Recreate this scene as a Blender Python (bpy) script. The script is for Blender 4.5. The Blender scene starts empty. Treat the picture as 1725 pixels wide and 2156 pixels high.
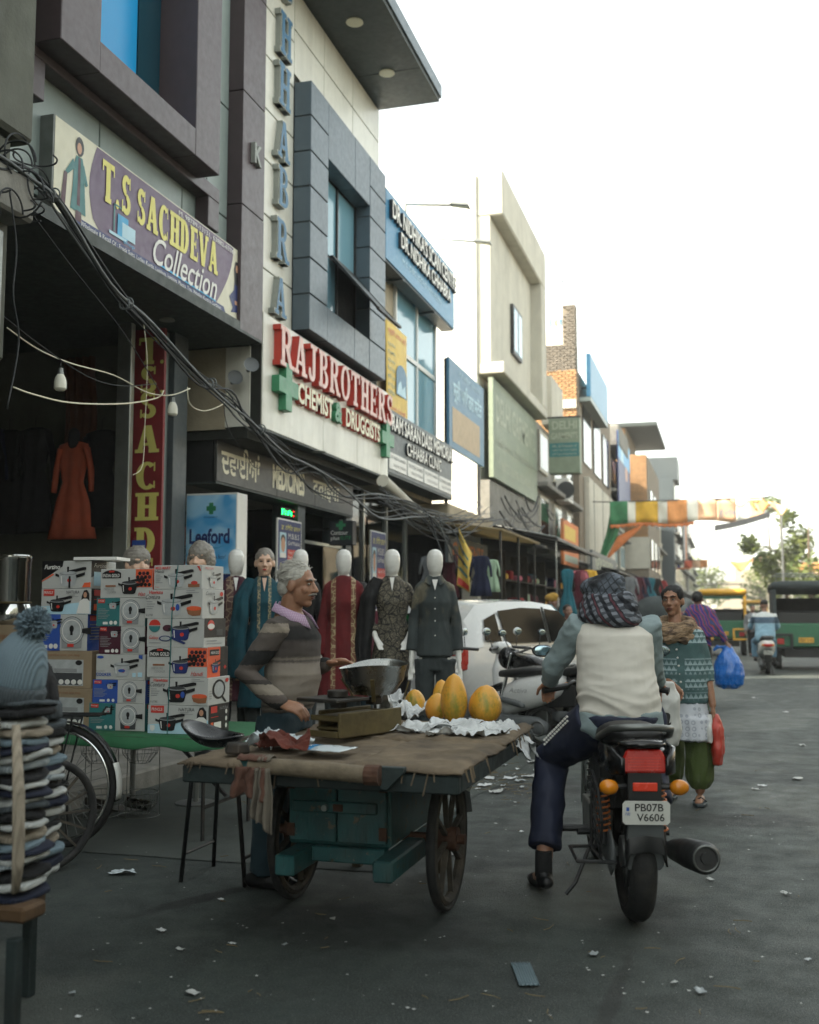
import bpy,bmesh,math,random
from mathutils import Vector,Matrix,noise
V=Vector
SC=bpy.context.scene
COL=SC.collection
R=math.radians
rnd=random.Random(7)
# camera, sky, sun, exposure
CAM_H,YAW,PIT,FPX,PW,PH=1.38,R(16.3),R(5.38),2250.,1725.,2156.
cam=bpy.data.cameras.new('camera');cam_o=bpy.data.objects.new('camera',cam);COL.objects.link(cam_o)
cam_o.location=(0,0,CAM_H);cam_o.rotation_euler=(math.pi/2+PIT,0,YAW)
cam.sensor_fit='HORIZONTAL';cam.sensor_width=24;cam.lens=24*FPX/PW
cam.clip_start=.05;cam.clip_end=3000
cam.dof.use_dof=True;cam.dof.focus_distance=6.2;cam.dof.aperture_fstop=1.8;cam.dof.aperture_blades=9
SC.camera=cam_o
SUN_EL,SUN_DIR=R(38),V((-1,-.5,0)).normalized()
w=bpy.data.worlds.new('World');SC.world=w;w.use_nodes=True
nt=w.node_tree;nt.nodes.clear()
sky=nt.nodes.new('ShaderNodeTexSky');sky.sky_type='NISHITA';sky.sun_disc=False
sky.sun_elevation=SUN_EL;sky.sun_rotation=math.atan2(SUN_DIR.x,SUN_DIR.y)
sky.air_density=1.0;sky.dust_density=2.0;sky.ozone_density=.6
hs=nt.nodes.new('ShaderNodeHueSaturation');hs.inputs['Saturation'].default_value=.3
tint=nt.nodes.new('ShaderNodeMix');tint.data_type='RGBA';tint.blend_type='MULTIPLY';tint.inputs[0].default_value=1
tint.inputs[7].default_value=(.985,1,.90,1)
bg=nt.nodes.new('ShaderNodeBackground');bg.inputs['Strength'].default_value=.12
out=nt.nodes.new('ShaderNodeOutputWorld')
nt.links.new(sky.outputs[0],hs.inputs['Color']);nt.links.new(hs.outputs[0],tint.inputs[6])
nt.links.new(tint.outputs[2],bg.inputs['Color']);nt.links.new(bg.outputs[0],out.inputs[0])
sl=bpy.data.lights.new('sun','SUN');sl.energy=3.2;sl.angle=R(.6);sl.color=(1,.90,.76)
so=bpy.data.objects.new('sun',sl);COL.objects.link(so)
_sd=V((SUN_DIR.x*math.cos(SUN_EL),SUN_DIR.y*math.cos(SUN_EL),math.sin(SUN_EL)))
so.rotation_euler=_sd.to_track_quat('Z','Y').to_euler();so.location=(-20,0,30)
SC.view_settings.view_transform='Standard';SC.view_settings.look='None'
SC.view_settings.exposure=2.5;SC.view_settings.gamma=1
SC.cycles.max_bounces=6;SC.cycles.diffuse_bounces=3;SC.cycles.glossy_bounces=3;SC.cycles.transmission_bounces=4
SC.cycles.transparent_max_bounces=6;SC.cycles.caustics_reflective=False;SC.cycles.caustics_refractive=False
SC.cycles.use_denoising=True;SC.cycles.sample_clamp_indirect=6
# photo pixel -> point (pixel frame 1725 x 2156)
_fw=V((-math.sin(YAW)*math.cos(PIT),math.cos(YAW)*math.cos(PIT),math.sin(PIT)))
_rt=V((math.cos(YAW),math.sin(YAW),0));_up=_rt.cross(_fw)
def ray(u,v):return _fw+_rt*((u-PW/2)/FPX)+_up*((PH/2-v)/FPX)
def onX(u,v,X):r=ray(u,v);t=X/r.x;return V((X,r.y*t,CAM_H+r.z*t))
def onY(u,v,Y):r=ray(u,v);t=Y/r.y;return V((r.x*t,Y,CAM_H+r.z*t))
def onZ(u,v,Z=0.):r=ray(u,v);t=(Z-CAM_H)/r.z;return V((r.x*t,r.y*t,Z))
def atd(u,v,d):r=ray(u,v);return V((0,0,CAM_H))+r*d
# materials
MATS={}
def lin(c):
 if isinstance(c,str):
  c=c.lstrip('#');c=[int(c[i:i+2],16)/255 for i in(0,2,4)]
  c=[x/12.92 if x<=.04045 else((x+.055)/1.055)**2.4 for x in c]
 return(c[0],c[1],c[2],1)
class NT:
 """small node-tree writer"""
 def __init__(s,name):
  m=bpy.data.materials.new(name);m.use_nodes=True;s.m=m;s.t=m.node_tree
  s.b=s.t.nodes['Principled BSDF'];s.o=s.t.nodes['Material Output'];MATS[name]=m
  s.tc=s.t.nodes.new('ShaderNodeTexCoord');s.co=s.tc.outputs['Object']
 def n(s,typ,**kw):
  x=s.t.nodes.new('ShaderNode'+typ)
  for k,v in kw.items():setattr(x,k,v)
  return x
 def l(s,a,b):s.t.links.new(a,b)
 def inp(s,sock,v):
  if hasattr(v,'is_output')or isinstance(v,bpy.types.NodeSocket):s.l(v,sock)
  else:sock.default_value=v
 def map(s,scale=(1,1,1),rot=(0,0,0),loc=(0,0,0),co=None):
  x=s.n('Mapping');s.l(co or s.co,x.inputs[0]);x.inputs['Scale'].default_value=scale
  x.inputs['Rotation'].default_value=rot;x.inputs['Location'].default_value=loc;return x.outputs[0]
 def noise(s,scale,detail=4,co=None,rough=.55,dist=0,col=False):
  x=s.n('TexNoise');s.l(co or s.co,x.inputs['Vector']);x.inputs['Scale'].default_value=scale
  x.inputs['Detail'].default_value=detail;x.inputs['Roughness'].default_value=rough;x.inputs['Distortion'].default_value=dist
  return x.outputs[1 if col else 0]
 def vor(s,scale,co=None,feat='F1',o='Distance',rand=1):
  x=s.n('TexVoronoi',feature=feat);s.l(co or s.co,x.inputs['Vector']);x.inputs['Scale'].default_value=scale
  x.inputs['Randomness'].default_value=rand;return x.outputs[o]
 def wave(s,scale,co=None,axis='X',dist=0,dscale=1,prof='SIN'):
  x=s.n('TexWave',bands_direction=axis,wave_profile=prof);s.l(co or s.co,x.inputs['Vector'])
  x.inputs['Scale'].default_value=scale;x.inputs['Distortion'].default_value=dist;x.inputs['Detail Scale'].default_value=dscale;return x.outputs[1]
 def xyz(s,co=None):
  x=s.n('SeparateXYZ');s.l(co or s.co,x.inputs[0]);return x.outputs
 def ma(s,op,a,b=0.,c=None):
  x=s.n('Math',operation=op);s.inp(x.inputs[0],a);s.inp(x.inputs[1],b)
  if c is not None:s.inp(x.inputs[2],c)
  return x.outputs[0]
 def ramp(s,f,stops,interp='LINEAR'):
  x=s.n('ValToRGB');s.l(f,x.inputs[0]);e=x.color_ramp;e.interpolation=interp
  while len(e.elements)<len(stops):e.elements.new(.5)
  for k,(p,c)in zip(e.elements,stops):k.position=p;k.color=lin(c)if not isinstance(c,float)else(c,c,c,1)
  return x.outputs[0]
 def mix(s,f,a,b,mode='MIX'):
  x=s.n('Mix',data_type='RGBA',blend_type=mode);s.inp(x.inputs[0],f)
  for i,q in((6,a),(7,b)):
   if isinstance(q,(str,tuple,list)):q=lin(q)
   s.inp(x.inputs[i],q)
  return x.outputs[2]
 def mr(s,f,a,b,c=0.,d=1.):
  x=s.n('MapRange');s.l(f,x.inputs[0]);x.inputs[1].default_value=a;x.inputs[2].default_value=b
  x.inputs[3].default_value=c;x.inputs[4].default_value=d;return x.outputs[0]
 def bump(s,h,st=.3,d=.01):
  x=s.n('Bump');s.l(h,x.inputs['Height']);x.inputs['Strength'].default_value=st;x.inputs['Distance'].default_value=d
  s.l(x.outputs[0],s.b.inputs['Normal']);return x
 def fin(s,col,rough=.7,metal=0.,**kw):
  s.inp(s.b.inputs['Base Color'],lin(col)if isinstance(col,(str,tuple,list))else col)
  s.inp(s.b.inputs['Roughness'],rough);s.b.inputs['Metallic'].default_value=metal
  for k,v in kw.items():s.inp(s.b.inputs[k],v)
  return s.m
def M(name,col,rough=.65,metal=0.,var=.14,vs=7,bump=0.,bs=50,dirt=0.,dcol='#3a352c',ds=2.2,streak=False,**kw):
 """plain procedural material: tone variation, optional grime, optional fine relief"""
 if name in MATS:return MATS[name]
 n=NT(name);c=lin(col)
 f=n.noise(vs,5)
 a=tuple(min(1,x*(1-var))for x in c[:3]);b=tuple(min(1,x*(1+var))for x in c[:3])
 o=n.mix(n.mr(f,.3,.7),a,b)
 if dirt:
  co=n.map((1,1,.18))if streak else None
  g=n.mr(n.noise(ds,7,co,.65),.48,.78,0,dirt)
  o=n.mix(g,o,dcol)
 rv=n.mr(n.noise(vs*2.3,3),.3,.7,max(0,rough-.08),min(1,rough+.08))
 if bump:n.bump(n.noise(bs,4),bump,.008)
 return n.fin(o,rv,metal,**kw)
 # mesh builder
class MB:
 def __init__(s,m=None):s.v=[];s.f=[];s.mi=[];s.ms=[];s.cur=m;s.T=None
 def mat(s,m):s.cur=m;return s
 def add(s,vs,fs,T=None):
  o=len(s.v)
  if T is not None:vs=[T@V(p)for p in vs]
  if s.T is not None:vs=[s.T@V(p)for p in vs]
  s.v+=[tuple(p)for p in vs]
  m=s.cur
  if m not in s.ms:s.ms.append(m)
  k=s.ms.index(m)
  for f in fs:s.f.append([i+o for i in f]);s.mi.append(k)
  return s
 def box(s,c,d,rot=None,T=None,taper=1.):
  x,y,z=d[0]/2,d[1]/2,d[2]/2;t=taper
  vs=[V(p)for p in((-x,-y,-z),(x,-y,-z),(x,y,-z),(-x,y,-z),(-x*t,-y*t,z),(x*t,-y*t,z),(x*t,y*t,z),(-x*t,y*t,z))]
  if rot is not None:
   q=rot if isinstance(rot,Matrix)else Matrix.Rotation(rot,3,'Z')
   vs=[q@p for p in vs]
  vs=[p+V(c)for p in vs]
  return s.add(vs,[(0,3,2,1),(4,5,6,7),(0,1,5,4),(1,2,6,5),(2,3,7,6),(3,0,4,7)],T)
 def bx(s,x0,x1,y0,y1,z0,z1):return s.box(((x0+x1)/2,(y0+y1)/2,(z0+z1)/2),(abs(x1-x0),abs(y1-y0),abs(z1-z0)))
 def beam(s,a,b,w,h,upv=(0,0,1)):
  a,b=V(a),V(b);d=b-a;z=d.normalized();u=V(upv)
  if abs(z.dot(u))>.98:u=V((1,0,0))
  x=u.cross(z).normalized();y=z.cross(x)
  q=Matrix((x,y,z)).transposed()
  return s.box((a+b)/2,(w,h,d.length),q)
 def tube(s,pts,r,n=8,cap=True,dome=False,closed=False,flat=1.,upv=None):
  pts=[V(p)for p in pts];k=len(pts)
  rs=list(r)if isinstance(r,(list,tuple))else[r]*k
  if dome and not closed:
   d0=(pts[0]-pts[1]).normalized();d1=(pts[-1]-pts[-2]).normalized()
   pts=[pts[0]+d0*rs[0]*.92,pts[0]+d0*rs[0]*.6]+pts+[pts[-1]+d1*rs[-1]*.6,pts[-1]+d1*rs[-1]*.92]
   rs=[rs[0]*.35,rs[0]*.78]+rs+[rs[-1]*.78,rs[-1]*.35];k=len(pts)
  vs=[];prev=None
  for i in range(k):
   a=pts[(i-1)%k]if closed or i>0 else pts[i];b=pts[(i+1)%k]if closed or i<k-1 else pts[i]
   t=(b-a);t=t.normalized()if t.length>1e-9 else V((0,0,1))
   if prev is None:
    u=V(upv)if upv is not None else(V((0,0,1))if abs(t.z)<.9 else V((1,0,0)))
    prev=(u-t*u.dot(t)).normalized()
   else:
    p=prev-t*prev.dot(t);prev=p.normalized()if p.length>1e-6 else prev
   w_=t.cross(prev)
   for j in range(n):
    an=2*math.pi*j/n
    vs.append(pts[i]+(prev*math.cos(an)*flat+w_*math.sin(an))*rs[i])
  fs=[]
  for i in range(k if closed else k-1):
   for j in range(n):
    a,b=i*n+j,i*n+(j+1)%n;c,d=((i+1)%k)*n+(j+1)%n,((i+1)%k)*n+j
    fs.append((a,b,c,d))
  if cap and not closed:fs+=[tuple(range(n-1,-1,-1)),tuple(range((k-1)*n,k*n))]
  return s.add(vs,fs)
 def cyl(s,a,b,r0,r1=None,n=12):return s.tube([a,b],[r0,r0 if r1 is None else r1],n)
 def ring(s,c,R_,r,axis='Y',n=32,k=8,a0=0,a1=2*math.pi,q=None,sq=1.):
  closed=abs(a1-a0-2*math.pi)<1e-6;pts=[]
  for i in range(n if closed else n+1):
   a=a0+(a1-a0)*i/n;x,y=R_*math.cos(a),R_*math.sin(a)
   p={'Y':V((x,0,y)),'X':V((0,x,y)),'Z':V((x,y,0))}[axis]
   if q is not None:p=q@p
   pts.append(V(c)+p)
  up={'Y':(0,1,0),'X':(1,0,0),'Z':(0,0,1)}[axis]
  if q is not None:up=q@V(up)
  return s.tube(pts,r,k,closed=closed,flat=sq,upv=up)
 def lathe(s,prof,n=20,c=(0,0,0),q=None,cap=True,sx=1,sy=1):
  vs=[];fs=[];k=len(prof)
  for r,z in prof:
   for j in range(n):
    a=2*math.pi*j/n;p=V((r*math.cos(a)*sx,r*math.sin(a)*sy,z))
    if q is not None:p=q@p
    vs.append(p+V(c))
  for i in range(k-1):
   for j in range(n):fs.append((i*n+j,i*n+(j+1)%n,(i+1)*n+(j+1)%n,(i+1)*n+j))
  if cap:fs+=[tuple(range(n-1,-1,-1)),tuple(range((k-1)*n,k*n))]
  return s.add(vs,fs)
 def ell(s,c,r,q=None,n=16,m=10):
  prof=[(math.sin(math.pi*i/m),-math.cos(math.pi*i/m))for i in range(m+1)]
  vs=[];fs=[]
  for i,(a,z)in enumerate(prof):
   for j in range(n if 0<i<m else 1):
    t=2*math.pi*j/n;p=V((a*math.cos(t)*r[0],a*math.sin(t)*r[1],z*r[2]))
    if q is not None:p=q@p
    vs.append(p+V(c))
  L=len(vs)-1
  for j in range(n):fs.append((0,1+(j+1)%n,1+j))
  for i in range(m-2):
   for j in range(n):fs.append((1+i*n+j,1+i*n+(j+1)%n,1+(i+1)*n+(j+1)%n,1+(i+1)*n+j))
  for j in range(n):fs.append((1+(m-2)*n+j,1+(m-2)*n+(j+1)%n,L))
  return s.add(vs,fs)
 def prism(s,poly,z0,z1,T=None):
  n=len(poly);vs=[(x,y,z0)for x,y in poly]+[(x,y,z1)for x,y in poly]
  return s.add(vs,[tuple(range(n-1,-1,-1)),tuple(range(n,2*n))]+[(i,(i+1)%n,n+(i+1)%n,n+i)for i in range(n)],T)
 def flat(s,poly,T,z=0.):return s.add([(x,y,z)for x,y in poly],[tuple(range(len(poly)))],T)
 def loft(s,rings,cap=True,closed=True):
  n=len(rings[0]);vs=[p for r in rings for p in r];fs=[]
  for i in range(len(rings)-1):
   for j in range(n if closed else n-1):fs.append((i*n+j,i*n+(j+1)%n,(i+1)*n+(j+1)%n,(i+1)*n+j))
  if cap and closed:fs+=[tuple(range(n-1,-1,-1)),tuple(range((len(rings)-1)*n,len(rings)*n))]
  return s.add(vs,fs)
 def grid(s,fn,nu,nv,T=None):
  vs=[fn(i/nu,j/nv)for j in range(nv+1)for i in range(nu+1)]
  return s.add(vs,[(j*(nu+1)+i,j*(nu+1)+i+1,(j+1)*(nu+1)+i+1,(j+1)*(nu+1)+i)for j in range(nv)for i in range(nu)],T)
 def text(s,t,T,box=None,ext=0.,bold=0.,shear=0.,spacing=1.,align='C',res=3):
  vs,fs=glyphs(t,ext,bold,shear,spacing,res)
  if not vs:return s
  x0=min(p[0]for p in vs);x1=max(p[0]for p in vs);y0=min(p[1]for p in vs);y1=max(p[1]for p in vs)
  bx0,by0,bx1,by1=box
  sx=(bx1-bx0)/max(x1-x0,1e-6);sy=(by1-by0)/max(y1-y0,1e-6)
  return s.add([(bx0+(p[0]-x0)*sx,by0+(p[1]-y0)*sy,p[2])for p in vs],fs,T)
 def build(s,name,parent=None,smooth=False,bevel=0.,loc=None,rot=None,solid=0.,auto=None):
  me=bpy.data.meshes.new(name);me.from_pydata(s.v,[],s.f)
  for m in s.ms:me.materials.append(MATS[m]if isinstance(m,str)else m)
  if len(s.ms)>1:me.polygons.foreach_set('material_index',s.mi)
  if bevel:
   bm=bmesh.new();bm.from_mesh(me)
   ed=[e for e in bm.edges if len(e.link_faces)==2 and e.calc_face_angle(0)>.6]
   try:bmesh.ops.bevel(bm,geom=ed,offset=bevel,segments=1,affect='EDGES',clamp_overlap=True)
   except Exception:pass
   bm.to_mesh(me);bm.free()
  if smooth:
   me.polygons.foreach_set('use_smooth',[True]*len(me.polygons))
   if smooth!='all':me.set_sharp_from_angle(angle=R(38))
  me.update()
  o=bpy.data.objects.new(name,me);COL.objects.link(o)
  if parent is not None:o.parent=parent
  if loc is not None:o.location=loc
  if rot is not None:o.rotation_euler=rot if not isinstance(rot,(int,float))else(0,0,rot)
  if solid:
   md=o.modifiers.new('thickness','SOLIDIFY');md.thickness=solid;md.offset=0
  return o
_gl={}
def glyphs(t,ext,bold,shear,spacing,res=3):
 k=(t,ext,bold,shear,spacing,res)
 if k in _gl:return _gl[k]
 c=bpy.data.curves.new('t','FONT');c.body=t;c.size=1;c.extrude=ext;c.offset=bold;c.shear=shear
 c.space_character=spacing;c.resolution_u=res;c.fill_mode='BOTH' if ext else 'FRONT'
 o=bpy.data.objects.new('t',c);me=bpy.data.meshes.new_from_object(o)
 vs=[(p.co.x,p.co.y,p.co.z+ext)for p in me.vertices];fs=[tuple(p.vertices)for p in me.polygons]
 bpy.data.meshes.remove(me);bpy.data.objects.remove(o);bpy.data.curves.remove(c)
 _gl[k]=(vs,fs);return _gl[k]
def fx(X,y0=0.,z0=0.):return Matrix(((0,0,1,X),(1,0,0,y0),(0,1,0,z0),(0,0,0,1)))
def fy(Y,x0=0.,z0=0.):return Matrix(((1,0,0,x0),(0,0,-1,Y),(0,1,0,z0),(0,0,0,1)))
def fpx(x,y0,z0):return fx(x,y0,z0)
def rect(x0,y0,x1,y1):return[(x0,y0),(x1,y0),(x1,y1),(x0,y1)]
def disc(cx,cy,rx,ry=None,n=24,a0=0,a1=2*math.pi):
 ry=rx if ry is None else ry
 return[(cx+rx*math.cos(a0+(a1-a0)*i/n),cy+ry*math.sin(a0+(a1-a0)*i/n))for i in range(n if a1-a0>6.28 else n+1)]
def empty(name,loc=(0,0,0),rz=0.):
 o=bpy.data.objects.new(name,None);COL.objects.link(o);o.location=loc;o.rotation_euler=(0,0,rz);o.empty_display_size=.1;return o
def tag(o,label,cat,group=None):
 o['label']=label;o['category']=cat
 if group:o['group']=group
 return o
def thing(name,label,cat,loc=(0,0,0),rz=0.,group=None):return tag(empty(name,loc,rz),label,cat,group)
def struct(o):o['kind']='structure';return o
def copy_tree(o,parent=None):
 c=o.copy();COL.objects.link(c);c.parent=parent
 for ch in list(o.children):copy_tree(ch,c)
 return c
 # organic surfaces: closed shapes fused into one skin
def fuse(name,mb,mat,parent=None,voxel=.01,sm=4,disp=None,loc=None):
 me=bpy.data.meshes.new('tmp');me.from_pydata(mb.v,[],mb.f)
 bm=bmesh.new();bm.from_mesh(me);bmesh.ops.recalc_face_normals(bm,faces=bm.faces);bm.to_mesh(me);bm.free()
 o=bpy.data.objects.new('tmp',me);_ts.collection.objects.link(o)
 r=o.modifiers.new('r','REMESH');r.mode='VOXEL';r.voxel_size=voxel;r.use_smooth_shade=True
 if sm:s_=o.modifiers.new('s','SMOOTH');s_.iterations=sm;s_.factor=.5
 with bpy.context.temp_override(scene=_ts,view_layer=_ts.view_layers[0]):dg=bpy.context.evaluated_depsgraph_get()
 m2=bpy.data.meshes.new_from_object(o.evaluated_get(dg))
 bpy.data.objects.remove(o);bpy.data.meshes.remove(me)
 m2.name=name
 if disp:
  m2.update();nn=[v.normal.copy()for v in m2.vertices]
  for v,n_ in zip(m2.vertices,nn):v.co+=n_*disp(v.co,n_)
 m2.materials.clear();m2.materials.append(MATS[mat])
 m2.polygons.foreach_set('use_smooth',[True]*len(m2.polygons));m2.update()
 q=bpy.data.objects.new(name,m2);COL.objects.link(q)
 if parent is not None:q.parent=parent
 if loc is not None:q.location=loc
 return q
_ts=bpy.data.scenes.new('workshop')
def folds(amp,sc=(9,9,9),seed=0.,amp2=0.):
 def f(co,n_):
  p=V((co.x*sc[0]+seed,co.y*sc[1],co.z*sc[2]))
  a=noise.noise(p);r=(1-abs(a)*2.2)
  return amp*r*.7+amp*.6*noise.noise(p*2.3)+(amp2*noise.noise(p*.45)if amp2 else 0)
 return f
def ering(c,rx,ry,n=20,q=None,p=2.,ph=0):
 out=[]
 for i in range(n):
  a=2*math.pi*i/n+ph;ca,sa=math.cos(a),math.sin(a)
  v=V((rx*math.copysign(abs(ca)**(2/p),ca),ry*math.copysign(abs(sa)**(2/p),sa),0))
  if q is not None:v=q@v
  out.append(V(c)+v)
 return out
 # shared materials
M('plaster_grey','#5d5f56',.9,var=.16,vs=3,bump=.5,bs=30,dirt=.75,dcol='#3b3a34',ds=1.3,streak=True)
M('plaster_white','#bfbbad',.85,var=.08,vs=3,bump=.3,bs=25,dirt=.45,dcol='#77746a',ds=1.1,streak=True)
M('plaster_bright','#e6e3d8',.85,var=.05,vs=2,bump=.2,bs=25,dirt=.12,dcol='#a09c90',streak=True)
M('plaster_beige','#a0957f',.88,var=.12,vs=4,bump=.5,bs=45,dirt=.5,dcol='#6d665a',streak=True)
M('concrete','#83817a',.92,var=.2,vs=5,bump=.5,bs=35,dirt=.7,dcol='#3a3934')
M('acp_grey','#87938f',.42,var=.05,dirt=.25,dcol='#6b7171',streak=True)
M('acp_white','#d6d4c8',.4,var=.05,dirt=.6,dcol='#8f8a7b',ds=1.6,streak=True)
M('acp_slate','#4c5a63',.42,var=.07,dirt=.25,dcol='#39444a',streak=True)
M('acp_dark','#3b4447',.5,var=.1,dirt=.3,dcol='#22282a')
M('acp_brown','#463a3d',.45,var=.08,dirt=.4,dcol='#332a2a',ds=3,streak=True)
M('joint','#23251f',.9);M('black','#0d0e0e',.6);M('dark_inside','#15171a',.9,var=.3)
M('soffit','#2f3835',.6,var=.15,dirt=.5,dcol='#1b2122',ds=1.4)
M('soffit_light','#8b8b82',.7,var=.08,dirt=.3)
M('board_dark','#3a3a37',.5,var=.08,dirt=.3,dcol='#2c2b28',streak=True)
M('board_slate','#4d5558',.5,var=.08,dirt=.35,dcol='#767b78',ds=1.5,streak=True)
M('cream','#e8e2c8',.6,var=.05);M('white','#e6e4dc',.55,var=.04);M('print_white','#d9d8d2',.5,var=.05)
M('yellow_print','#d8cf72',.55,var=.07);M('purple_print','#5d4a63',.5,var=.1,dirt=.35,dcol='#7a6a72',streak=True)
M('navy_print','#1d2c63',.5,var=.08);M('blue_print','#2b4f9e',.5,var=.08);M('skyblue_print','#4f9fcf',.5,var=.1)
M('paleblue_print','#a9cbd8',.5,var=.08);M('cyan_print','#2f9bc9',.5);M('green_print','#2c8552',.5,var=.1)
M('teal_print','#2f6f70',.5,var=.1);M('red_print','#c0362c',.5,var=.08);M('orange_print','#d55a34',.5,var=.08)
M('grey_print','#8b8d8d',.5,var=.06);M('darkgrey_print','#3c3e40',.5,var=.06);M('black_print','#141416',.45,var=.1)
M('steel_print','#a7abab',.4,var=.15,vs=20);M('maroon_print','#471d2c',.5);M('brown_print','#8a5a3c',.5);M('skin_print','#b98a6e',.5)
M('metal_grey','#7d807d',.45,.7,var=.15,dirt=.4);M('metal_dark','#2b2d2e',.5,.5,var=.2,dirt=.4,dcol='#4b3a2b')
M('chrome','#c9cccb',.16,1.,var=.06);M('aluminium','#a6aaa6',.38,.9,var=.1,dirt=.3)
M('rubber','#1d1e1e',.8,var=.2,bump=.4,bs=90,dirt=.5,dcol='#4a443a',ds=6)
M('cable','#1f2224',.65,var=.3);M('cable_grey','#585c5c',.6,var=.2)
M('letter_blue','#2f6688',.42,var=.06,dirt=.3,dcol='#64818c',ds=4);M('letter_side','#8f938c',.5,var=.1,dirt=.5)
M('letter_rim','#d8d6c8',.45);M('letter_red','#b23527',.45,var=.1,dirt=.3,dcol='#6d1d18',ds=6);M('letter_face','#d9b3a8',.45,var=.1,dirt=.4,dcol='#b4796d',ds=5)
M('letter_green','#2f7d55',.45,var=.12,dirt=.3,dcol='#5d9a7a');M('letter_black','#20242a',.5)
M('sign_blue','#2a769c',.42,var=.06,dirt=.3,dcol='#45899f',ds=.8);M('sign_blue_dark','#3f6f8c',.5,var=.08,dirt=.3,dcol='#6b8b9a')
M('sign_tan','#b29c7c',.6,var=.12);M('sign_yellow','#d9b958',.6,var=.1,dirt=.3,dcol='#c49c4e');M('sign_orange','#cf7a44',.6,var=.15)
M('sign_green_faded','#7f8a76',.6,var=.1,dirt=.4,dcol='#a8ab97',ds=1);M('sign_pale','#a6ac98',.6,var=.08);M('sign_red','#7d2226',.55,var=.12,dirt=.3,dcol='#4b1418',streak=True)
M('wood_dark','#3a342c',.85,var=.3,vs=12,bump=.5,dirt=.5);M('fabric_dark','#17181c',.95,var=.3,bump=.3,bs=120)
M('bulb','#d8d6c6',.35,var=.03)
def glassmat(name,col,rough=.06,spec=.5):
 n=NT(name);n.bump(n.noise(1.3,2),.04,.05)
 return n.fin(col,rough,0.,**{'Specular IOR Level':spec,'Coat Weight':.0})
glassmat('glass_blue','#0a8cc6',.2,.25);glassmat('glass_reflect_dark','#0a3a48',.1,.3);glassmat('glass_pale','#6f98a6',.12,.5);glassmat('car_glass','#06090a',.08,.1);glassmat('glass_dark','#0b1012',.06,.22)
n=NT('tin_sheet');n.fin(n.mix(n.mr(n.noise(2.5,6),.35,.7),'#b7a98c','#7f7466'),.45,.0,**{'Transmission Weight':0.})
tr=n.n('BsdfTranslucent');tr.inputs[0].default_value=lin('#d8c9a4');ms=n.n('MixShader');ms.inputs[0].default_value=.45
n.l(n.b.outputs[0],ms.inputs[1]);n.l(tr.outputs[0],ms.inputs[2]);n.l(ms.outputs[0],n.o.inputs[0])
n=NT('asphalt')
big=n.noise(.55,6,None,.6);mid=n.noise(5,6);fine=n.vor(170)
c=n.mix(n.mr(big,.35,.68),'#1f2725','#37413d');c=n.mix(n.mr(mid,.45,.75,0,.55),c,'#212423')
c=n.mix(n.mr(n.noise(1.7,8,n.map((1,.22,1)),.7),.56,.72,0,.6),c,'#424a45')
c=n.mix(n.mr(n.noise(.9,8,n.map((1.2,.5,1),loc=(4,2,0)),.7),.60,.70,0,.75),c,'#1d1f1e')
c=n.mix(n.mr(n.noise(130,2),.56,.68,0,.5),c,'#747871');c=n.mix(n.mr(n.noise(95,2,n.map(loc=(3,3,0))),.58,.7,0,.6),c,'#171a19');c=n.mix(n.mr(n.noise(17,5,None,.7),.58,.7,0,.4),c,'#2a2d2b');c=n.mix(n.mr(n.noise(.35,3,n.map(loc=(1,8,0))),.52,.56,0,.3),c,'#6b6e67')
n.bump(n.ma('ADD',n.mr(fine,0,.6),n.ma('MULTIPLY',mid,.9)),.7,.008)
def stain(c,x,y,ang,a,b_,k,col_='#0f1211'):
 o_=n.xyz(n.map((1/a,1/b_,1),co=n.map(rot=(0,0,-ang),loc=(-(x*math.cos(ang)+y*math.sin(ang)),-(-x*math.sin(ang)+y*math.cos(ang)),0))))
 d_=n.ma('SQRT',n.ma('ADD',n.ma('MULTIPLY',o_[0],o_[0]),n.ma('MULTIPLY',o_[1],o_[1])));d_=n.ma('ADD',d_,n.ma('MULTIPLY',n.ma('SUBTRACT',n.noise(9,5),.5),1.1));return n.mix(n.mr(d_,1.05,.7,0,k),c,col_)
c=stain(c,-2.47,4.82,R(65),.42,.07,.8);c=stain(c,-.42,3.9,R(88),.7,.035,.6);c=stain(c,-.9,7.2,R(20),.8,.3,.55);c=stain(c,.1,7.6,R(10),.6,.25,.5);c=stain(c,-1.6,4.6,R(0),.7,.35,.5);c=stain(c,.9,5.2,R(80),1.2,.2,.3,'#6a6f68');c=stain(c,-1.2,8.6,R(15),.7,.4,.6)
n.fin(c,n.mr(mid,.3,.7,.58,.85))
n=NT('apron_concrete')
c=n.mix(n.mr(n.noise(.8,7,None,.62),.35,.68),'#2f3532','#4a504b');c=n.mix(n.mr(n.noise(6,7),.5,.75,0,.5),c,'#33352f')
c=n.mix(n.mr(n.noise(1.3,8,n.map(loc=(7,3,0)),.7),.60,.72,0,.7),c,'#2c2d2a')
n.bump(n.ma('ADD',n.noise(90,3),n.noise(9,4)),.4,.006);n.fin(c,.9)
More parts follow.
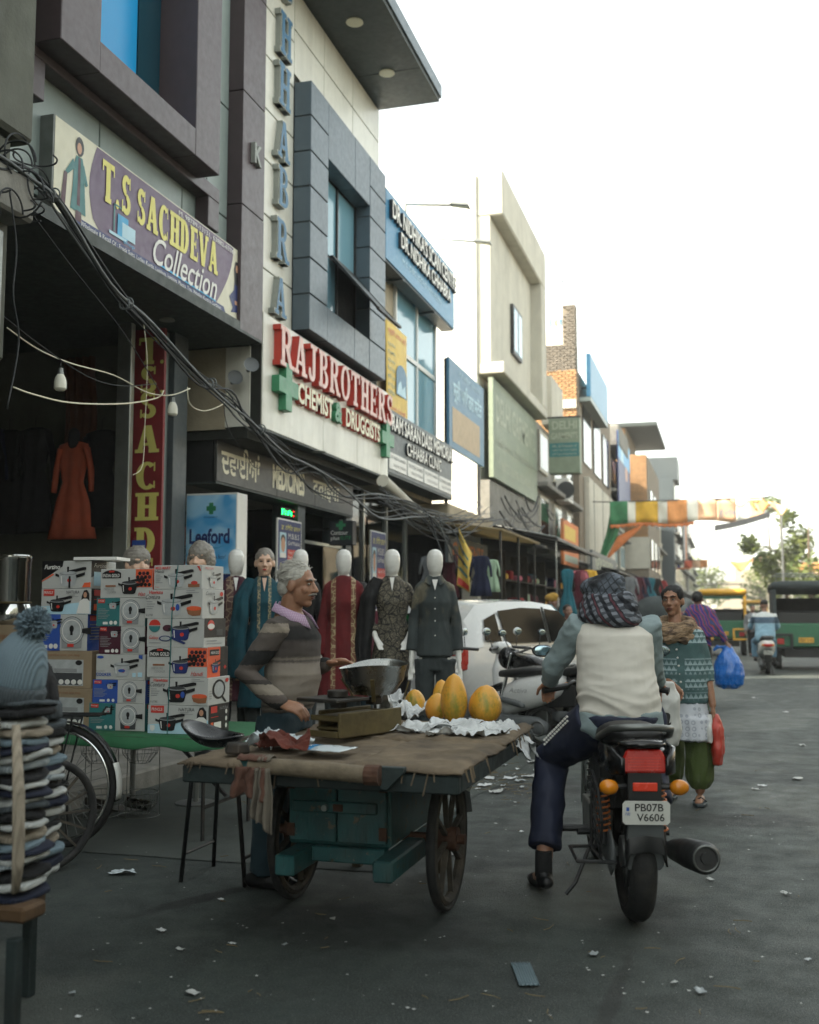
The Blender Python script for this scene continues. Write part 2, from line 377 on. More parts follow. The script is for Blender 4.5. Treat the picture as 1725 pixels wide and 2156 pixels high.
# slab-serif letters, stroke by stroke
def ringseg(cx,cy,ro,ri,a0,a1,n=12):
 out=[]
 for i in range(n):
  p,q=R(a0+(a1-a0)*i/n),R(a0+(a1-a0)*(i+1)/n)
  out.append([(cx+ri[0]*math.cos(p),cy+ri[1]*math.sin(p)),(cx+ro[0]*math.cos(p),cy+ro[1]*math.sin(p)),(cx+ro[0]*math.cos(q),cy+ro[1]*math.sin(q)),(cx+ri[0]*math.cos(q),cy+ri[1]*math.sin(q))])
 return out
def dg_(x0,y0,x1,y1,t):return[[(x0-t/2,y0),(x0+t/2,y0),(x1+t/2,y1),(x1-t/2,y1)]]
def rc(*a):return[rect(a[0],a[2],a[1],a[3])]
def slab(ch,t=.2,s=.09):
 h=t*.5
 L=lambda x:rc(x,x+t,0,1)
 sf=lambda a,b,y:rc(a,b,y,y+s)
 if ch=='H':return .9,[L(.12),L(.58),rc(.12+t,.58,.44,.56),sf(.03,.21+t,0),sf(.49,.67+t,0),sf(.03,.21+t,1-s),sf(.49,.67+t,1-s)]
 if ch=='A':return .98,[dg_(.17,0,.46,1,h*1.3),dg_(.76,0,.5,1,t*1.05),rc(.27,.68,.26,.36),sf(.0,.34,0),sf(.56,.98,0)]
 if ch=='V':return .98,[dg_(.46,0,.19,1,t*1.05),dg_(.52,0,.8,1,h*1.3),sf(.0,.38,1-s),sf(.64,.98,1-s)]
 if ch=='B':return .85,[L(.12),ringseg(.45,.75,(.28,.25),(.28-t*.9,.25-s),-90,90),ringseg(.47,.26,(.33,.26),(.33-t,.26-s),-90,90),rc(.12+t,.46,1-s,1),rc(.12+t,.46,.5,.5+s*.9),rc(.12+t,.48,0,s),sf(.03,.12,0),sf(.03,.12,1-s)]
 if ch=='D':return .92,[L(.12),ringseg(.42,.5,(.44,.5),(.44-t,.5-s),-90,90,16),rc(.12+t,.43,1-s,1),rc(.12+t,.43,0,s),sf(.03,.12,0),sf(.03,.12,1-s)]
 if ch=='R':return .95,[L(.12),ringseg(.45,.73,(.31,.27),(.31-t*.95,.27-s),-90,90),rc(.12+t,.46,1-s,1),rc(.12+t,.46,.46,.46+s),dg_(.78,0,.5,.47,t*1.1),sf(.03,.21+t,0),sf(.66,.98,0),sf(.03,.12,1-s)]
 if ch=='J':return .7,[rc(.36,.36+t,.22,1),sf(.2,.7,1-s),ringseg(.31,.22,(.05+t,.22),(.05,.22-s*1.3),180,360),[disc(.13,.25,.09,.1,10)]]
 if ch=='O':return .92,[ringseg(.46,.5,(.43,.51),(.43-t,.51-s),0,360,28)]
 if ch=='C':return .9,[ringseg(.48,.5,(.45,.51),(.45-t,.51-s),48,312,22),rc(.74,.8,.66,.98),rc(.74,.8,.04,.3)]
 if ch=='T':return .9,[rc(.45-t/2,.45+t/2,0,1),rc(.03,.45-t/2,1-s*1.1,1),rc(.45+t/2,.87,1-s*1.1,1),rc(.03,.1,.72,1-s),rc(.8,.87,.72,1-s),sf(.24,.66,0)]
 if ch=='E':return .85,[L(.12),rc(.12+t,.76,1-s,1),rc(.12+t,.58,.455,.545),rc(.12+t,.8,0,s),rc(.7,.76,.72,1-s),rc(.73,.8,s,.3),rc(.55,.61,.38,.62),sf(.03,.12,0),sf(.03,.12,1-s)]
 if ch=='S':return .78,[ringseg(.39,.735,(.31,.27),(.31-t*.8,.27-s*1.2),25,270,16),ringseg(.39,.265,(.33,.27),(.33-t*.8,.27-s*1.2),-155,90,16),rc(.6,.67,.68,.98),rc(.08,.15,.02,.33)]
 if ch=='.':return .35,[[disc(.17,.12,.12,.12,12)]]
 return .45,[]
def slabtext(mb,txt,T,x,y,h,wfac=1.,gap=.06,depth=.0,t=.2,s=.09,z=0.,face=None,side=None,grow=0.):
 """letters of height h starting at (x, y); returns the end x"""
 for ch in txt:
  w_,parts=slab(ch,t,s)
  for k,strokes in enumerate(parts):
   for poly in strokes:
    pp=[(x+px*h*wfac,y+py*h)for px,py in poly]
    if grow:
     cx=sum(p[0]for p in pp)/len(pp);cy=sum(p[1]for p in pp)/len(pp)
     pp=[(px+math.copysign(grow,px-cx),py+math.copysign(grow,py-cy))for px,py in pp]
    zz=z+depth+.0005*k
    if depth:
     mb.mat(side);mb.prism(pp,z,zz,T)
     mb.mat(face);mb.flat(pp,T,zz+.0006)
    else:mb.mat(face);mb.flat(pp,T,zz)
  x+=(w_*wfac+gap)*h
 return x
def swidth(txt,h,wfac=1.,gap=.06):return sum((slab(c)[0]*wfac+gap)*h for c in txt)
def rebase(root,loc):
 loc=V(loc);root.location=loc
 for c in root.children:c.location=V(c.location)-loc
 return root
 # ground
mb=MB('asphalt');mb.grid(lambda a,b:(-260+520*a,-40+640*b,0),8,8);struct(mb.build('road'))
mb=MB('apron_concrete')
edge=[(-1.75+.18*noise.noise(V((y*.7,3,0)))+.05*noise.noise(V((y*3,9,0))),y)for y in[5.62+.5*i for i in range(60)]]
front=[(-4.4+2.6*i/14,5.55+.05*noise.noise(V((i*.9,1,0))))for i in range(15)]
poly=[(-4.42,36)]+[(-4.42,5.55)]+front[1:]+edge
mb.v=[(x,y,.005)for x,y in poly];mb.f=[list(range(len(poly)))];mb.mi=[0];mb.ms=['apron_concrete']
struct(mb.build('pavement'))
mb=MB('concrete');mb.bx(-9.5,-4.4,-8,36,-.05,.15);struct(mb.build('shop_plinth',bevel=.02))
# unseen buildings added to cut sky light and give bounce and reflections
for i,(x0,x1,y0,y1,h_)in enumerate(((9,18,-26,-12,9),(9.4,18,-11.5,1,10.5),(9,18,1.6,10,8.5),(-9,-3.6,-34,-14.5,9.5),(15,24,12,24,8),(15.5,24,24.5,37,9.5),(15,24,37.5,52,7.5),(15.5,24,53,70,9),(15,24,71,95,8))):
 b=thing('unseen_building',('unseen grey block added behind the camera to cut sky light','taller unseen grey block added across the road to cut sky light','unseen grey block added facing the chemist to cut sky light','unseen grey block added on the near row behind the camera','first unseen beige block, added for bounce light and reflections','taller unseen block added opposite the white overhang for bounce light','low unseen block added opposite the brick building for bounce light','unseen block added opposite the brick tower for bounce light','last unseen beige block, added on the far pavement for bounce light')[i],'building',((x0+x1)/2,(y0+y1)/2,0))
 w_,d_=(x1-x0)/2,(y1-y0)/2;q=MB('plaster_grey' if i<4 else 'plaster_beige');q.bx(-w_,w_,-d_,d_,0,h_);q.build('wall',b)
 s_=-1 if x0>0 else 1
 for f in range(2):
  for k in range(3):q=MB('glass_dark');yy=-d_+2*d_*(k+.5)/3;q.bx(s_*(w_+.001),s_*(w_+.03),yy-.8,yy+.8,3.8+2.6*f,5.2+2.6*f);q.build('window',b)
 q=MB('dark_inside');q.bx(s_*(w_+.001),s_*(w_+.04),-d_+.4,d_-.4,.2,2.9);q.build('shop_front',b)
 # the plastered neighbour, far left
b=thing('plastered_building','stained grey plaster building with overhanging upper wall beside the purple sign','building')
mb=MB('plaster_grey');mb.bx(-9.5,-4.25,-14,5.78,4.42,11);mb.bx(-9.5,-4.32,-14,5.66,2.95,4.42);mb.bx(-9.5,-5.3,5.6,5.94,2.9,10.9);mb.build('wall',b,bevel=.03)  # last box is a filler added to stop sun leaking between the buildings
mb=MB('concrete');mb.bx(-4.5,-4.14,3.2,5.66,3.84,4.12);mb.build('ledge',b,bevel=.02)
mb=MB('plaster_grey');mb.bx(-9.5,-8.9,-14,5.6,.15,2.95);mb.build('rear_wall',b)
mb=MB('metal_grey');mb.bx(-4.31,-4.24,2.0,5.5,2.55,3.75);mb.build('shutter_box',b,bevel=.01)
rebase(b,(-7,-4,0))
# brown and grey shop building (purple sign)
b=thing('brown_panel_building','grey panelled shop building with brown framed blue window','building')
mb=MB('joint');mb.bx(-9.5,-4.76,5.95,10.1,4.3,11);mb.build('wall_core',b)
def panel(par,y0,y1,z0,z1,X,m,t=.03,g=.008,name='panel'):
 q=MB(m);q.bx(X-t,X,y0+g,y1-g,z0+g,z1-g);return q.build(name,par,bevel=.004)
for y0,y1 in((6.12,7.25),(7.25,8.62),(8.62,9.1)):panel(b,y0,y1,4.4,5.62,-4.72,'acp_grey')
for k in range(4):panel(b,5.97,6.12,4.4+1.5*k,5.9+1.5*k,-4.72,'acp_grey')
for z0,z1 in((4.32,5.35),(5.35,6.5),(6.5,7.9),(7.9,9.3),(9.3,10.9)):panel(b,9.1,9.56,z0,z1,-4.72,'acp_grey')
fo=onX(463,370,-4.35);fi=onX(413,300,-4.35);fl=onX(140,0,-4.35);gl=onX(213,80,-4.35)
zb,zi=fo.z,gl.z-.02
w_=MB('acp_brown');w_.bx(-4.8,-4.35,fl.y-.05,gl.y,zb,9.9);w_.build('window_surround',b,bevel=.006)
w_=MB('acp_brown');w_.bx(-4.8,-4.352,fi.y,fo.y,zb,9.9);w_.build('window_surround',b,bevel=.006)
w_=MB('acp_brown');w_.bx(-4.8,-4.354,gl.y,fi.y,zb,zi);w_.build('window_surround',b,bevel=.006)
w_=MB('acp_brown');w_.bx(-4.8,-4.354,gl.y,fi.y,9.4,9.9);w_.build('window_surround',b)
gy=[gl.y+.0,gl.y+(fi.y-gl.y)*.36,gl.y+(fi.y-gl.y)*.74,fi.y]
win=MB('joint');win.bx(-4.79,-4.735,gl.y,fi.y,zi,9.4);win=win.build('window',b)
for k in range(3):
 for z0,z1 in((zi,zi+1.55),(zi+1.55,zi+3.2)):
  q=MB('glass_blue' if k<2 else 'glass_reflect_dark');q.bx(-4.73,-4.72,gy[k]+.012,gy[k+1]-.012,z0+.012,z1-.012);q.build('pane',win)  # last column: a dark reflection put into the glass colour
XF=-4.58;lo=onX(88,75,XF);lr=onX(463,400,XF);li=onX(440,400,XF)
q=MB('acp_brown');q.bx(-4.76,XF,lo.y-.12,lr.y,lr.z-.14,lr.z);q.build('frame_rail',b,bevel=.006)
q=MB('acp_brown');q.bx(-4.76,XF-.002,li.y,lr.y,5.03,lr.z-.14);q.build('frame_rail',b,bevel=.006)
q=MB('acp_brown');q.bx(-4.76,XF-.002,lo.y-.12,lo.y+.06,5.03,lr.z-.14);q.build('frame_rail',b,bevel=.006)
for z0,z1 in((4.2,5.5),(5.5,6.7),(6.7,7.9),(7.9,9.4),(9.4,11)):
 q=MB('acp_brown');q.bx(-4.86,-4.56,9.56,10.1,z0+.005,z1-.005);q.build('pilaster_panel',b,bevel=.004)
q=MB('letter_side');kp=onX(537,327,-4.55)
q.prism([(0,0),(.04,0),(.04,.09),(.12,0),(.17,0),(.075,.115),(.16,.22),(.11,.22),(.04,.14),(.04,.22),(0,.22)],0,.05,fx(-4.56,kp.y-.08,kp.z-.11));q.build('letter',b,bevel=.003)
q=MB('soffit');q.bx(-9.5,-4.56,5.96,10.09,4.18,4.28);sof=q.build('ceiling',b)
q=MB('soffit_light');cp=onZ(352,672,4.18);q.lathe([(.07,0),(.075,-.012),(.05,-.014)],20,(cp.x,cp.y,4.18));q.build('downlight',b)
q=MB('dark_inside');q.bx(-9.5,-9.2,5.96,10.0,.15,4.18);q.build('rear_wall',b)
q=MB('plaster_grey');q.bx(-9.2,-5.62,9.72,9.9,.15,4.18);q.build('side_wall',b)
q=MB('acp_grey');q.bx(-5.5,-5.27,9.34,9.7,.15,4.18);q.build('pillar',b,bevel=.01)
q=MB('acp_dark');q.bx(-5.268,-5.2,9.42,9.7,.15,4.18);q.build('pillar_edge',b,bevel=.005)
pa,pb2=onY(268,1195,9.0),onY(238,1195,9.0)
q=MB('aluminium');q.bx(pb2.x,pa.x,8.98,9.05,.15,4.18);q.build('post',b,bevel=.006)
for k in range(5):
 q=MB('concrete');q.bx(-8.6+.0*k,-7.0,6.6+.28*k,6.88+.28*k,.15,.32+.17*k);q.build('stair',b)
rebase(b,(-7,8,0))
def garment(nm,label,x,y,z,m,wd=.42,ln=1.1,sleeve=True,grp=None,par=None,flare=1.25,rz=0.,mh=True,thick=.09):
 """a garment on a hanger: yoke, sleeves and pleated skirt"""
 t=thing(nm,label,'garment',(x,y,z),rz,grp)
 def ln_(a,u):
  yk=.0
 q=MB(m);rings=[]
 prof=[(0,.20,.03),(.03,.46,.05),(.10,.50,.08),(.28,.41,.10),(.42,.33,.09),(.6,.44,.12),(.8,.48,.14),(1.,.5,.15)]
 for tt,hw,hd in prof:
  f=1 if tt<.42 else 1+(flare-1)*(tt-.42)/.58
  rr=[]
  for i in range(28):
   a=2*math.pi*i/28;pl=1+(.07*max(0,tt-.35)*math.sin(a*9+x*7))
   rr.append(V((hw*wd*f*math.cos(a)*pl,hd*f*thick*3.2*math.sin(a)*pl*(1+.35*math.sin(a*7+x*5)),-tt*ln)))
  rings.append(rr)
 q.loft(rings);bd=q.build('body',t,smooth='all')
 if sleeve:
  for s_ in(-1,1):
   q=MB(m);q.tube([(s_*wd*.40,0,-.07*ln),(s_*wd*.55,.01,-.3*ln),(s_*wd*.60,.0,-.52*ln)],[.13*wd,.11*wd,.095*wd],10,flat=.7);q.build('sleeve',t,smooth='all')
 if mh:
  q=MB('metal_dark');q.tube([(0,0,.0),(0,0,.1),(.02,0,.125),(.04,0,.105)],.003,5);q.build('hanger',t)
 return t
M('cloth_orange','#b5573c',.9,var=.12,bump=.25,bs=140);M('cloth_brown','#5b3524',.9,var=.2,bump=.3,bs=90)
M('cloth_black','#0f1013',.95,var=.3,bump=.3,bs=90);M('cloth_navy','#1b2038',.92,var=.2,bump=.3,bs=90)
M('cloth_teal','#17616f',.8,var=.15,bump=.25,bs=90);M('cloth_maroon','#4c1a26',.92,var=.2,bump=.3,bs=90)
M('cloth_yellow','#c59a34',.9,var=.15,bump=.3,bs=90);M('cloth_mint','#9fb79b',.9,var=.12,bump=.3,bs=90);M('cloth_grey','#73777a',.92,var=.2,bump=.3,bs=90)
M('cloth_white','#c9c9c4',.92,var=.08,bump=.3,bs=90);M('cloth_red','#8d2a2c',.92,var=.15,bump=.3,bs=90);M('cloth_pink','#b7627a',.92,var=.15)
dp=onY(156,930,9.45)
d=garment('orange_dress','rust orange pleated long dress displayed in the dark shop',dp.x,9.45,dp.z,'cloth_orange',.37,1.0,True,flare=1.5)
tag(d,d['label'],'dress')
q=MB('cloth_black');q.tube([(0,0,-.02),(0,0,.09)],[.06,.055],12,dome=True);q.build('dress_form',d,smooth='all')
cp_=onY(165,940,9.62)
q=MB('cloth_brown');q.grid(lambda a,c:(cp_.x+(a-.5)*.36+.02*math.sin(c*5),9.62+.03*math.sin(a*26),cp_.z+.95*c),40,8)
tag(q.build('hanging_cloth',smooth='all',solid=.004),'brown draped cloth hanging above the orange dress','cloth')
for i,(u,v,ln,m)in enumerate(((20,905,1.1,'cloth_black'),(75,900,1.1,'fabric_dark'),(215,905,1.0,'cloth_black'),(-20,900,1.1,'cloth_navy'))):
 p=onY(u,v,9.5);garment('hanging_garment',('black sleeved garment hanging left of the orange dress','charcoal garment close beside the orange dress','black garment between the orange dress and the metal post','navy garment at the dark end of the shop wall')[i],p.x,9.5,p.z,m,.4,ln,grp='dark garments inside the clothes shop')
 # purple shop sign
b=thing('shop_sign','long purple signboard with yellow serif lettering and printed fashion figures','sign')
Y0,Y1,Z0,Z1,X=6.48,9.78,4.24,5.02,-4.6
T=fx(X,Y0,Z0);L_,H_=Y1-Y0,Z1-Z0
q=MB('metal_grey');q.bx(-5.0,X-.002,Y0,Y1,Z0,Z1);q.build('box',b,bevel=.006)
M('sign_cream','#cfcbb4',.5,var=.06,dirt=.4,dcol='#a8a58e',streak=True)
q=MB('sign_cream');q.flat(rect(0.01,.01,L_-.01,H_-.01),T,.001)
q.mat('purple_print')
pl=[(.62,.10),(2.62,.10)]+[(2.62+.36*math.sin(R(a))*1.,.10+.66*(a/90))for a in(15,30,45,60,75,90)]+[(.55,.76)]+[(.55-.09*math.sin(R(a)),.76-.66*a/180)for a in(20,45,70,90,110,135,160)]
q.flat(pl,T,.003)
q.mat('navy_print');q.flat([(.25,.03),(2.85,.03),(2.78,.11),(.30,.11)],T,.005)
q.build('face',b)
q=MB();x=.62
for txt in('T.S','SACHDEVA'):
 wf=(.45 if txt=='T.S' else 1.6)/swidth(txt,.33,.86,.05);hh=.33 if txt=='T.S' else .31
 x=slabtext(q,txt,T,x,.37,hh,.86*wf,.05*wf,z=.009,t=.3,s=.13,face='yellow_print')+.07
q.mat('print_white');q.text('Collection',T@Matrix.Translation((0,0,.011)),(1.42,.115,2.62,.36),shear=.35,bold=.008)
q.text('M. 98789-13131, 63882-63361',T@Matrix.Translation((0,0,.011)),(1.85,.685,3.0,.735))
q.text('Wholesale & Retail Of : Frock Suits, Ladies Kurtis, Leggings, Jeggings, Plazzo, Top, Woolen Kurti & Cardigan.',T@Matrix.Translation((0,0,.011)),(.35,.045,2.72,.095))
q.mat('cyan_print');q.flat([(1.5,.12),(2.6,.105),(2.6,.118),(1.6,.14)],T,.0108)
q.flat(rect(.86,.16,1.02,.34),T,.0092);q.text('shop',T@Matrix.Translation((0,0,.011)),(.95,.115,1.12,.155))
q.mat('paleblue_print');q.flat(rect(.93,.17,1.13,.29),T,.0096);q.flat(rect(.74,.14,1.0,.165),T,.0099)
q.mat('teal_print')
for a in((.80,.18,.82,.4),(.8,.39,.98,.405)):q.flat(rect(*a),T,.0094)
q.mat('teal_print');q.flat([(.22,.15),(.42,.15),(.40,.34),(.38,.52),(.36,.58),(.28,.58),(.25,.50),(.24,.32)],T,.0045);q.flat([(.24,.54),(.14,.4),(.15,.37),(.27,.48)],T,.0049);q.flat([(.38,.54),(.44,.4),(.41,.38),(.36,.47)],T,.0049)
q.mat('maroon_print');q.flat([(.09,.1),(.15,.12),(.17,.4),(.13,.4)],T,.0053);q.flat([(.285,.08),(.37,.08),(.36,.16),(.29,.16)],T,.0053);q.flat([(.30,.2),(.34,.2),(.335,.57),(.305,.57)],T,.0053)
q.mat('black_print');q.flat(disc(.32,.66,.055,.075,14),T,.0047);q.mat('skin_print');q.flat(disc(.315,.645,.03,.045,12),T,.0056)
q.mat('navy_print');q.flat([(2.98,.16),(3.16,.13),(3.19,.2),(3.15,.42),(3.1,.48),(3.02,.46),(3.0,.34),(2.9,.25)],T,.0045);q.flat([(2.94,.10),(3.08,.13),(3.2,.11),(3.2,.14),(3.0,.19)],T,.0049)
q.mat('black_print');q.flat([(3.02,.40),(3.0,.55),(3.03,.64),(3.09,.64),(3.12,.54),(3.12,.4)],T,.0051);q.mat('skin_print');q.flat(disc(3.06,.57,.026,.04,12),T,.0056);q.flat(rect(3.02,.2,3.1,.24),T,.0056)
q.build('print',b)
rebase(b,(-4.8,8.1,4.24))
a0,a1=onY(268,1195,9.2),onY(337,1195,9.2)
b=thing('vertical_shop_sign','tall narrow red board with yellow letters beside the shop doorway','sign')
q=MB('sign_red');q.bx(a0.x,a1.x,9.2,9.24,.5,4.17);q.build('board',b,bevel=.004)
q=MB();T=fy(9.2,a0.x,0);W_=a1.x-a0.x
for i,ch in enumerate('TSSACHDEVA'):
 vv=(740,800,853,925,1002,1067,1140,1205,1270,1335)[i];zz=onY(300,vv,9.2).z
 sw=slab(ch)[0]*.27
 slabtext(q,ch,T,W_*.5-sw/2+.01,zz-.135,.27,1.,0,z=.004,t=.3,s=.13,face='yellow_print');q.build('letter',b);q=MB()
for vv in(752,815):zz=onY(300,vv,9.2).z;q.mat('yellow_print');q.flat(disc(W_*.93,zz-.06,.02,.02,10),T,.006);q.build('letter_dot',b);q=MB()
q.mat('blue_print');q.flat(rect(.05,1.99,.2,2.08),T,.009);q.mat('print_white');q.flat(rect(.06,1.995,.19,2.03),T,.0105)
q.build('sticker',b);rebase(b,(-5.38,9.22,.5))
# white panelled chemist building
b=thing('white_panel_building','white panelled chemist building with slate window surround and deep roof canopy','building')
YA,YB=10.13,14.48;X=-4.7
q=MB('joint');q.bx(-9.5,X-.03,YA,YB,3.2,8.8);q.build('wall_core',b)
zs=[4.55]+[onX(590,v,X).z for v in(590,478,365,260,150,50,-60,-170)]
zs=[z for z in zs if z<8.75]+[8.79]
for z0,z1 in zip(zs,zs[1:]):panel(b,YA+.01,11.22,z0,z1,X,'acp_white',.028)
yt=[11.22,12.2,13.3,YB]
for y0,y1 in zip(yt,yt[1:]):
 panel(b,y0,y1,7.72,8.28,X,'acp_white',.028);panel(b,y0,y1,8.28,8.79,X,'acp_white',.028)
Xs=-4.48
yl0,yl1=onX(655,300,Xs).y,onX(692,400,Xs).y;yr0,yr1=onX(779,600,Xs).y,onX(812,600,Xs).y
zb_,zt_=4.62,7.62;zi0,zi1=5.05,onX(700,300,Xs).z
zi1=6.9
hs_=[zb_+(zt_-zb_)*k/7 for k in range(8)]
for z0,z1 in zip(hs_,hs_[1:]):
 for(y0,y1)in((yl0,yl1),(yr0,yr1)):
  q=MB('acp_slate');q.bx(X+.002,Xs,y0+.004,y1-.004,z0+.008,z1-.008);q.build('surround_block',b,bevel=.006)
for y0,y1 in((yl0,yl1),(yr0,yr1)):q=MB('acp_dark');q.bx(X+.001,Xs-.02,y0+.02,y1-.02,zb_+.02,zt_-.02);q.build('surround_core',b)
ym=[yl1,yl1+(yr0-yl1)*.62,yr0]
for y0,y1 in zip(ym,ym[1:]):
 for z0,z1 in((zi1,zt_),(zb_,zi0)):
  q=MB('acp_slate');q.bx(X+.002,Xs-.003,y0+.004,y1-.004,z0+.006,z1-.006);q.build('surround_block',b,bevel=.006)
win=MB('metal_dark');win.bx(X-.12,X-.02,yl1,yr0,zi0,zi1);win=win.build('window',b)
yw=[yl1,yl1+(yr0-yl1)*.55,yr0]
q=MB('glass_pale')
for y0,y1 in zip(yw,yw[1:]):
 for z0,z1 in((zi0,zi0+.85),(zi0+.85,zi1)):
  if y0==yw[1]and z0==zi0:continue
  q=MB('glass_pale');q.bx(X-.018,X-.008,y0+.02,y1-.02,z0+.02,z1-.02);q.build('pane',win)
q=MB('dark_inside');q.bx(X-.3,X-.015,yw[1]+.02,yw[2]-.02,zi0+.02,zi0+.83);q.build('opening',win)
for k,yy in enumerate(yw):
 q=MB('metal_dark');q.bx(X-.01,X+.02,yy-.02,yy+.02,zi0,zi1);q.build('mullion',win)
ya,yb=yw[1]-.25,yw[2];hd=zi0+.85
hinge=[V((X+.03,ya,hd)),V((X+.03,yb,hd))];drop=V((.62,0,-.72))
q=MB('metal_dark')
P=[hinge[0],hinge[1],hinge[1]+drop,hinge[0]+drop]
for i in range(4):q.beam(P[i],P[(i+1)%4],.04,.03)
q=q.build('open_sash',win);g=MB('acp_dark');nrm=(P[1]-P[0]).cross(P[3]-P[0]).normalized()*.006
g.add([p+nrm for p in P]+[p-nrm for p in P],[(0,1,2,3),(7,6,5,4),(0,4,5,1),(1,5,6,2),(2,6,7,3),(3,7,4,0)]);g.build('pane',q)
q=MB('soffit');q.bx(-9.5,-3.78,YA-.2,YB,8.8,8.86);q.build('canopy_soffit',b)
q=MB('acp_slate');q.bx(-9.5,-3.75,YA-.2,YB+.03,8.862,9.05);q.build('canopy_fascia',b,bevel=.004)
for u,v in((747,45),(815,152)):
 p=onZ(u,v,8.8);q=MB('cream');q.lathe([(.105,0),(.11,-.016),(.08,-.02)],24,(p.x,p.y,8.8));q.build('downlight',b)
q=MB('joint');p=onZ(760,160,8.8);q.bx(-4.68,-3.79,p.y,p.y+.012,8.797,8.7995);q.build('soffit_joint',b)
q=MB('plaster_beige');q.bx(-9.5,-4.98,YA-.024,YA-.003,3.3,4.17);q.build('return_wall',b)
q=MB('acp_white');q.bx(-4.978,-4.7,YA-.022,YA-.003,3.32,4.17);q.build('return_panel',b)
q=MB('soffit_light');q.bx(-9.4,-5.1,YA+.1,YB+.0,2.9,2.98);q.build('ceiling',b)
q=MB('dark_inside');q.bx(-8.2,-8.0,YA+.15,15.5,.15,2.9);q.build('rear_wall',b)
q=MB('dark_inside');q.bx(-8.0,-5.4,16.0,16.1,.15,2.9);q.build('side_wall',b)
for yy in(12.55,14.35):
 q=MB('acp_dark');q.bx(-5.5,-5.14,yy,yy+.24,.15,2.78);q.build('pier',b,bevel=.008)
for k in range(5):
 q=MB('wood_dark');q.bx(-7.98,-7.65,YA+.3,15.8,.55+.45*k,.58+.45*k);q.build('shelf',b)
q=MB('aluminium');q.beam((-5.2,12.85,.2),(-5.2,12.85,2.7),.04,.04);q.beam((-5.2,14.3,.2),(-5.2,14.3,2.7),.04,.04);q.beam((-5.2,12.85,2.3),(-5.2,14.3,2.3),.04,.04);q.build('door_frame',b)
q=MB('glass_dark');q.bx(-5.206,-5.2,13.6,14.28,.25,2.28);q.build('door_pane',b)
rebase(b,(-7,12.3,0))
cols=['print_white','paleblue_print','red_print','yellow_print','teal_print','orange_print','grey_print','skyblue_print']
for k in range(5):
 y=YA+.4
 while y<14.6:
  w_=rnd.uniform(.12,.3);hgt=rnd.uniform(.1,.3);q=MB(rnd.choice(cols));q.bx(-7.93,-7.7,y,y+w_*.92,.582+.45*k,.582+.45*k+hgt)
  tag(q.build('medicine_carton'),'small %s medicine carton on the %s back shelf of the chemist'%(q.cur.replace('_print','').replace('skyblue','sky blue').replace('paleblue','pale blue'),('lowest','second','third','fourth','top')[k]),'carton','medicine cartons on the chemist shelves');y+=w_+rnd.uniform(0,.1)
b=thing('vertical_letter_sign','column of raised blue letters running down the white wall panels','sign')
for ch,(u,v),hp in zip('CHHABRA',((597,-40),(594,78),(591,185),(589,298),(588,397),(586,508),(582,626)),(100,108,108,98,100,105,98)):
 p=onX(u,v,-4.68);hh=abs(onX(u,v-hp/2,-4.68).z-onX(u,v+hp/2,-4.68).z)*.82
 q=MB();w_=slab(ch)[0]*hh*.78
 slabtext(q,ch,fx(-4.7,p.y-w_/2,p.z-hh/2),0,0,hh,.78,0,depth=.07,t=.21,s=.1,face='letter_rim',side='letter_side',grow=.007)
 slabtext(q,ch,fx(-4.7,p.y-w_/2,p.z-hh/2),0,0,hh,.78,0,z=.0775,t=.21,s=.1,face='letter_blue')
 q.build('letter',b)
rebase(b,(-4.7,10.7,5.0))
b=thing('fascia_sign','white fascia signboard with raised red letters between two green crosses','sign')
X=-4.58;Y0,Y1,Z0,Z1=10.16,14.56,3.31,4.55;T=fx(X,Y0,Z0)
ys=[Y0,11.95,13.2,14.22,Y1]
q=MB('joint');q.bx(-5.08,X-.02,Y0+.01,Y1-.01,Z0+.01,Z1-.01);q.build('box',b)
for y0,y1 in zip(ys,ys[1:]):panel(b,y0,y1,Z0,Z1,X,'acp_white',.018,.004)
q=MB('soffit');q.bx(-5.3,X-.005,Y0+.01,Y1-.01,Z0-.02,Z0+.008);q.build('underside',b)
for u,v in((672,950),(735,985)):
 p=onZ(u,v,Z0-.02);q=MB('soffit_light');q.lathe([(.075,0),(.08,-.01),(.06,-.012)],20,(p.x,p.y,Z0-.02));q.build('downlight',b)
def along(u0,u1,Xp):return onX(u0,800,Xp).y-Y0,onX(u1,800,Xp).y-Y0
x0,x1=along(573,817,X);hh=.43;zl=.73
wt=swidth('RAJ',hh,.8,.06)+swidth('BROTHERS',hh,.8,.06)+.03
sc=(x1-x0)/wt
x=x0
for txt in('RAJ','BROTHERS'):
 for ch in txt:
  q=MB();xn=slabtext(q,ch,T,x,zl,hh,.8*sc,.06*sc,depth=.085,t=.22,s=.1,face='letter_red',side='letter_red',grow=.007)
  slabtext(q,ch,T,x,zl,hh,.8*sc,.06*sc,z=.0915,t=.22,s=.1,face='letter_face');x=xn
  q.build('letter',b)
 x+=.03
def solidtext(txt,T,box,d,face,side,par,nm='letter',bold=.03):
 x0,y0,x1,y1=box;wd=txt.split(' ')
 if len(wd)>1:
  wl=[max(p[0]for p in glyphs(a,0,0,0,1)[0])for a in wd];k=(x1-x0)/(sum(wl)+.3*(len(wd)-1));x=x0
  for a,l_ in zip(wd,wl):solidtext(a,T,(x,y0,x+l_*k,y1),d,face,side,par,nm,bold);x+=(l_+.3)*k
  return
 q=MB(side);q.text(txt,T,box,ext=.5,bold=bold);k=len(q.v)
 Ti=T.inverted();q.v=[tuple(T@V((p.x,p.y,p.z*d)))for p in(Ti@V(v_)for v_ in q.v)]
 q.mat(face);q.text(txt,T@Matrix.Translation((0,0,d+.003)),box,bold=bold)
 return q.build(nm,par)
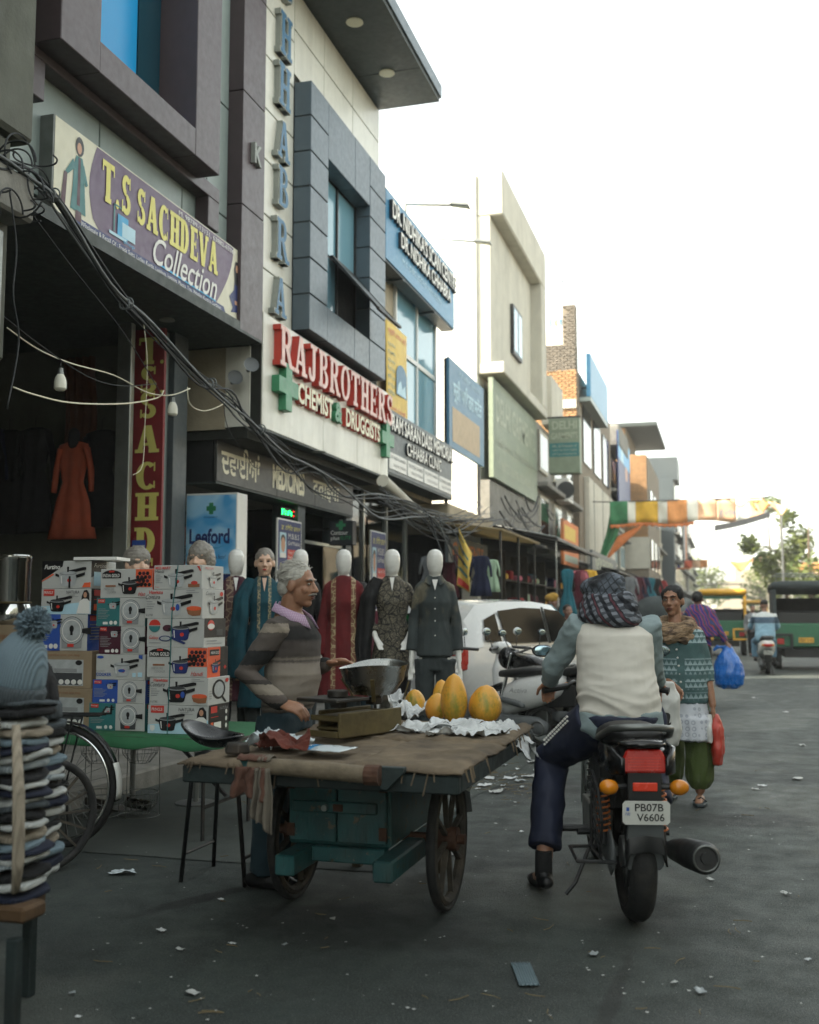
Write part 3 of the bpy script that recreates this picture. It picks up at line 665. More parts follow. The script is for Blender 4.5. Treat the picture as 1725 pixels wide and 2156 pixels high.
c0,c1=along(618,692,X);solidtext('CHEMIST',T,(c0,.42,c1,.66),.06,'cream','letter_red',b)
c0,c1=along(697,712,X);solidtext('&',T,(c0,.42,c1,.67),.06,'letter_green','letter_green',b)
c0,c1=along(720,792,X);solidtext('DRUGGISTS',T,(c0,.42,c1,.66),.06,'cream','letter_red',b)
for u0,u1 in((572,614),(793,818)):
 c0,c1=along(u0,u1,X);w_=c1-c0;zc=.52 if u0<700 else .52;t3=w_*.32;hh_=.26
 q=MB('letter_green');a=w_/2;q.prism([(c0+a-t3/2,zc-hh_),(c0+a+t3/2,zc-hh_),(c0+a+t3/2,zc-t3/2),(c1,zc-t3/2),(c1,zc+t3/2),(c0+a+t3/2,zc+t3/2),(c0+a+t3/2,zc+hh_),(c0+a-t3/2,zc+hh_),(c0+a-t3/2,zc+t3/2),(c0,zc+t3/2),(c0,zc-t3/2),(c0+a-t3/2,zc-t3/2)],0,.09,T);q.build('cross',b,bevel=.004)
rebase(b,(-4.8,12.3,3.31))
b=thing('medicine_board','dark grey board reading MEDICINES in three scripts below the white fascia','sign')
X=-5.09;Y0,Y1,Z0,Z1=10.16,14.5,2.76,3.29;T=fx(X,Y0,Z0)
for y0,y1 in((Y0,11.75),(11.75,13.0),(13.0,Y1)):panel(b,y0,y1,Z0,Z1,X,'board_dark',.04,.003)
q=MB('black');q.bx(-5.45,X-.045,Y0+.005,Y1-.005,Z0,Z1);q.build('box',b)
q=MB('soffit');q.bx(-5.46,X-.004,Y0,Y1,Z0-.02,Z0-.001);q.build('underside',b)
y0_,y1_=onX(466,950,X).y-Y0,onX(547,1000,X).y-Y0
q=MB('cream');TT=T@Matrix.Translation((0,0,.004))
q.text('ਦਵਾਈਆਂ',TT,(y0_,.1,y1_,.44),bold=.02);q.build('lettering',b);q=MB('cream')
a_,b_=onX(574,1000,X).y-Y0,onX(641,1000,X).y-Y0;q.text('MEDICINES',TT,(a_,.09,b_,.38),bold=.045);q.build('lettering',b);q=MB('cream')
a_,b_=onX(659,1000,X).y-Y0,onX(714,1000,X).y-Y0;q.text('दवाईया',TT,(a_,.1,b_,.42),bold=.02)
q.build('lettering',b);rebase(b,(-5.2,12.3,2.76))
a0,a1=onY(392,1040,10.05),onY(500,1040,10.05)
b=thing('pharmacy_light_box','tall white light box with pale blue panel and small green cross','sign')
q=MB('print_white');q.bx(a0.x,a1.x,10.055,10.3,.6,2.62);q.build('box',b,bevel=.006)
q=MB();T=fy(10.05,a0.x,0);W_=a1.x-a0.x;TT=T@Matrix.Translation((0,0,.004))
n=NT('lightbox_blue');n.fin(n.mix(n.mr(n.noise(3.2,1,None,.5,1.5),.35,.65),'#4b9fd6','#aed8ee'),.35)
q.mat('lightbox_blue');q.flat(rect(.012,1.78,W_-.012,2.6),T,.001);q.mat('navy_print');q.flat(rect(.012,.62,W_-.012,1.775),T,.001)
q.mat('letter_green');q.flat(rect(W_*.46,2.4,W_*.54,2.52),T,.003);q.flat(rect(W_*.41,2.435,W_*.59,2.485),T,.0035)
q.mat('navy_print');q.text('Leeford',TT,(.05,2.09,W_-.08,2.25),bold=.03);q.text('We Care To Serve You Better!',TT,(.08,1.935,W_-.12,1.975),shear=.2);q.text('PHARMACY',TT,(W_*.37,2.36,W_*.63,2.375))
q.mat('skyblue_print');q.flat([(W_*.4,2.06),(W_*.6,2.035),(W_*.93,2.09),(W_*.62,2.055)],T,.003)
q.mat('print_white');q.text('RAJ',TT,(.1,1.5,W_-.08,1.68),bold=.02);q.text('BROTHERS',TT,(.06,1.36,W_-.06,1.44),bold=.02)
q.build('print',b);rebase(b,(-5.1,10.15,.6))
M('letter_face2','#d9b5aa',.45)
M('led_green','#0a8a3a',.5,**{'Emission Color':lin('#18ff70'),'Emission Strength':1.6});M('led_red','#a01818',.5,**{'Emission Color':lin('#ff2a1c'),'Emission Strength':1.6})
p0,p1=onX(592,1070,-5.2),onX(640,1093,-5.2)
b=thing('led_sign','small black LED sign glowing green and red under the medicine board','sign')
q=MB('black_print');q.bx(-5.24,-5.2,p0.y,p1.y,p1.z-.02,p0.z+.02);q.build('case',b)
dots={'R':('110','101','110','101','101'),'A':('010','101','111','101','101'),'J':('111','010','010','010','110'),'I':('111','100','111','100','111')}
Wl=p1.y-p0.y;Hl=p0.z-p1.z;cell=Wl/16
q=MB();T=fx(-5.198,p0.y,p1.z)
for i,ch in enumerate('RAJI'):
 q.mat('led_green' if i<2 else 'led_red')
 for r_,row in enumerate(dots[ch]):
  for c_,bit in enumerate(row):
   if bit=='1':q.flat(disc(cell*(.8+i*3.9+c_*1.1),Hl*(1-(r_+.5)/5),cell*.45,Hl*.085,8),T)
q.build('lamps',b);rebase(b,(-5.22,p0.y,p1.z))
def poster(nm,label,u0,u1,v0,v1,X,base='navy_print'):
 p0,p1=onX(u0,v0,X),onX(u1,v0,X);z0=onX((u0+u1)/2,v1,X).z;z1=onX((u0+u1)/2,v0,X).z
 b=thing(nm,label,'poster');W_=p1.y-p0.y;H_=z1-z0;T=fx(X,p0.y,z0);TT=T@Matrix.Translation((0,0,.006))
 q=MB('print_white');q.bx(X-.02,X,p0.y-.02,p1.y+.02,z0-.02,z1+.02);q.build('backing',b)
 q=MB(base);q.flat(rect(0,0,W_,H_),T,.002)
 q.mat('paleblue_print');q.flat(rect(W_*.06,H_*.45,W_*.34,H_*.82),T,.004);q.mat('skin_print');q.flat(disc(W_*.2,H_*.64,W_*.09,H_*.11,14),T,.006)
 q.mat('black_print');q.flat(disc(W_*.2,H_*.72,W_*.1,H_*.07,14),T,.0055);q.mat('print_white');q.flat(rect(W_*.08,H_*.45,W_*.32,H_*.52),T,.0062)
 q.mat('yellow_print');q.text('ਡਾ. ਨਿਧਿਕਾ ਛਾਬੜਾ',TT,(W_*.12,H_*.86,W_*.95,H_*.95));q.text('ਔਰਤਾਂ ਦੇ ਰੋਗਾਂ ਦੇ ਮਾਹਿਰ',TT,(W_*.06,H_*.3,W_*.95,H_*.37))
 q.mat('print_white');q.text('M.B.B.S',TT,(W_*.42,H_*.74,W_*.9,H_*.82));q.text('(Gold Medalist)',TT,(W_*.4,H_*.63,W_*.95,H_*.71))
 q.mat('red_print');q.flat(rect(W_*.4,H_*.42,W_*.96,H_*.58),T,.004);q.mat('print_white');q.text('Timings 9 AM - 2 PM',TT,(W_*.43,H_*.51,W_*.93,H_*.56));q.text('Evening 5 to 8',TT,(W_*.43,H_*.44,W_*.93,H_*.49))
 q.mat('print_white')
 for k in range(3):q.flat(rect(W_*.08,H_*(.2-.07*k),W_*(.7-.1*k),H_*(.235-.07*k)),T,.004)
 q.build('print',b);rebase(b,(X,p0.y,z0));return b
poster('framed_poster','navy clinic poster with portrait in white frame by the chemist entrance',586,634,1098,1240,-5.13)
poster('door_poster','narrow navy clinic poster stuck on the pier at the end of the chemist shop',782,812,1122,1300,-5.12)
p0,p1=onY(693,1097,13.4),onY(743,1147,13.4)
b=thing('projecting_sign','square black projecting sign with white and green words under a green cross','sign')
q=MB('letter_black');q.bx(p0.x,p1.x,13.4,13.55,p1.z,p0.z);q.build('box',b,bevel=.008)
T=fy(13.4,p0.x,p1.z);W_=p1.x-p0.x;H_=p0.z-p1.z;TT=T@Matrix.Translation((0,0,.004))
q=MB('print_white');q.text('Contour',TT,(W_*.08,H_*.42,W_*.8,H_*.6),bold=.01);q.text('plus',TT,(W_*.08,H_*.16,W_*.45,H_*.36),bold=.01);q.mat('green_print');q.text('ELITE',TT,(W_*.5,H_*.22,W_*.92,H_*.36),bold=.01)
q.mat('letter_green');q.flat(rect(W_*.42,H_*.62,W_*.58,H_*1.0),T,.003);q.flat(rect(W_*.3,H_*.75,W_*.7,H_*.88),T,.0035);q.build('print',b)
q=MB('metal_dark');q.beam((p0.x-.3,13.48,p0.z-.1),(p0.x,13.48,p0.z-.1),.03,.03);q.build('bracket',b);rebase(b,(p0.x,13.4,p1.z))
# clinic building
b=thing('clinic_building','beige clinic building with tall white framed windows under the bright blue sign','building')
Xw=-4.92
q=MB('plaster_beige');q.bx(-9.5,Xw,14.5,18.25,3.3,6.6);q.build('wall',b)
q=MB('glass_dark');q.bx(-9.5,-5.4,14.6,18.25,.15,3.3);q.build('shop_glass',b)
for yy in(14.62,15.8,17,18.18):q=MB('aluminium');q.bx(-5.399,-5.36,yy-.03,yy+.03,.15,3.3);q.build('glass_post',b)
y0,y1=onX(828,700,Xw).y,onX(914,800,Xw).y;z0,z1=4.4,onX(828,592,Xw).z
win=MB('print_white');fr=[(y0,y1,z0,z0+.06),(y0,y1,z1-.06,z1),(y0,y0+.06,z0+.06,z1-.06),(y1-.06,y1,z0+.06,z1-.06),((y0+y1)/2-.03,(y0+y1)/2+.03,z0+.06,z1-.06)]
for a in fr:win.bx(Xw,Xw+.05,*a)
zmid=z0+(z1-z0)*.52
for a in((y0+.06,(y0+y1)/2-.03),((y0+y1)/2+.03,y1-.06)):win.bx(Xw,Xw+.05,a[0],a[1],zmid-.04,zmid+.04)
win=win.build('window',b,bevel=.004)
for a in((y0+.06,(y0+y1)/2-.03),((y0+y1)/2+.03,y1-.06)):
 for c in((z0+.06,zmid-.04),(zmid+.04,z1-.06)):
  q=MB('glass_pale');q.bx(Xw+.005,Xw+.02,a[0],a[1],c[0],c[1]);q.build('pane',win)
q=MB('plaster_bright');q.bx(-9.5,-4.98,14.5,18.2,6.6,7.4);q.build('parapet',b)
rebase(b,(-7,16.4,0))
b=thing('blue_rooftop_sign','bright blue rooftop signboard with rows of raised white letters','sign')
X=-4.6;Y0,Y1,Z0,Z1=14.5,18.66,6.55,7.62;T=fx(X,Y0,Z0)
q=MB('sign_blue');q.bx(-4.85,X,Y0,Y1,Z0,Z1);q.build('box',b,bevel=.006)
q=MB('acp_dark');q.bx(-4.84,X-.02,Y0+.02,Y1-.02,Z0-.03,Z0-.002)
for yy in(15.4,17.3):q.bx(-4.95,X-.01,yy,yy+.12,Z0-.06,Z0-.032)
q.build('support_rail',b)
L_=Y1-Y0
solidtext("DR. NIDHIKA'S SCAN CENTRE",T,(.16,.66,L_-.02,.94),.055,'white','letter_black',b,'lettering',.02)
solidtext('DR. NIDHIKA CHHABRA',T,(.62,.36,L_-.45,.60),.05,'white','letter_black',b,'lettering',.02)
q=MB('paleblue_print');q.text('M.S. OBG (GOLD MEDALIST)',T@Matrix.Translation((0,0,.004)),(.85,.16,L_-.95,.27));q.build('lettering',b)
rebase(b,(-4.7,16.5,6.55))
b=thing('clinic_fascia_sign','grey clinic fascia sign with raised white letters and four name plates','sign')
X=-4.58;Y0,Y1,Z0,Z1=14.58,18.36,3.4,4.34;T=fx(X,Y0,Z0);L_=Y1-Y0;TT=T@Matrix.Translation((0,0,.004))
q=MB('board_slate');q.bx(-4.95,X,Y0,Y1,Z0,Z1);q.build('box',b,bevel=.006)
q=MB('soffit');q.bx(-5.4,X-.004,Y0,Y1,Z0-.03,Z0-.002);q.build('underside',b)
solidtext('RAM SARAN DASS MEMORIAL',T,(.04,.62,L_-.03,.86),.04,'white','letter_black',b,'lettering',.025)
solidtext('CHHABRA CLINIC',T,(.85,.36,2.9,.56),.03,'white','letter_black',b,'lettering',.015)
for k in range(4):
 x0=.02+k*.94;q=MB('print_white');q.prism(rect(x0,.06,x0+.88,.3),0,.01,T)
 q.mat('darkgrey_print');q.text(('DR. RAJESH CHHABRA','DR. RITESH CHHABRA','DR. JEWRIT CHHABRA','DR. NIDHIKA CHHABRA')[k],T@Matrix.Translation((0,0,.013)),(x0+.06,.2,x0+.82,.26));q.text('M.B.B.S. M.D. PHYSICIAN',T@Matrix.Translation((0,0,.013)),(x0+.2,.11,x0+.82,.15));q.build('name_plate',b)
rebase(b,(-4.7,16.5,3.4))
p0,p1=onX(813,700,-4.8),onX(857,800,-4.8);z0,z1=4.36,onX(835,690,-4.8).z
b=thing('yellow_banner','yellow cloth banner with blue arch picture tied over the clinic window','banner')
T=fx(-4.8,p0.y,z0);W_=p1.y-p0.y;H_=z1-z0;TT=T@Matrix.Translation((0,0,.012))
q=MB('sign_yellow');q.grid(lambda a,c:(a*W_,c*H_,.008*math.sin(a*7+c*5)),10,14,T);q.build('cloth',b,smooth='all',solid=.004)
q=MB('red_print');q.text('ਸ਼੍ਰੀ ਰਾਮ ਜੀ',TT,(W_*.08,H_*.86,W_*.92,H_*.94));q.text('ਆਪ ਜੀ ਨੂੰ ਬੇਨਤੀ',TT,(W_*.1,H_*.06,W_*.9,H_*.13))
q.mat('teal_print')
for k in range(7):q.text(('ਸਮੂਹ ਸੰਗਤ','ਨੂੰ ਸੂਚਿਤ','ਕੀਤਾ ਜਾਂਦਾ','ਹੈ ਕਿ ਮੰਦਰ','ਵਿਖੇ ਹਰ','ਸਾਲ ਦੀ ਤਰਾਂ','ਸਮਾਗਮ')[k],TT,(W_*.06,H_*(.74-.085*k),W_*.4,H_*(.785-.085*k)))
q.mat('sign_blue_dark');q.flat([(W_*.45,H_*.28),(W_*.95,H_*.28)]+disc(W_*.7,H_*.5,W_*.25,H_*.12,12,0,math.pi),T,.013)
q.mat('paleblue_print');q.flat([(W_*.47,H_*.29),(W_*.93,H_*.29),(W_*.85,H_*.42),(W_*.74,H_*.36),(W_*.66,H_*.45),(W_*.55,H_*.4)],T,.0145);q.build('print',b);rebase(b,(-4.8,p0.y,z0))
for i,(a,c,lab)in enumerate((((855,430),(982,432),'flood light arm reaching out from the middle of the blue sign'),((925,503),(1027,510),'flood light arm reaching out over the far end of the blue sign'))):
 p=onX(*a,-4.7);e=onY(*c,p.y);e.y=p.y
 b=thing('flood_light',lab,'street light',p,0,'flood lights on the blue sign');d=e-p;d.y=0
 q=MB('aluminium');q.tube([(0,0,0),tuple(d*.78)],.022,8);q.build('arm',b)
 q=MB('metal_grey');m_=Matrix.Translation(d*.9)@Matrix.Rotation(R(12),4,'Y');q.add([m_@V(v_)for v_ in((-.16,-.07,-.02),(.16,-.1,-.02),(.16,.1,-.02),(-.16,.07,-.02),(-.14,-.05,.04),(.13,-.07,.03),(.13,.07,.03),(-.14,.05,.04))],[(0,3,2,1),(4,5,6,7),(0,1,5,4),(1,2,6,5),(2,3,7,6),(3,0,4,7)]);q.build('lamp_head',b,bevel=.008)
 q=MB('cream');q.add([m_@V(v_)for v_ in((-.12,-.05,-.024),(.13,-.07,-.024),(.13,.07,-.024),(-.12,.05,-.024))],[(3,2,1,0)]);q.build('lens',b)
 q=MB('aluminium');q.beam((0,0,-.28),(0,0,.02),.03,.03);q.build('bracket',b)
 # low tin-roofed shop in the gap, where the sun gets through
b=thing('tin_roof_shop','low garment shop with corrugated roof squeezed between taller buildings','building')
q=MB('plaster_beige');q.bx(-9.5,-4.62,18.3,22.08,3.05,3.32);q.build('roof_slab',b,bevel=.03)
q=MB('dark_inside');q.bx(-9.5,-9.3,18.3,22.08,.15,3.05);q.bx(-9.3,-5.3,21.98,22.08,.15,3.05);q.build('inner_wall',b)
q=MB('tin_sheet');q.grid(lambda a,c:(-5.0+1.35*c,18.25+4.0*a,3.0-.18*c+.022*math.sin(a*4.0/.09*2*math.pi)),264,2);q.build('corrugated_roof',b,smooth='all',solid=.003)
q=MB('board_slate');q.bx(-4.72,-4.66,18.4,21.7,2.28,2.76);fb=q.build('fascia',b)
q=MB('sign_orange');q.text('GARMENTS',fx(-4.655,18.4,2.28),(.3,.1,2.9,.38),bold=.02);q.build('fascia_lettering',b)
for y in(18.4,20.1,21.9):q=MB('metal_dark');q.beam((-3.72,y,.0),(-3.72,y,2.82),.04,.04);q.build('post',b)
rebase(b,(-7,20.2,0))
b=thing('religious_signboard','blue signboard with white Punjabi lettering and tan panel against the sunlit wall','sign')
X=-4.6;p0,p1=onX(946,800,X),onX(1019,880,X);Z0,Z1=4.33,5.95;T=fx(X,p0.y,Z0);W_=p1.y-p0.y;H_=Z1-Z0;TT=T@Matrix.Translation((0,0,.006))
q=MB('sign_blue_dark');q.bx(X-.05,X,p0.y,p1.y,Z0,Z1);q.build('board',b,bevel=.004)
q=MB('sign_tan');q.flat(rect(W_*.08,H_*.08,W_*.86,H_*.47),T,.003);q.mat('paleblue_print');q.text('ਸ਼੍ਰੀ ਆਇਰਨ ਸਟੋਰ',TT,(W_*.1,H_*.52,W_*.92,H_*.82),bold=.03);q.text('ਨੇੜੇ ਸਿਵਲ ਹਸਪਤਾਲ',TT,(W_*.25,H_*.87,W_*.9,H_*.94));q.build('print',b)
for yy in(p0.y+.1,p1.y-.1):q=MB('metal_dark');q.beam((X-.09,yy,3.3),(X-.09,yy,Z1),.05,.05);q.build('support',b)
rebase(b,(X,p0.y,Z0))
# white building with the overhanging upper floors
b=thing('white_overhang_building','white plastered building whose upper floors overhang a faded green sign','building')
q=MB('plaster_bright');q.bx(-12,-4.95,22.12,28.05,0,10.95);q.build('wall',b,bevel=.02)
q=MB('plaster_white');q.bx(-4.948,-4.36,22.16,28.0,6.5,6.75);q.build('overhang_slab',b,bevel=.02)
q=MB('plaster_white');q.bx(-4.948,-4.36,22.16,28.0,10.0,11.0);q.build('parapet',b,bevel=.03)
q=MB('plaster_white');q.bx(-4.948,-4.362,27.3,27.99,6.75,10.0);q.build('pier',b,bevel=.02)
q=MB('plaster_white');q.bx(-4.948,-4.66,22.17,27.3,6.75,10.0);q.build('recess_wall',b)
y0,y1=onX(1080,700,-4.6).y,onX(1098,700,-4.6).y;z0=onX(1090,755,-4.6).z;z1=onX(1080,640,-4.6).z
win=MB('metal_dark');win.bx(-4.658,-4.58,y0,y1,z0,z1);win=win.build('window',b)
for k in range(2):q=MB('glass_pale');q.bx(-4.578,-4.57,y0+.06+k*(y1-y0)/2,y0-.06+(k+1)*(y1-y0)/2,z0+.08,z1-.08);q.build('pane',win)
q=MB('concrete');q.bx(-4.95,-4.7,22.14,28.04,3.1,4.2);q.build('lower_band',b)
q=MB('dark_inside');q.bx(-4.94,-4.9,22.3,27.8,.15,3.1);q.build('shop_opening',b)
rebase(b,(-8,25,0))
b=thing('faded_green_signboard','large sun-faded green shop signboard under the white overhang','sign')
X=-4.62;Y0,Y1,Z0,Z1=22.18,27.8,4.26,6.42;T=fx(X,Y0,Z0);TT=T@Matrix.Translation((0,0,.006));L_=Y1-Y0
q=MB('sign_green_faded');q.bx(X-.1,X,Y0,Y1,Z0,Z1);q.build('board',b)
q=MB('sign_pale');q.text('DELHI GARMENTS',TT,(.3,1.25,L_-.3,1.85),bold=.02);q.text('Ladies Suits & Woollen Shawls',TT,(.3,.75,L_-.6,.95));q.mat('sign_green_faded');q.flat(rect(.2,.15,L_-.2,.55),T,.003);q.mat('sign_pale');q.text('M. 98723-06190, 80540-50190',TT,(.4,.22,L_-.5,.45));q.build('print',b);rebase(b,(X,25,Z0))
b=thing('hanging_box_sign','green-grey box sign hung at right angles to the wall','sign')
p0,p1=onY(1155,882,28.2),onY(1222,995,28.2);T=fy(28.2,p0.x,p1.z);W_=p1.x-p0.x;H_=p0.z-p1.z;TT=T@Matrix.Translation((0,0,.006))
q=MB('sign_green_faded');q.bx(p0.x,p1.x,28.2,28.6,p1.z,p0.z);q.build('box',b,bevel=.01)
q=MB('teal_print');q.flat(rect(0.02,H_*.3,W_-.02,H_*.55),T,.003);q.mat('sign_pale');q.text('DELHI',TT,(W_*.12,H_*.8,W_*.92,H_*.95),bold=.02);q.text('GARMENTS',TT,(W_*.08,H_*.62,W_*.94,H_*.74),bold=.02)
for k,tx in enumerate(('Mfrs. & Wholesaler of','Ladies Top, Kurti, Legging','& All Types of Ready Garments')):q.text(tx,TT,(W_*.12,H_*(.47-.075*k),W_*.9,H_*(.52-.075*k)))
q.build('print',b);q=MB('metal_dark');q.beam((-4.9,28.4,p0.z+.06),(p1.x,28.4,p0.z+.06),.05,.05);q.build('bracket',b);rebase(b,(p0.x,28.4,p1.z))
# bricks and the farther row
M('brick_tan','#a9825a',.9,var=.25,vs=9,dirt=.5,dcol='#6d543b');M('brick_grey','#6f675c',.9,var=.25,vs=9);M('mortar','#7c7263',.95,var=.2)
def bricks(par,x0,x1,Y,z0,z1,m,bw=.24,bh=.085,ragged=0.):
 q=MB(m);k=0;z=z0
 while z<z1-.03:
  x=x0+(0 if k%2 else bw/2)
  while x<x1-.05:
   e=min(bw,x1-x)
   if not(ragged and z>z1-.5 and rnd.random()<ragged*(z-z1+.5)):q.box((x+e/2,Y-.03+rnd.uniform(-.012,.012),z+bh/2),(e-.03,.07,bh-.022),R(rnd.uniform(-2,2)))
   x+=bw
  z+=bh;k+=1
 o=q.build('bricks',par);o['kind']='stuff';return o
def far_building(nm,label,Y0,Y1,X,z1,m,floors=3,win='glass_dark',nw=3,slabs=True,zg=3.0,depth=5,wfrac=.5):
 b=thing(nm,label,'building')
 q=MB(m);q.bx(X-depth,X,Y0,Y1,zg,z1);q.build('wall',b,bevel=.03)
 q=MB('dark_inside');q.bx(X-depth,X-.35,Y0+.1,Y1-.1,0,zg);q.build('shop_opening',b)
 fh=(z1-zg)/floors
 for f in range(floors):
  if slabs:q=MB('concrete');q.bx(X+.002,X+.35,Y0+.1,Y1-.1,zg+fh*f-.06,zg+fh*f+.08);q.build('slab',b,bevel=.02)
  for k in range(nw):
   wy=(Y1-Y0)/nw;yc=Y0+wy*(k+.5);hw=wy*wfrac/2;za,zb=zg+fh*f+fh*.3,zg+fh*f+fh*.82
   q=MB('plaster_white');q.bx(X+.001,X+.06,yc-hw-.08,yc+hw+.08,za-.1,zb+.1);fr=q.build('window',b)
   q=MB(win);q.bx(X+.061,X+.066,yc-hw,yc+hw,za,zb);q.build('pane',fr)
 return b
b=far_building('concrete_shop_building','weathered concrete building with air conditioner and dark upper windows',28.15,35.9,-4.75,6.6,'concrete',2,'glass_dark',3)
q=MB('plaster_white');q.bx(-4.74,-4.45,29.4,31.6,6.62,8.0);q.build('white_panel',b,bevel=.01)
q=MB('concrete');q.bx(-5.3,-4.5,34.2,35.6,6.62,7.6);q.build('stair_head',b,bevel=.03);rebase(b,(-7,32,0))
p=onX(1196,1035,-4.4);b=thing('air_conditioner','white outdoor air conditioner unit bracketed to the concrete building','air conditioner',p)
q=MB('print_white');q.bx(-.3,.1,-.45,.45,-.35,.35);q.build('case',b,bevel=.02)
for k in range(7):q=MB('darkgrey_print');q.bx(.101,.11,-.38,.38,-.26+.08*k,-.225+.08*k);q.build('grille_slat',b)
q=MB('darkgrey_print');q.flat(disc(0,0,.26,.26,20),fy(-.451));q.build('fan_opening',b)
b=thing('brick_building','half-built brick building with ragged brick pier on its roof','building')
q=MB('mortar');q.bx(-9,-4.55,36,46.8,0,9.6);q.build('wall',b);q=MB('mortar');q.bx(-6.2,-4.6,36.0,36.5,9.6,10.55);q.bx(-5.05,-4.6,36.0,36.4,10.55,11.9);q.build('roof_wall',b)
bricks(b,-6.4,-4.58,36,6.5,9.6,'brick_tan');q=MB('plaster_white');q.bx(-6.3,-4.6,35.88,35.97,8.3,8.6);q.build('render_band',b);bricks(b,-6.2,-4.6,36,9.6,10.55,'brick_grey');bricks(b,-5.05,-4.6,36,10.55,11.95,'brick_grey',ragged=1.2)
for k in range(3):
 q=MB('glass_dark');q.bx(-4.548,-4.5,37+3.2*k,39.2+3.2*k,6.6,8.6);q.build('window',b)
q=MB('plaster_white');q.bx(-4.545,-4.35,37.2,46.0,2.9,6.1);q.build('cladding',b,bevel=.02);rebase(b,(-7,41,0))
for i,yy in enumerate((38.5,41.4,44.2)):
 q=MB('joint');q.bx(-4.349,-4.34,yy,yy+.08,2.92,6.08);o=q.build('cladding_joint',b);o.location=V((0,0,0))-V(b.location)
b=thing('white_billboard','white rooftop billboard with coloured letters behind the brick pier','billboard')
p0,p1=onY(1130,655,38),onY(1196,728,38);q=MB('plaster_bright');q.bx(p0.x,p1.x,38,38.1,p1.z,p0.z+.6);q.build('board',b)
T=fy(38,p0.x,p1.z);W_=p1.x-p0.x;H_=p0.z-p1.z;q=MB();
for ch,m,k in(('i','sign_blue_dark',0),('d','orange_print',1),('e','sign_blue_dark',2)):q.mat(m);q.text(ch,T@Matrix.Translation((0,0,.01)),(W_*(.42+.16*k),H_*.55,W_*(.5+.16*k),H_*.78),bold=.03)
q.mat('grey_print');q.text('TOPS',T@Matrix.Translation((0,0,.01)),(W_*.42,H_*.32,W_*.82,H_*.44));q.build('lettering',b)
q=MB('metal_dark');q.beam((p0.x+.3,38.2,9.55),(p0.x+.3,38.2,p0.z),.08,.08);q.build('support',b);rebase(b,(p0.x,38,p1.z))
b=thing('sky_blue_panel_sign','plain light blue sign panel leaning out from the brick building top','sign')
q=MB('sign_blue');X=-4.15;q.bx(X-.15,X,36.3,42.0,8.75,10.25);q.build('panel',b,bevel=.01)
q=MB('metal_dark')
for yy in(37,39,41):q.beam((-4.58,yy,9.2),(X-.1,yy,9.2),.06,.06)
q.build('brackets',b);q=MB('acp_grey');q.bx(X-.4,X-.01,36.32,41.98,8.6,8.748);q.build('lower_edge',b);rebase(b,(X,39,8.6))
b=far_building('grey_banner_building','grey building carrying a tall blue banner',46.9,55,-4.7,8.6,'plaster_grey',3,'glass_pale',2)
q=MB('concrete');q.bx(-6,-4.2,47.5,52,8.75,9.7);q.build('water_tank',b,bevel=.05);rebase(b,(-7,51,0))
b=thing('tall_blue_banner','tall blue and navy advertising banner on the grey building','banner');X=-4.25
q=MB('navy_print');q.bx(X-.06,X,47.2,53.4,6.0,9.4);q.build('sheet',b);q=MB('skyblue_print');q.flat(rect(0,2.2,6.2,3.4),fx(X,47.2,6.0),.004);q.mat('paleblue_print');q.flat([(1.2,2.2),(2.6,2.2),(2.3,3.0),(1.6,3.0)],fx(X,47.2,6),.008);q.mat('skin_print');q.flat(disc(4,1.9,.6,.35),fx(X,47.2,6),.008);q.build('print',b);rebase(b,(X,50,6))
b=thing('brick_tower_building','tan brick tower with flat roof slab projecting over the street','building')
q=MB('mortar');q.bx(-9,-3.55,55.4,66,0,9.4);q.bx(-6.5,-4.6,55.6,62,9.4,10.9);q.build('wall',b);bricks(b,-5.6,-3.57,55.4,5.2,9.4,'brick_tan');bricks(b,-5.8,-4.62,55.6,9.4,10.9,'brick_tan')
q=MB('soffit');q.bx(-7,-3.0,55.2,64,10.9,11.1);q.build('roof_slab',b);q=MB('plaster_white');q.bx(-5.4,-3.5,55.3,55.39,3.6,5.2);q.build('render_patch',b)
for k in range(3):
 for f in range(2):q=MB('glass_dark');q.bx(-3.549,-3.5,57+3*k,58.6+3*k,3.6+2.6*f,5.2+2.6*f);q.build('window',b)
rebase(b,(-6,60,0))
for(Y0,Y1,X,z1,m,fl,lab)in((66.2,75,-3.9,7.6,'plaster_white',2,'pale three storey building beyond the brick tower'),(75.3,88,-3.1,10.6,'acp_dark',4,'dark slate building with vertical sign far along the shop row'),(88.3,101,-3.2,8.4,'plaster_beige',3,'beige building behind the dark slate building'),(101.3,118,-3.0,10.0,'concrete',4,'tall weathered concrete block near the end of the shop row'),(118.5,140,-3.2,7.5,'plaster_grey',3,'grey block closing the far end of the shop row')):
 b=far_building('distant_shop_building',lab,Y0,Y1,X,z1,m,fl,'glass_dark',3)
 if m=='acp_dark':
  q=MB('darkgrey_print');q.bx(X+.4,X+.5,79,83,5,9);q.build('vertical_sign',b);q=MB('sign_orange');q.bx(X+.4,X+.5,84.5,86,5,9.2);q.build('orange_sign',b)
  q=MB('acp_dark');q.bx(X-4,X+.3,76,80,10.6,12.2);q.build('roof_room',b)
 rebase(b,(X-2,Y0,0))
frnd=random.Random(3)
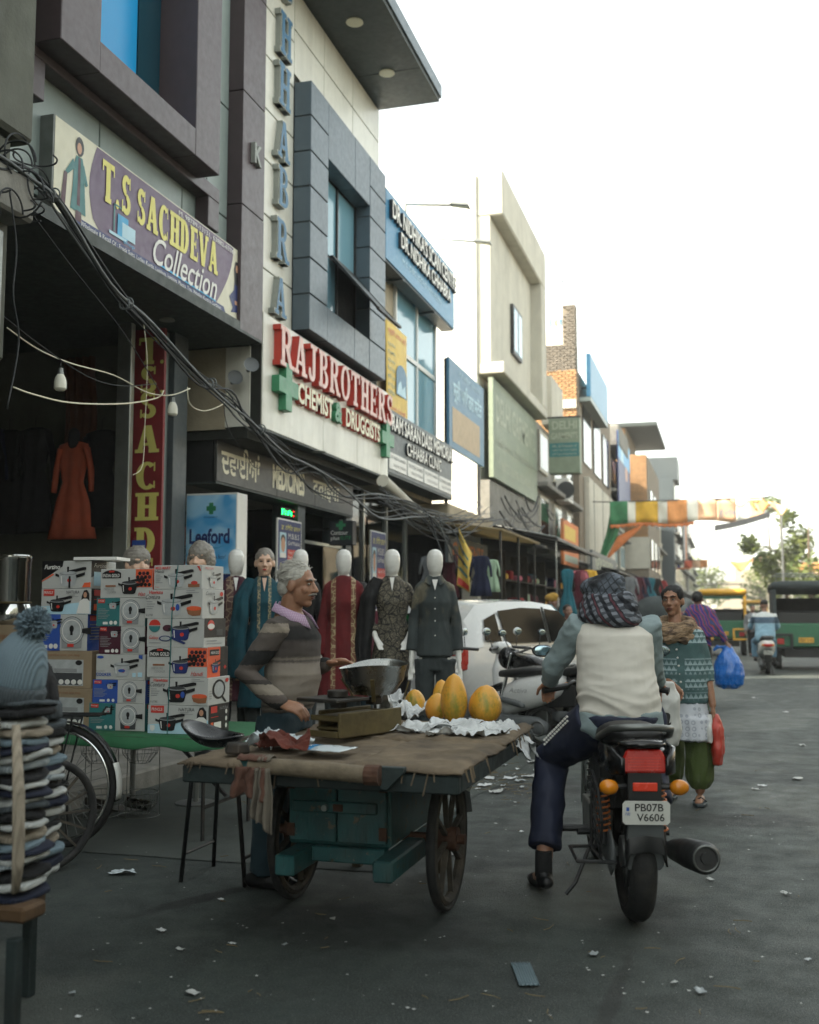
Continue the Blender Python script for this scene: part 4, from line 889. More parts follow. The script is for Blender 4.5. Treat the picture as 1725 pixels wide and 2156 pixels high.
for i,(x,y,w_,d_,h_,m)in enumerate(((6,230,14,14,8,'plaster_beige'),(22,250,16,14,9.5,'plaster_white'),(40,240,16,20,8,'concrete'),(-6,260,12,14,6.5,'plaster_white'),(58,225,14,16,10,'plaster_beige'))):
 b=thing('far_house',('beige flat-roofed house','white flat-roofed house','grey concrete house','low white house','tall beige house')[i]+' in the haze at the far end of the street','house',(x,y,0))
 q=MB(m);q.bx(-w_/2,w_/2,0,d_,0,h_);q.build('wall',b)
 for f in range(int(h_//3)):
  for k in range(4):q=MB('glass_dark');xx=-w_/2+w_*(k+.5)/4;q.bx(xx-.7,xx+.7,-.05,-.002,3*f+1,3*f+2.3);q.build('window',b)
 q=MB(m);q.bx(-w_/4,w_/6,2,6,h_,h_+2.4);q.build('roof_room',b)
 # awnings, stall frames and hung clothes along the row
def awning(label,Y0,Y1,Xb,Xf,zb,zf,m='metal_grey'):
 b=thing('shop_awning',label,'awning',(0,0,0),0,'awnings along the shop row')
 n_=int((Y1-Y0)/.12)*3
 q=MB(m);q.grid(lambda a,c:(Xb+(Xf-Xb)*c,Y0+(Y1-Y0)*a,zb+(zf-zb)*c+.016*math.sin(a*n_*2*math.pi/6)),n_,2);q.build('sheet',b,smooth='all',solid=.004)
 q=MB('metal_dark');q.beam((Xf+.02,Y0,zf-.05),(Xf+.02,Y1,zf-.05),.05,.05);q.build('front_rail',b)
 k=int((Y1-Y0)//2)+1
 for i in range(k+1):
  y=Y0+.1+(Y1-Y0-.2)*i/k;q=MB('metal_dark');q.beam((Xb,y,zb-.04),(Xf,y,zf-.04),.04,.04);q.build('rafter',b)
  if i%3==0:q=MB('metal_grey');q.beam((Xf-.02,y,0),(Xf-.02,y,zf-.08),.032,.032);q.build('post',b)
 return rebase(b,(Xb,(Y0+Y1)/2,0))
awning('rusty sheet awning on posts below the faded green sign',22.2,29.8,-4.7,-3.3,3.25,2.95,'metal_grey')
awning('sheet awning beside the orange shop board',33.5,40,-4.5,-3.1,3.0,2.7,'concrete')
awning('low tarpaulin awning below the brick tower',47,62,-4.4,-2.4,3.3,2.5,'board_dark')
b=thing('orange_shop_board','orange and yellow printed shop board under the air conditioner','sign');X=-4.3
q=MB('sign_orange');q.bx(X-.08,X,30.3,33.6,2.75,4.05);q.build('board',b);q=MB('sign_yellow');q.flat(rect(.2,.75,2.6,1.15),fx(X,30.3,2.75),.004);q.mat('sign_pale');q.flat(rect(.2,.1,3.1,.3),fx(X,30.3,2.75),.004);q.build('print',b);rebase(b,(X,32,2.75))
b=thing('grey_shop_board','long grey shop board with white lettering over the hanging clothes','sign');X=-3.6
q=MB('board_slate');q.bx(X-.08,X,31.2,38.5,2.5,3.2);q.build('board',b);q=MB('sign_pale');q.text('NEW FASHION',fx(X+.004,31.2,2.5),(.8,.15,6,.55),bold=.02);q.build('print',b);rebase(b,(X,35,2.5))
b=thing('small_yellow_banner','small yellow printed cloth banner tied to the cables by the tin roof','banner')
p=[onY(u,v,16.6)for u,v in((962,1232),(990,1248),(993,1165),(966,1110))]
q=MB('sign_yellow');q.grid(lambda a,c:tuple((p[0].lerp(p[1],a)).lerp(p[3].lerp(p[2],a),c)+V((0,.04*math.sin(a*4+c*3),0))),8,10);q.build('cloth',b,smooth='all',solid=.004)
q=MB('red_print');lp=lambda a,c:tuple((p[0].lerp(p[1],a)).lerp(p[3].lerp(p[2],a),c)+V((0,.04*math.sin(a*4+c*3)-.006,0)))
q.grid(lambda a,c:lp(.05+.9*a,.03+.13*c),6,2);q.mat('teal_print')
for k in range(3):q.grid(lambda a,c:lp(.12+.7*a,.3+.2*k+.06*c),6,1)
q.build('print',b,smooth='all');rebase(b,p[0])
hang=[(1012,1170,15.5,'cloth_navy',.27,.6,'navy kurta with gold neckline hanging under the awning'),(1036,1178,16.2,'cloth_mint',.2,.5,'mint green sleeve top hanging behind the navy kurta'),(905,1170,17.5,'cloth_grey',.3,.6,'checked grey shirt hanging in the tin roof shop'),(870,1165,18.6,'cloth_black',.32,.8,'black kurti on a hanger inside the tin roof shop'),(945,1165,18.8,'cloth_maroon',.32,.8,'maroon kurti on a hanger inside the tin roof shop'),(1195,1198,20.5,'cloth_teal',.24,.98,'teal blue strappy long gown hanging outside'),(1222,1200,22,'cloth_maroon',.32,.8,'dark maroon kurta hanging beside the teal gown'),(1240,1200,23,'cloth_yellow',.34,.75,'mustard yellow kurta hanging behind the maroon one'),(1262,1200,24.5,'cloth_black',.34,1.,'black gown hanging past the mustard kurta'),(1325,1215,36,'cloth_grey',.5,1.1,'grey printed garment on the far stall rail'),(1340,1215,37,'cloth_maroon',.5,1.1,'maroon garment on the far stall rail'),(1352,1215,38,'cloth_navy',.5,1.1,'navy garment on the far stall rail'),(1365,1216,39,'cloth_teal',.5,1.,'teal garment on the far stall rail'),(1378,1218,41,'cloth_black',.5,1.,'black garment on the far stall rail'),(1390,1222,43,'cloth_red',.5,.9,'red garment on the far stall rail')]
for u,v,Y,m,wd,ln,lab in hang:
 p=onY(u,v,Y);garment('hanging_garment',lab,p.x,p.y,p.z,m,wd,ln,sleeve=(m!='cloth_teal'),grp='garments hung along the street',flare=1.7 if m=='cloth_teal' else 1.25)
q=MB('sign_yellow');p=onY(1012,1175,15.42)
for k in range(9):
 a=R(200+140*k/8);q.flat([(p.x+.07*math.cos(a)-.008,p.z+.02+.07*math.sin(a)),(p.x+.07*math.cos(a)+.008,p.z+.02+.07*math.sin(a)),(p.x+.17*math.cos(a)*.9,p.z+.17*math.sin(a))],fy(15.30),0.)
 # cloth banners strung over the street
def street_banner(label,Y,u0,us,v0,vh,cols,tail=True,ztxt=True):
 b=thing('street_banner',label,'banner')
 zt=onY(us[0],v0,Y).z;hh=onY(us[0],v0,Y).z-onY(us[0],v0+vh,Y).z
 xs=[onY(u,v0,Y).x for u in us];X0,X1=xs[0],xs[-1]
 f=lambda x,c:(x,Y+.12*math.sin(x*2.1)+.05*math.sin(x*9+c*3),zt-.012*(x-X0)**2*.6*0-.25*math.sin(math.pi*(x-X0)/(X1-X0+4))*0-hh*(1-c)*(1+.05*math.sin(x*3)))
 for k,m in enumerate(cols):
  a0,a1=xs[k],xs[k+1];q=MB(m);q.grid(lambda a,c:f(a0+(a1-a0)*a,c),10,4);q.build('panel',b,smooth='all',solid=.004)
 q=MB('sign_orange');q.grid(lambda a,c:(lambda p:(p[0],p[1]+.02,p[2]-.12*(1-c)-.02*math.sin(a*90)*(1-c)))(f(X0+(X1-X0)*.55*a,0)),90,1);q.build('fringe',b,smooth='all',solid=.003)
 q=MB('cable');q.tube([(X0-1.2,Y,zt+.05),(X0,Y,zt),(X1,Y,zt),(X1+6,Y+1,zt+.8)],.02,5);q.build('rope',b)
 return b
M('flag_green','#3f7a53',.9,var=.12,bump=.2);M('flag_white','#d9d8cc',.9,var=.05);M('flag_yellow','#d0a53a',.9,var=.1);M('flag_orange','#d9965c',.9,var=.1);M('flag_peach','#d8b08e',.9,var=.08);M('flag_blue','#2c3f9c',.9,var=.1);M('flag_red','#c05a3c',.9,var=.1)
b=street_banner('green white and saffron cloth banner strung across the street on a rope',38,1285,[1285,1322,1338,1385,1405,1447,1470,1510,1550,1580,1610],1057,46,['flag_green','flag_white','flag_yellow','flag_white','flag_orange','flag_white','flag_peach','flag_peach','flag_white','flag_peach'])
pts=[onY(u,v,38.1)for u,v in((1288,1062),(1318,1062),(1300,1130),(1262,1200),(1255,1195),(1278,1120))]
q=MB('flag_green');q.grid(lambda a,c:tuple((pts[0].lerp(pts[1],a)if c<.01 else(pts[0].lerp(pts[5],min(1,c*2))if c<=.5 else pts[5].lerp(pts[4],c*2-1)).lerp((pts[1].lerp(pts[2],min(1,c*2))if c<=.5 else pts[2].lerp(pts[3],c*2-1)),a))+V((0,.1*math.sin(a*6),0))),8,14);q.build('drape',b,smooth='all',solid=.004)
q=MB('sign_orange');q.grid(lambda a,c:tuple((pts[2].lerp(onY(1350,1105,38.1),a)).lerp((onY(1272,1185,38.1)).lerp(onY(1350,1112,38.1),a),c)),10,2);q.build('drape_edge',b,smooth='all',solid=.004)
q=MB('sign_blue_dark');p0,p1=onY(1515,1068,37.75),onY(1560,1092,37.75);q.text('ਜੀ ਆਇਆਂ ਨੂੰ',fy(37.8,p0.x,p1.z),(0,0,p1.x-p0.x,(p0.z-p1.z)*.9));q.build('lettering',b);
q=MB('darkgrey_print');a_,c_=onY(1505,1112,37.9),onY(1622,1082,37.9);q.grid(lambda a,c:tuple(a_.lerp(c_,a)+V((0,0,-.1+.2*c-.05*math.sin(3.1*a)))),20,1);q.build('printed_strip',b,solid=.004)
rebase(b,(pts[0].x,38,4))
for k,(u,v)in enumerate(((1600,1058),(1640,1062),(1690,1064),(1560,1180),(1600,1172),(1650,1180),(1690,1186),(1715,1190))):
 p=onY(u,v,38 if k<3 else 75);s_=.35 if k<3 else .8;q=MB(('flag_orange','flag_peach','flag_white')[k%3]);q.grid(lambda a,c:(p.x+s_*(a-.5)*2*(.3+.7*c),p.y+.1*math.sin(a*5),p.z+s_*.8*(c-1)+.1*math.sin(a*4+k)),6,4);tag(q.build('pennant',smooth='all',solid=.006),'small saffron or white pennant fluttering on a line above the traffic','flag','pennants over the road')
b=street_banner('blue and red cloth banner hanging farther down the street',80,1400,[1412,1432,1440,1458,1475,1490],1180,16,['flag_blue','flag_white','flag_red','flag_peach','flag_orange']);rebase(b,(0,80,3))
# trees on the far right and beyond
n=NT('leaf');oi=n.n('ObjectInfo');f=n.noise(1.1,3)
n.fin(n.mix(n.mr(f,.3,.7),'#3a4f2a','#7d8544'),.6);tr=n.n('BsdfTranslucent');tr.inputs[0].default_value=lin('#7d8d3c');ms=n.n('MixShader');ms.inputs[0].default_value=.35
n.l(n.b.outputs[0],ms.inputs[1]);n.l(tr.outputs[0],ms.inputs[2]);n.l(ms.outputs[0],n.o.inputs[0])
M('bark','#5a4c3c',.95,var=.3,bump=.6)
def tree(label,x,y,h,clumps,seed,leaf=.22,dens=200,tr_=.12,group='trees on the far side of the street'):
 rr=random.Random(seed);b=thing('street_tree',label,'tree',(x,y,0),0,group)
 q=MB('bark');top=V((rr.uniform(-.3,.3),0,h*.9));pts=[V((0,0,0)),V((.05*h*.3,0,h*.35)),top*.75,top];q.tube(pts,[tr_,tr_*.8,tr_*.45,tr_*.2],8)
 for(cx,cy,cz,r_,rz_)in clumps:q.tube([(top.x*cz/h,0,max(.3*h,cz-r_*1.1)),(cx*.5,cy*.5,cz-r_*.4),(cx,cy,cz)],[tr_*.4,tr_*.25,.02],6)
 q.build('trunk',b,smooth='all')
 q=MB('leaf')
 for(cx,cy,cz,r_,rz_)in clumps:
  for k in range(int(dens*r_*r_)+40):
   d=V((rr.gauss(0,1),rr.gauss(0,1),rr.gauss(0,1))).normalized()*(rr.random()**.45);c=V((cx+d.x*r_*.9,cy+d.y*r_*.9,cz+d.z*rz_*1.7))
   a=V((rr.uniform(-1,1),rr.uniform(-1,1),rr.uniform(-.6,.6))).normalized();bb=a.cross(V((rr.uniform(-1,1),rr.uniform(-1,1),1))).normalized()
   s_=leaf*rr.uniform(.6,1.3);q.add([c-a*s_,c+bb*s_*.4,c+a*s_,c-bb*s_*.4],[(0,1,2,3)])
 q.build('crown',b);return b
def tx(u,Y):return onY(u,1280,Y).x
tree('slim tree with layered open crown rising beside a pole',tx(1655,62),62,8,[(-.9,0,4.2,.9,.5),(.5,0,4.6,1.1,.6),(-.3,0,3.2,1.0,.6),(.9,.4,5.4,.9,.5),(-1.9,0,5.2,.6,.35),(.2,0,6.6,.7,.35)],4,dens=260)
tree('feathery thin treetop standing above the layered tree',tx(1625,75),75,9.5,[(0,0,8.6,1.1,.35),(-1.2,0,5.8,.8,.4),(-.4,0,4.5,1.,.5),(1.2,0,5.2,.9,.5)],9,dens=200)
tree('broad yellow-green tree behind the dark van',tx(1705,52),52,6,[(0,0,2.8,1.2,.9),(1.4,0,3.2,1.1,.9),(2.6,0,3,1.2,1.)],5,dens=260,leaf=.18)
tree('dense rounded tree at the end of the pavement',tx(1600,120),120,7,[(0,0,4,2.2,1.6),(2.5,0,4.4,2.2,1.7),(5,0,4.2,2.4,1.8)],6,dens=120,leaf=.3)
tree('hazy tree by the last shop',tx(1462,170),170,9,[(0,0,6.5,3.,2.2),(3,0,5.4,2.4,2),(-3,0,5,2.2,1.8)],8,dens=70,leaf=.45)
q=MB('metal_grey');p=onZ(1652,1400,0);q.cyl((tx(1652,58),58,0),(tx(1652,58),58,7.2),.07,.05);tag(q.build('street_pole'),'thin grey street pole beside the slim layered tree','pole')
q=MB('flag_orange');x=tx(1690,70);q.grid(lambda a,c:(x+5*a,70+.3*math.sin(a*8),3.9+.5*c+.3*a),20,3);tag(q.build('orange_bunting',smooth='all',solid=.01),'strip of orange bunting in front of the trees','bunting')
sr=random.Random(9)
for k in range(70):
 y=sr.uniform(22.6,27.6)if k<40 else sr.uniform(29,35);lv=sr.randrange(4);m=sr.choice(['cloth_navy','cloth_maroon','cloth_teal','cloth_mint','cloth_grey','cloth_white','cloth_pink','cloth_yellow','cloth_red']);h_=sr.uniform(.1,.3);X=-4.62 if k<40 else-4.85
 q=MB(m);q.box((X,y,.45+.55*lv+h_/2),(.3,sr.uniform(.25,.5),h_),R(sr.uniform(-8,8)));tag(q.build('cloth_pile',bevel=.03),'folded %s cloth pile on the %s shelf under the %s'%(m.replace('cloth_',''),('lowest','second','third','top')[lv],'faded green sign' if k<40 else 'concrete building'),'cloth','cloth piles in the open shops')
for X,y0,y1 in((-4.62,22.4,27.7),(-4.85,28.8,35.2)):
 b=thing('stock_shelf','plank shelves of cloth under the '+('faded green sign' if y0<25 else 'concrete building'),'shelf',(X,y0,0))
 for lv in range(4):q=MB('wood_dark');q.bx(-.2,.2,0,y1-y0,.41+.55*lv,.445+.55*lv);q.build('board',b)
 for yy in(0,(y1-y0)/2,y1-y0):q=MB('wood_dark');q.bx(-.2,.2,yy-.02,yy+.02,.15,2.7);q.build('upright',b)
 # fruit cart
n=NT('cart_paint');c=n.mix(n.mr(n.noise(6,5),.3,.7),'#163f42','#2a5f60');g=n.noise(2.6,7,n.map((1,1,.5)),.65);c=n.mix(n.mr(g,.5,.72,0,.75),c,'#3b3a33');ch=n.mr(n.noise(16,8,None,.68),.60,.63);c=n.mix(n.ma('MULTIPLY',ch,.9),c,'#6b6152');c=n.mix(n.mr(n.noise(28,3,n.map((3,3,.3))),.62,.7,0,.6),c,'#1a1d1b')
n.bump(n.ma('SUBTRACT',n.noise(30,4,n.map((2,2,.4))),ch),.5,.006);n.fin(c,n.ma('ADD',.5,n.ma('MULTIPLY',ch,.35)))
M('cart_edge','#1a2626',.75,var=.3,bump=.4,bs=40,dirt=.7,dcol='#1b1712')
M('cart_wood','#4d4436',.85,var=.3,vs=14,bump=.6,bs=40,dirt=.6,dcol='#221d17');M('handle_wood','#6a5f4e',.8,var=.25,vs=20,bump=.5,bs=60,dirt=.4)
M('rust','#4b3326',.85,.2,var=.35,vs=20,bump=.5);M('wheel_wood','#3e3a33',.85,var=.3,vs=15,bump=.5,dirt=.5,dcol='#6b5d4a',ds=5)
n=NT('burlap');w1=n.wave(150,axis='X');w2=n.wave(150,axis='Y');h=n.ma('MULTIPLY',w1,w2)
c=n.mix(n.mr(n.noise(4.5,7,None,.65),.35,.68),'#453b30','#83735d');c=n.mix(n.mr(n.noise(2.2,6,n.map(loc=(3,1,0))),.55,.72,0,.75),c,'#3f372d');c=n.mix(n.ma('MULTIPLY',h,.35),c,'#a8967a')
n.bump(n.ma('ADD',h,n.noise(14,4)),.6,.006);n.fin(c,.97)
M('plate_white','#c5c6c0',.45,var=.05,dirt=.25,dcol='#77756c');M('plastic_grey','#55595a',.5,var=.1)
def frame0(p):d=V((p.x,p.y,0)).normalized();return Matrix(((d.y,0,-d.x,p.x),(-d.x,0,-d.y,p.y),(0,1,0,p.z),(0,0,0,1)))
CX0,CX1,CY0,CY1,CZ=-2.17,-1.02,4.12,5.78,.75
cart=thing('fruit_cart','old teal wooden fruit cart with spoked wheels and two small cabinet doors','cart')
for k in range(7):
 w_=(CX1-CX0)/7;q=MB('cart_wood');q.bx(CX0+w_*k+.004,CX0+w_*(k+1)-.004,CY0+.03,CY1-.03,CZ-.03,CZ);q.build('plank',cart,bevel=.003)
for a in((CX0-.02,CX1+.02,CY0-.02,CY0+.03),(CX0-.02,CX1+.02,CY1-.03,CY1+.02),(CX0-.02,CX0+.03,CY0+.03,CY1-.03),(CX1-.03,CX1+.02,CY0+.03,CY1-.03)):
 q=MB('cart_edge');q.bx(*a,CZ-.075,CZ-.004);q.build('edge_rail',cart,bevel=.006)
q=MB('cart_paint');q.bx(-1.94,-1.45,4.66,5.5,.33,.69);cab=q.build('cabinet',cart,bevel=.01)
for s_,x0,x1 in((0,-1.925,-1.70),(1,-1.692,-1.462)):
 q=MB('cart_paint');q.bx(x0,x1,4.625,4.658,.35,.675);d=q.build('door',cab,bevel=.006)
 for zz in(.40,.61):
  q=MB('rust');xx=x0+.012 if s_==0 else x1-.012;q.bx(xx-.018,xx+.018,4.615,4.6245,zz-.028,zz+.028);q.build('hinge',d)
q=MB('cart_paint');q.bx(-1.90,-1.50,4.60,4.623,.485,.535);lt=q.build('latch_bar',cab,bevel=.005)
q=MB('rust');q.bx(-1.70,-1.655,4.592,4.599,.495,.525);q.build('hasp',lt)
q=MB('aluminium');q.tube([(-1.735,4.595,.51),(-1.735,4.57,.51)],.014,10);q.build('knob',lt)
for x in(-1.87,-1.42):
 q=MB('cart_paint');q.bx(x-.045,x+.045,4.44,5.75,.235,.325);q.build('beam',cart,bevel=.008)
q=MB('cart_paint');q.bx(-1.82,-1.47,4.64,4.7,.26,.328);q.build('cross_beam',cart,bevel=.006)
for x in(CX0+.05,CX1-.05):
 for y in(5.35,5.6):
  q=MB('cart_paint');q.beam((x*.4+(-1.6)*.6,y*.5+2.49,.5),(x,y,CZ-.07),.035,.035);q.build('strut',cart,bevel=.004)
h0,h1=onY(527,1612,4.05),onY(775,1632,4.03)
q=MB('handle_wood');q.tube([h0,h0.lerp(h1,.3)+V((0,0,.004)),h0.lerp(h1,.7)+V((0,0,.003)),h1],[.03,.034,.035,.034],12);q.build('handle',cart,smooth=True)
q=MB('rust');q.tube([h1-V((.01,0,0)),h1+V((.05,0,0))],.04,12);q.build('handle_collar',cart)
q=MB('cart_edge');q.prism([(0,0),(.11,0),(.11,-.02),(.04,-.09),(0,-.085)],-.02,.02,fy(4.07,h1.x+.03,h1.z+.03));q.build('handle_bracket',cart,bevel=.003)
q=MB('cart_paint');q.prism([(0,0),(.12,0),(.12,-.1),(.07,-.1)],-.02,.02,fy(4.06,h0.x-.05,h0.z+.03));q.build('handle_bracket',cart,bevel=.003)
def cart_wheel(x,y,r,side):
 q=MB('rubber');q.ring((x,y,r),r-.014,.014,'X',44,8,sq=1.6);wl=q.build('wheel',cart,smooth='all')
 q=MB('wheel_wood');q.ring((x,y,r),r-.045,.021,'X',44,8,sq=1.15);q.build('rim',wl,smooth=True)
 for k in range(8):
  a=2*math.pi*(k+.3)/8;q=MB('wheel_wood');q.beam((x,y+.04*math.cos(a),r+.04*math.sin(a)),(x,y+(r-.055)*math.cos(a),r+(r-.055)*math.sin(a)),.016,.024,(1,0,0));q.build('spoke',wl)
 q=MB('rust');q.tube([(x-.05,y,r),(x+.05,y,r)],.055,14);q.tube([(x,y,r),(x+side*.085,y,r)],.024,10);q.build('hub',wl,smooth=True)
cart_wheel(-1.27,4.98,.325,1);cart_wheel(-2.03,4.98,.325,-1)
for x in(-1.95,-1.5):q=MB('cart_wood');q.beam((x,5.66,0),(x,5.66,.226),.05,.05);q.build('prop',cart,bevel=.004)
q=MB('rust');q.tube([(-2.0,4.98,.325),(-1.3,4.98,.325)],.022,8);q.build('axle',cart)
pp=onY(978,1632,5.72);T=frame0(pp)@Matrix.Rotation(R(-18),4,'Z')
q=MB('plate_white');q.prism([(-.06,-.06),(.055,-.075),(.07,.06),(-.05,.07)],0,.004,T);pq=q.build('number_plate',cart);q=MB('black_print');q.text('810H',T@Matrix.Translation((0,0,.006)),(-.045,.005,.05,.045),bold=.01);q.text('6768',T@Matrix.Translation((0,0,.006)),(-.03,-.05,.05,-.01),bold=.01);q.build('lettering',pq)
q=MB('plastic_grey');q.prism([(-.02,-.06),(.055,-.075),(.1,-.17),(.06,-.19),(0,-.15)],-.01,.002,T);q.build('rubber_flap',cart)
rebase(cart,(-1.62,4.98,0))
sk=thing('sacking','frayed brown burlap sacking spread over the cart top','cloth')
def sack(x0,x1,y0,y1,z,seed,droop=.05):
 q=MB('burlap')
 def f(a,c):
  x=x0+(x1-x0)*a;y=y0+(y1-y0)*c;zz=z+.010*noise.noise(V((x*6,y*6,seed)))+.005*noise.noise(V((x*20,y*20,seed)))+.010*max(0,1-abs(noise.noise(V((x*2.3,y*1.4,seed+3))))*14)
  e=min(a*(x1-x0),(1-a)*(x1-x0),c*(y1-y0),(1-c)*(y1-y0));wob=.03*noise.noise(V((x*4,y*4,seed+5)))
  if e<.035:zz-=(.035-e)/.035*droop*.35;x+=wob*.5*(1 if a>.5 else-1)*(1-e/.035);y+=wob*.5*(1 if c>.5 else-1)*(1-e/.035)
  return(x,y,zz)
 q.grid(f,int((x1-x0)/.02),int((y1-y0)/.02));q.build('sack',sk,smooth='all',solid=.006)
sack(CX0-.035,-1.42,CY0-.035,5.2,.768,1);sack(-1.47,CX1+.03,CY0-.03,5.0,.775,2);sack(-1.95,CX1+.03,4.95,CY1,.782,3);sack(CX0-.02,-1.9,5.1,CY1,.771,4)
q=MB('burlap')
for k in range(24):
 x=rnd.uniform(CX0,CX1);l_=rnd.uniform(.015,.06)+(rnd.random()<.1)*.06;q.tube([(x,CY0-.045,.765),(x+rnd.uniform(-.02,.02),CY0-.055,.765-l_)],.003,4)
for k in range(14):
 y=rnd.uniform(CY0,CY1);q.tube([(CX1+.035,y,.77),(CX1+.05,y+rnd.uniform(-.02,.02),.74-rnd.uniform(0,.05))],.003,4)
o=q.build('frayed_edge',sk);o['kind']='stuff';rebase(sk,(-1.6,4.95,.76))
M('rag_brown','#553a2f',.95,var=.2,bump=.4,bs=90);M('glove_tan','#605a50',.95,var=.2,bump=.4)
rg=thing('rag','brown rag knotted round the end of the cart handle','rag');p=h0+V((.02,-.0,0))
def drape(x,w_,l0,l1,seed):
 def f(a,c):
  xx=p.x+x+(a-.5)*w_*(1+.5*max(0,c-.3))+.012*noise.noise(V((a*3,c*4,seed)));fo=.014*math.sin(a*17+seed+2*c)*(.4+c)
  if c<.3:t=c/.3*math.pi*1.15-.9;return(xx,p.y+.042*math.cos(t+math.pi/2)*-1+fo*.5,p.z+.042*math.sin(t+math.pi/2)+fo*.3)
  d=(c-.3)/.7*(l0+(l1-l0)*a+.03*noise.noise(V((a*4,seed,0))));return(xx+.02*d*math.sin(seed),p.y-.045+fo,p.z+.0-d)
 return f
for x,w_,l0,l1,m,nm in((0,.13,.1,.14,'rag_brown','cloth'),(.055,.06,.2,.26,'glove_tan','loose_end')):
 q=MB(m);q.grid(drape(x,w_,l0,l1,x*40+1),22,26);q.build(nm,rg,smooth='all',solid=.006)
rebase(rg,p)
M('brass_paint','#5b5031',.65,.3,var=.3,vs=12,dirt=.7,dcol='#3b2d1d',ds=7);M('iron','#3a3835',.55,.7,var=.25,dirt=.5,dcol='#5b4735',ds=8);M('pan_steel','#8f918e',.28,1.,var=.15,dirt=.35,dcol='#5f5c55',ds=5)
sp=onZ(680,1555,.79);sc=thing('weighing_scale','brass-painted counter weighing scale with steel pan on the cart','weighing scale',(sp.x,sp.y,.795),R(-22))
for x in(-.1,.1):
 q=MB('brass_paint');q.bx(x-.008,x+.008,.08 if x<0 else .0,.46,0,.115);q.build('side_plate',sc,bevel=.004)
for y,za,zb in((.0,0,.03),(.01,.075,.1),(.45,.01,.1)):q=MB('brass_paint');q.bx(-.091,.091,y,y+.012,za,zb);q.build('end_plate',sc,bevel=.003)
for k in range(2):q=MB('brass_paint');q.bx(-.09,.09,.05,.42,.03+.055*k,.042+.055*k);q.build('lever',sc,bevel=.003)
for y in(.11,.37):
 q=MB('iron');q.bx(-.03,.03,y-.03,y+.03,.13,.165);q.build('fulcrum',sc,bevel=.004)
q=MB('iron');q.bx(-.14,.12,-.04,.2,.165,.182);q.build('weight_plate',sc,bevel=.004)
for a_,c_ in(((-.06,.30,.15),(-.1,.24,.26)),((.06,.30,.15),(.1,.24,.26)),((.1,.48,.15),(.12,.5,.24)),((-.08,.5,.15),(-.1,.52,.24))):q=MB('brass_paint');q.beam(a_,c_,.02,.006);q.build('cradle_arm',sc)
q=MB('pan_steel');rings=[]
for t,zz in((.60,.18),(.62,.185),(.9,.25),(1.0,.305),(1.03,.31),(1.0,.305),(.97,.30),(.6,.19)):
 rr=[]
 for i in range(40):
  a=2*math.pi*i/40;x=.15*math.cos(a);y=.19*math.sin(a);sp_=(.02*(math.sin(a-.9))**2 if t>.9 else 0)
  rr.append(V((x*t,.37+y*t,zz+sp_+(.025*max(0,math.sin(a))if t>.9 else 0))))
 rings.append(rr)
q.loft(rings);q.build('pan',sc,smooth=True)
q=MB('iron');q.lathe([(.045,0),(.05,.004),(.05,.03),(.046,.034)],20,(.02,.08,.183));o=q.build('scale_weight',None,smooth=True);o.location=sc.location;o.rotation_euler=sc.rotation_euler;tag(o,'round iron weight standing on the scale plate','weight')
p=onZ(500,1583,.79);q=MB('iron');q.lathe([(.055,0),(.06,.006),(.052,.04),(.046,.045)],6,(0,0,0));o=q.build('scale_weight',None,bevel=.004,loc=p+V((0,0,-.006)));tag(o,'black hexagonal iron weight lying on the sacking corner','weight')
n=NT('papaya_skin');g=n.noise(5,5,n.map((1,1,.5)),.6);s2=n.noise(26,4)
c=n.ramp(g,[(.28,'#3c5524'),(.37,'#86802b'),(.44,'#c79430'),(.75,'#cc7e2a')]);c=n.mix(n.mr(s2,.62,.72,0,.7),c,'#4b5a2c');c=n.mix(n.mr(n.vor(30),.04,.15,.6,0),c,'#3a3f22');c=n.mix(n.mr(n.noise(3.5,6,n.map(loc=(4,4,4)),.7),.58,.66,0,.45),c,'#55642c');n.bump(n.noise(14,5),.35,.015);n.fin(c,.5)
def papaya(u,v,hh,ww,lab,tilt=0.,zb=.79,Y=None):
 p=onZ(u,v,zb)if Y is None else onY(u,v,Y);rr=[]
 q=MB('papaya_skin');prof=[]
 for i in range(17):
  t=i/16;r_=math.sin(math.pi*min(1,max(0,t))**.95)**.5*(1-.13*t);prof.append((max(r_,.02)*ww/2,t*hh))
 vs0=len(q.v);q.lathe(prof,24)
 q.v=[(x*(1+.035*math.cos(5*math.atan2(y,x))),y*(1+.035*math.cos(5*math.atan2(y,x))),z)for x,y,z in q.v]
 o=q.build('papaya',None,smooth='all',loc=(p.x,p.y,zb-.012),rot=(R(tilt),R(tilt*.5),rnd.uniform(0,6)));tag(o,lab,'papaya','papayas on the cart');return o
papaya(957,1522,.275,.155,'tallest papaya, standing upright in the newspaper');papaya(1020,1522,.215,.19,'fat round green-yellow papaya beside the tallest one',5)
papaya(913,1515,.16,.13,'small orange papaya leaning on the tallest one',-12);papaya(877,1500,.15,.13,'small papaya with pointed top behind the crumpled paper',-6);papaya(930,1492,.19,.12,'greenish papaya at the back of the heap')
n=NT('newspaper');st=n.wave(55,n.map(rot=(0,0,.4)),'Y',3,2);pr=n.ma('MULTIPLY',n.mr(st,.5,.7),n.mr(n.noise(9,2),.45,.6))
c=n.mix(n.ma('MULTIPLY',pr,.45),'#c3c6c6','#6a6c6e');c=n.mix(n.mr(n.noise(3,2,n.map(loc=(5,2,1))),.62,.68,0,.35),c,'#8a6a78');n.fin(c,.85)
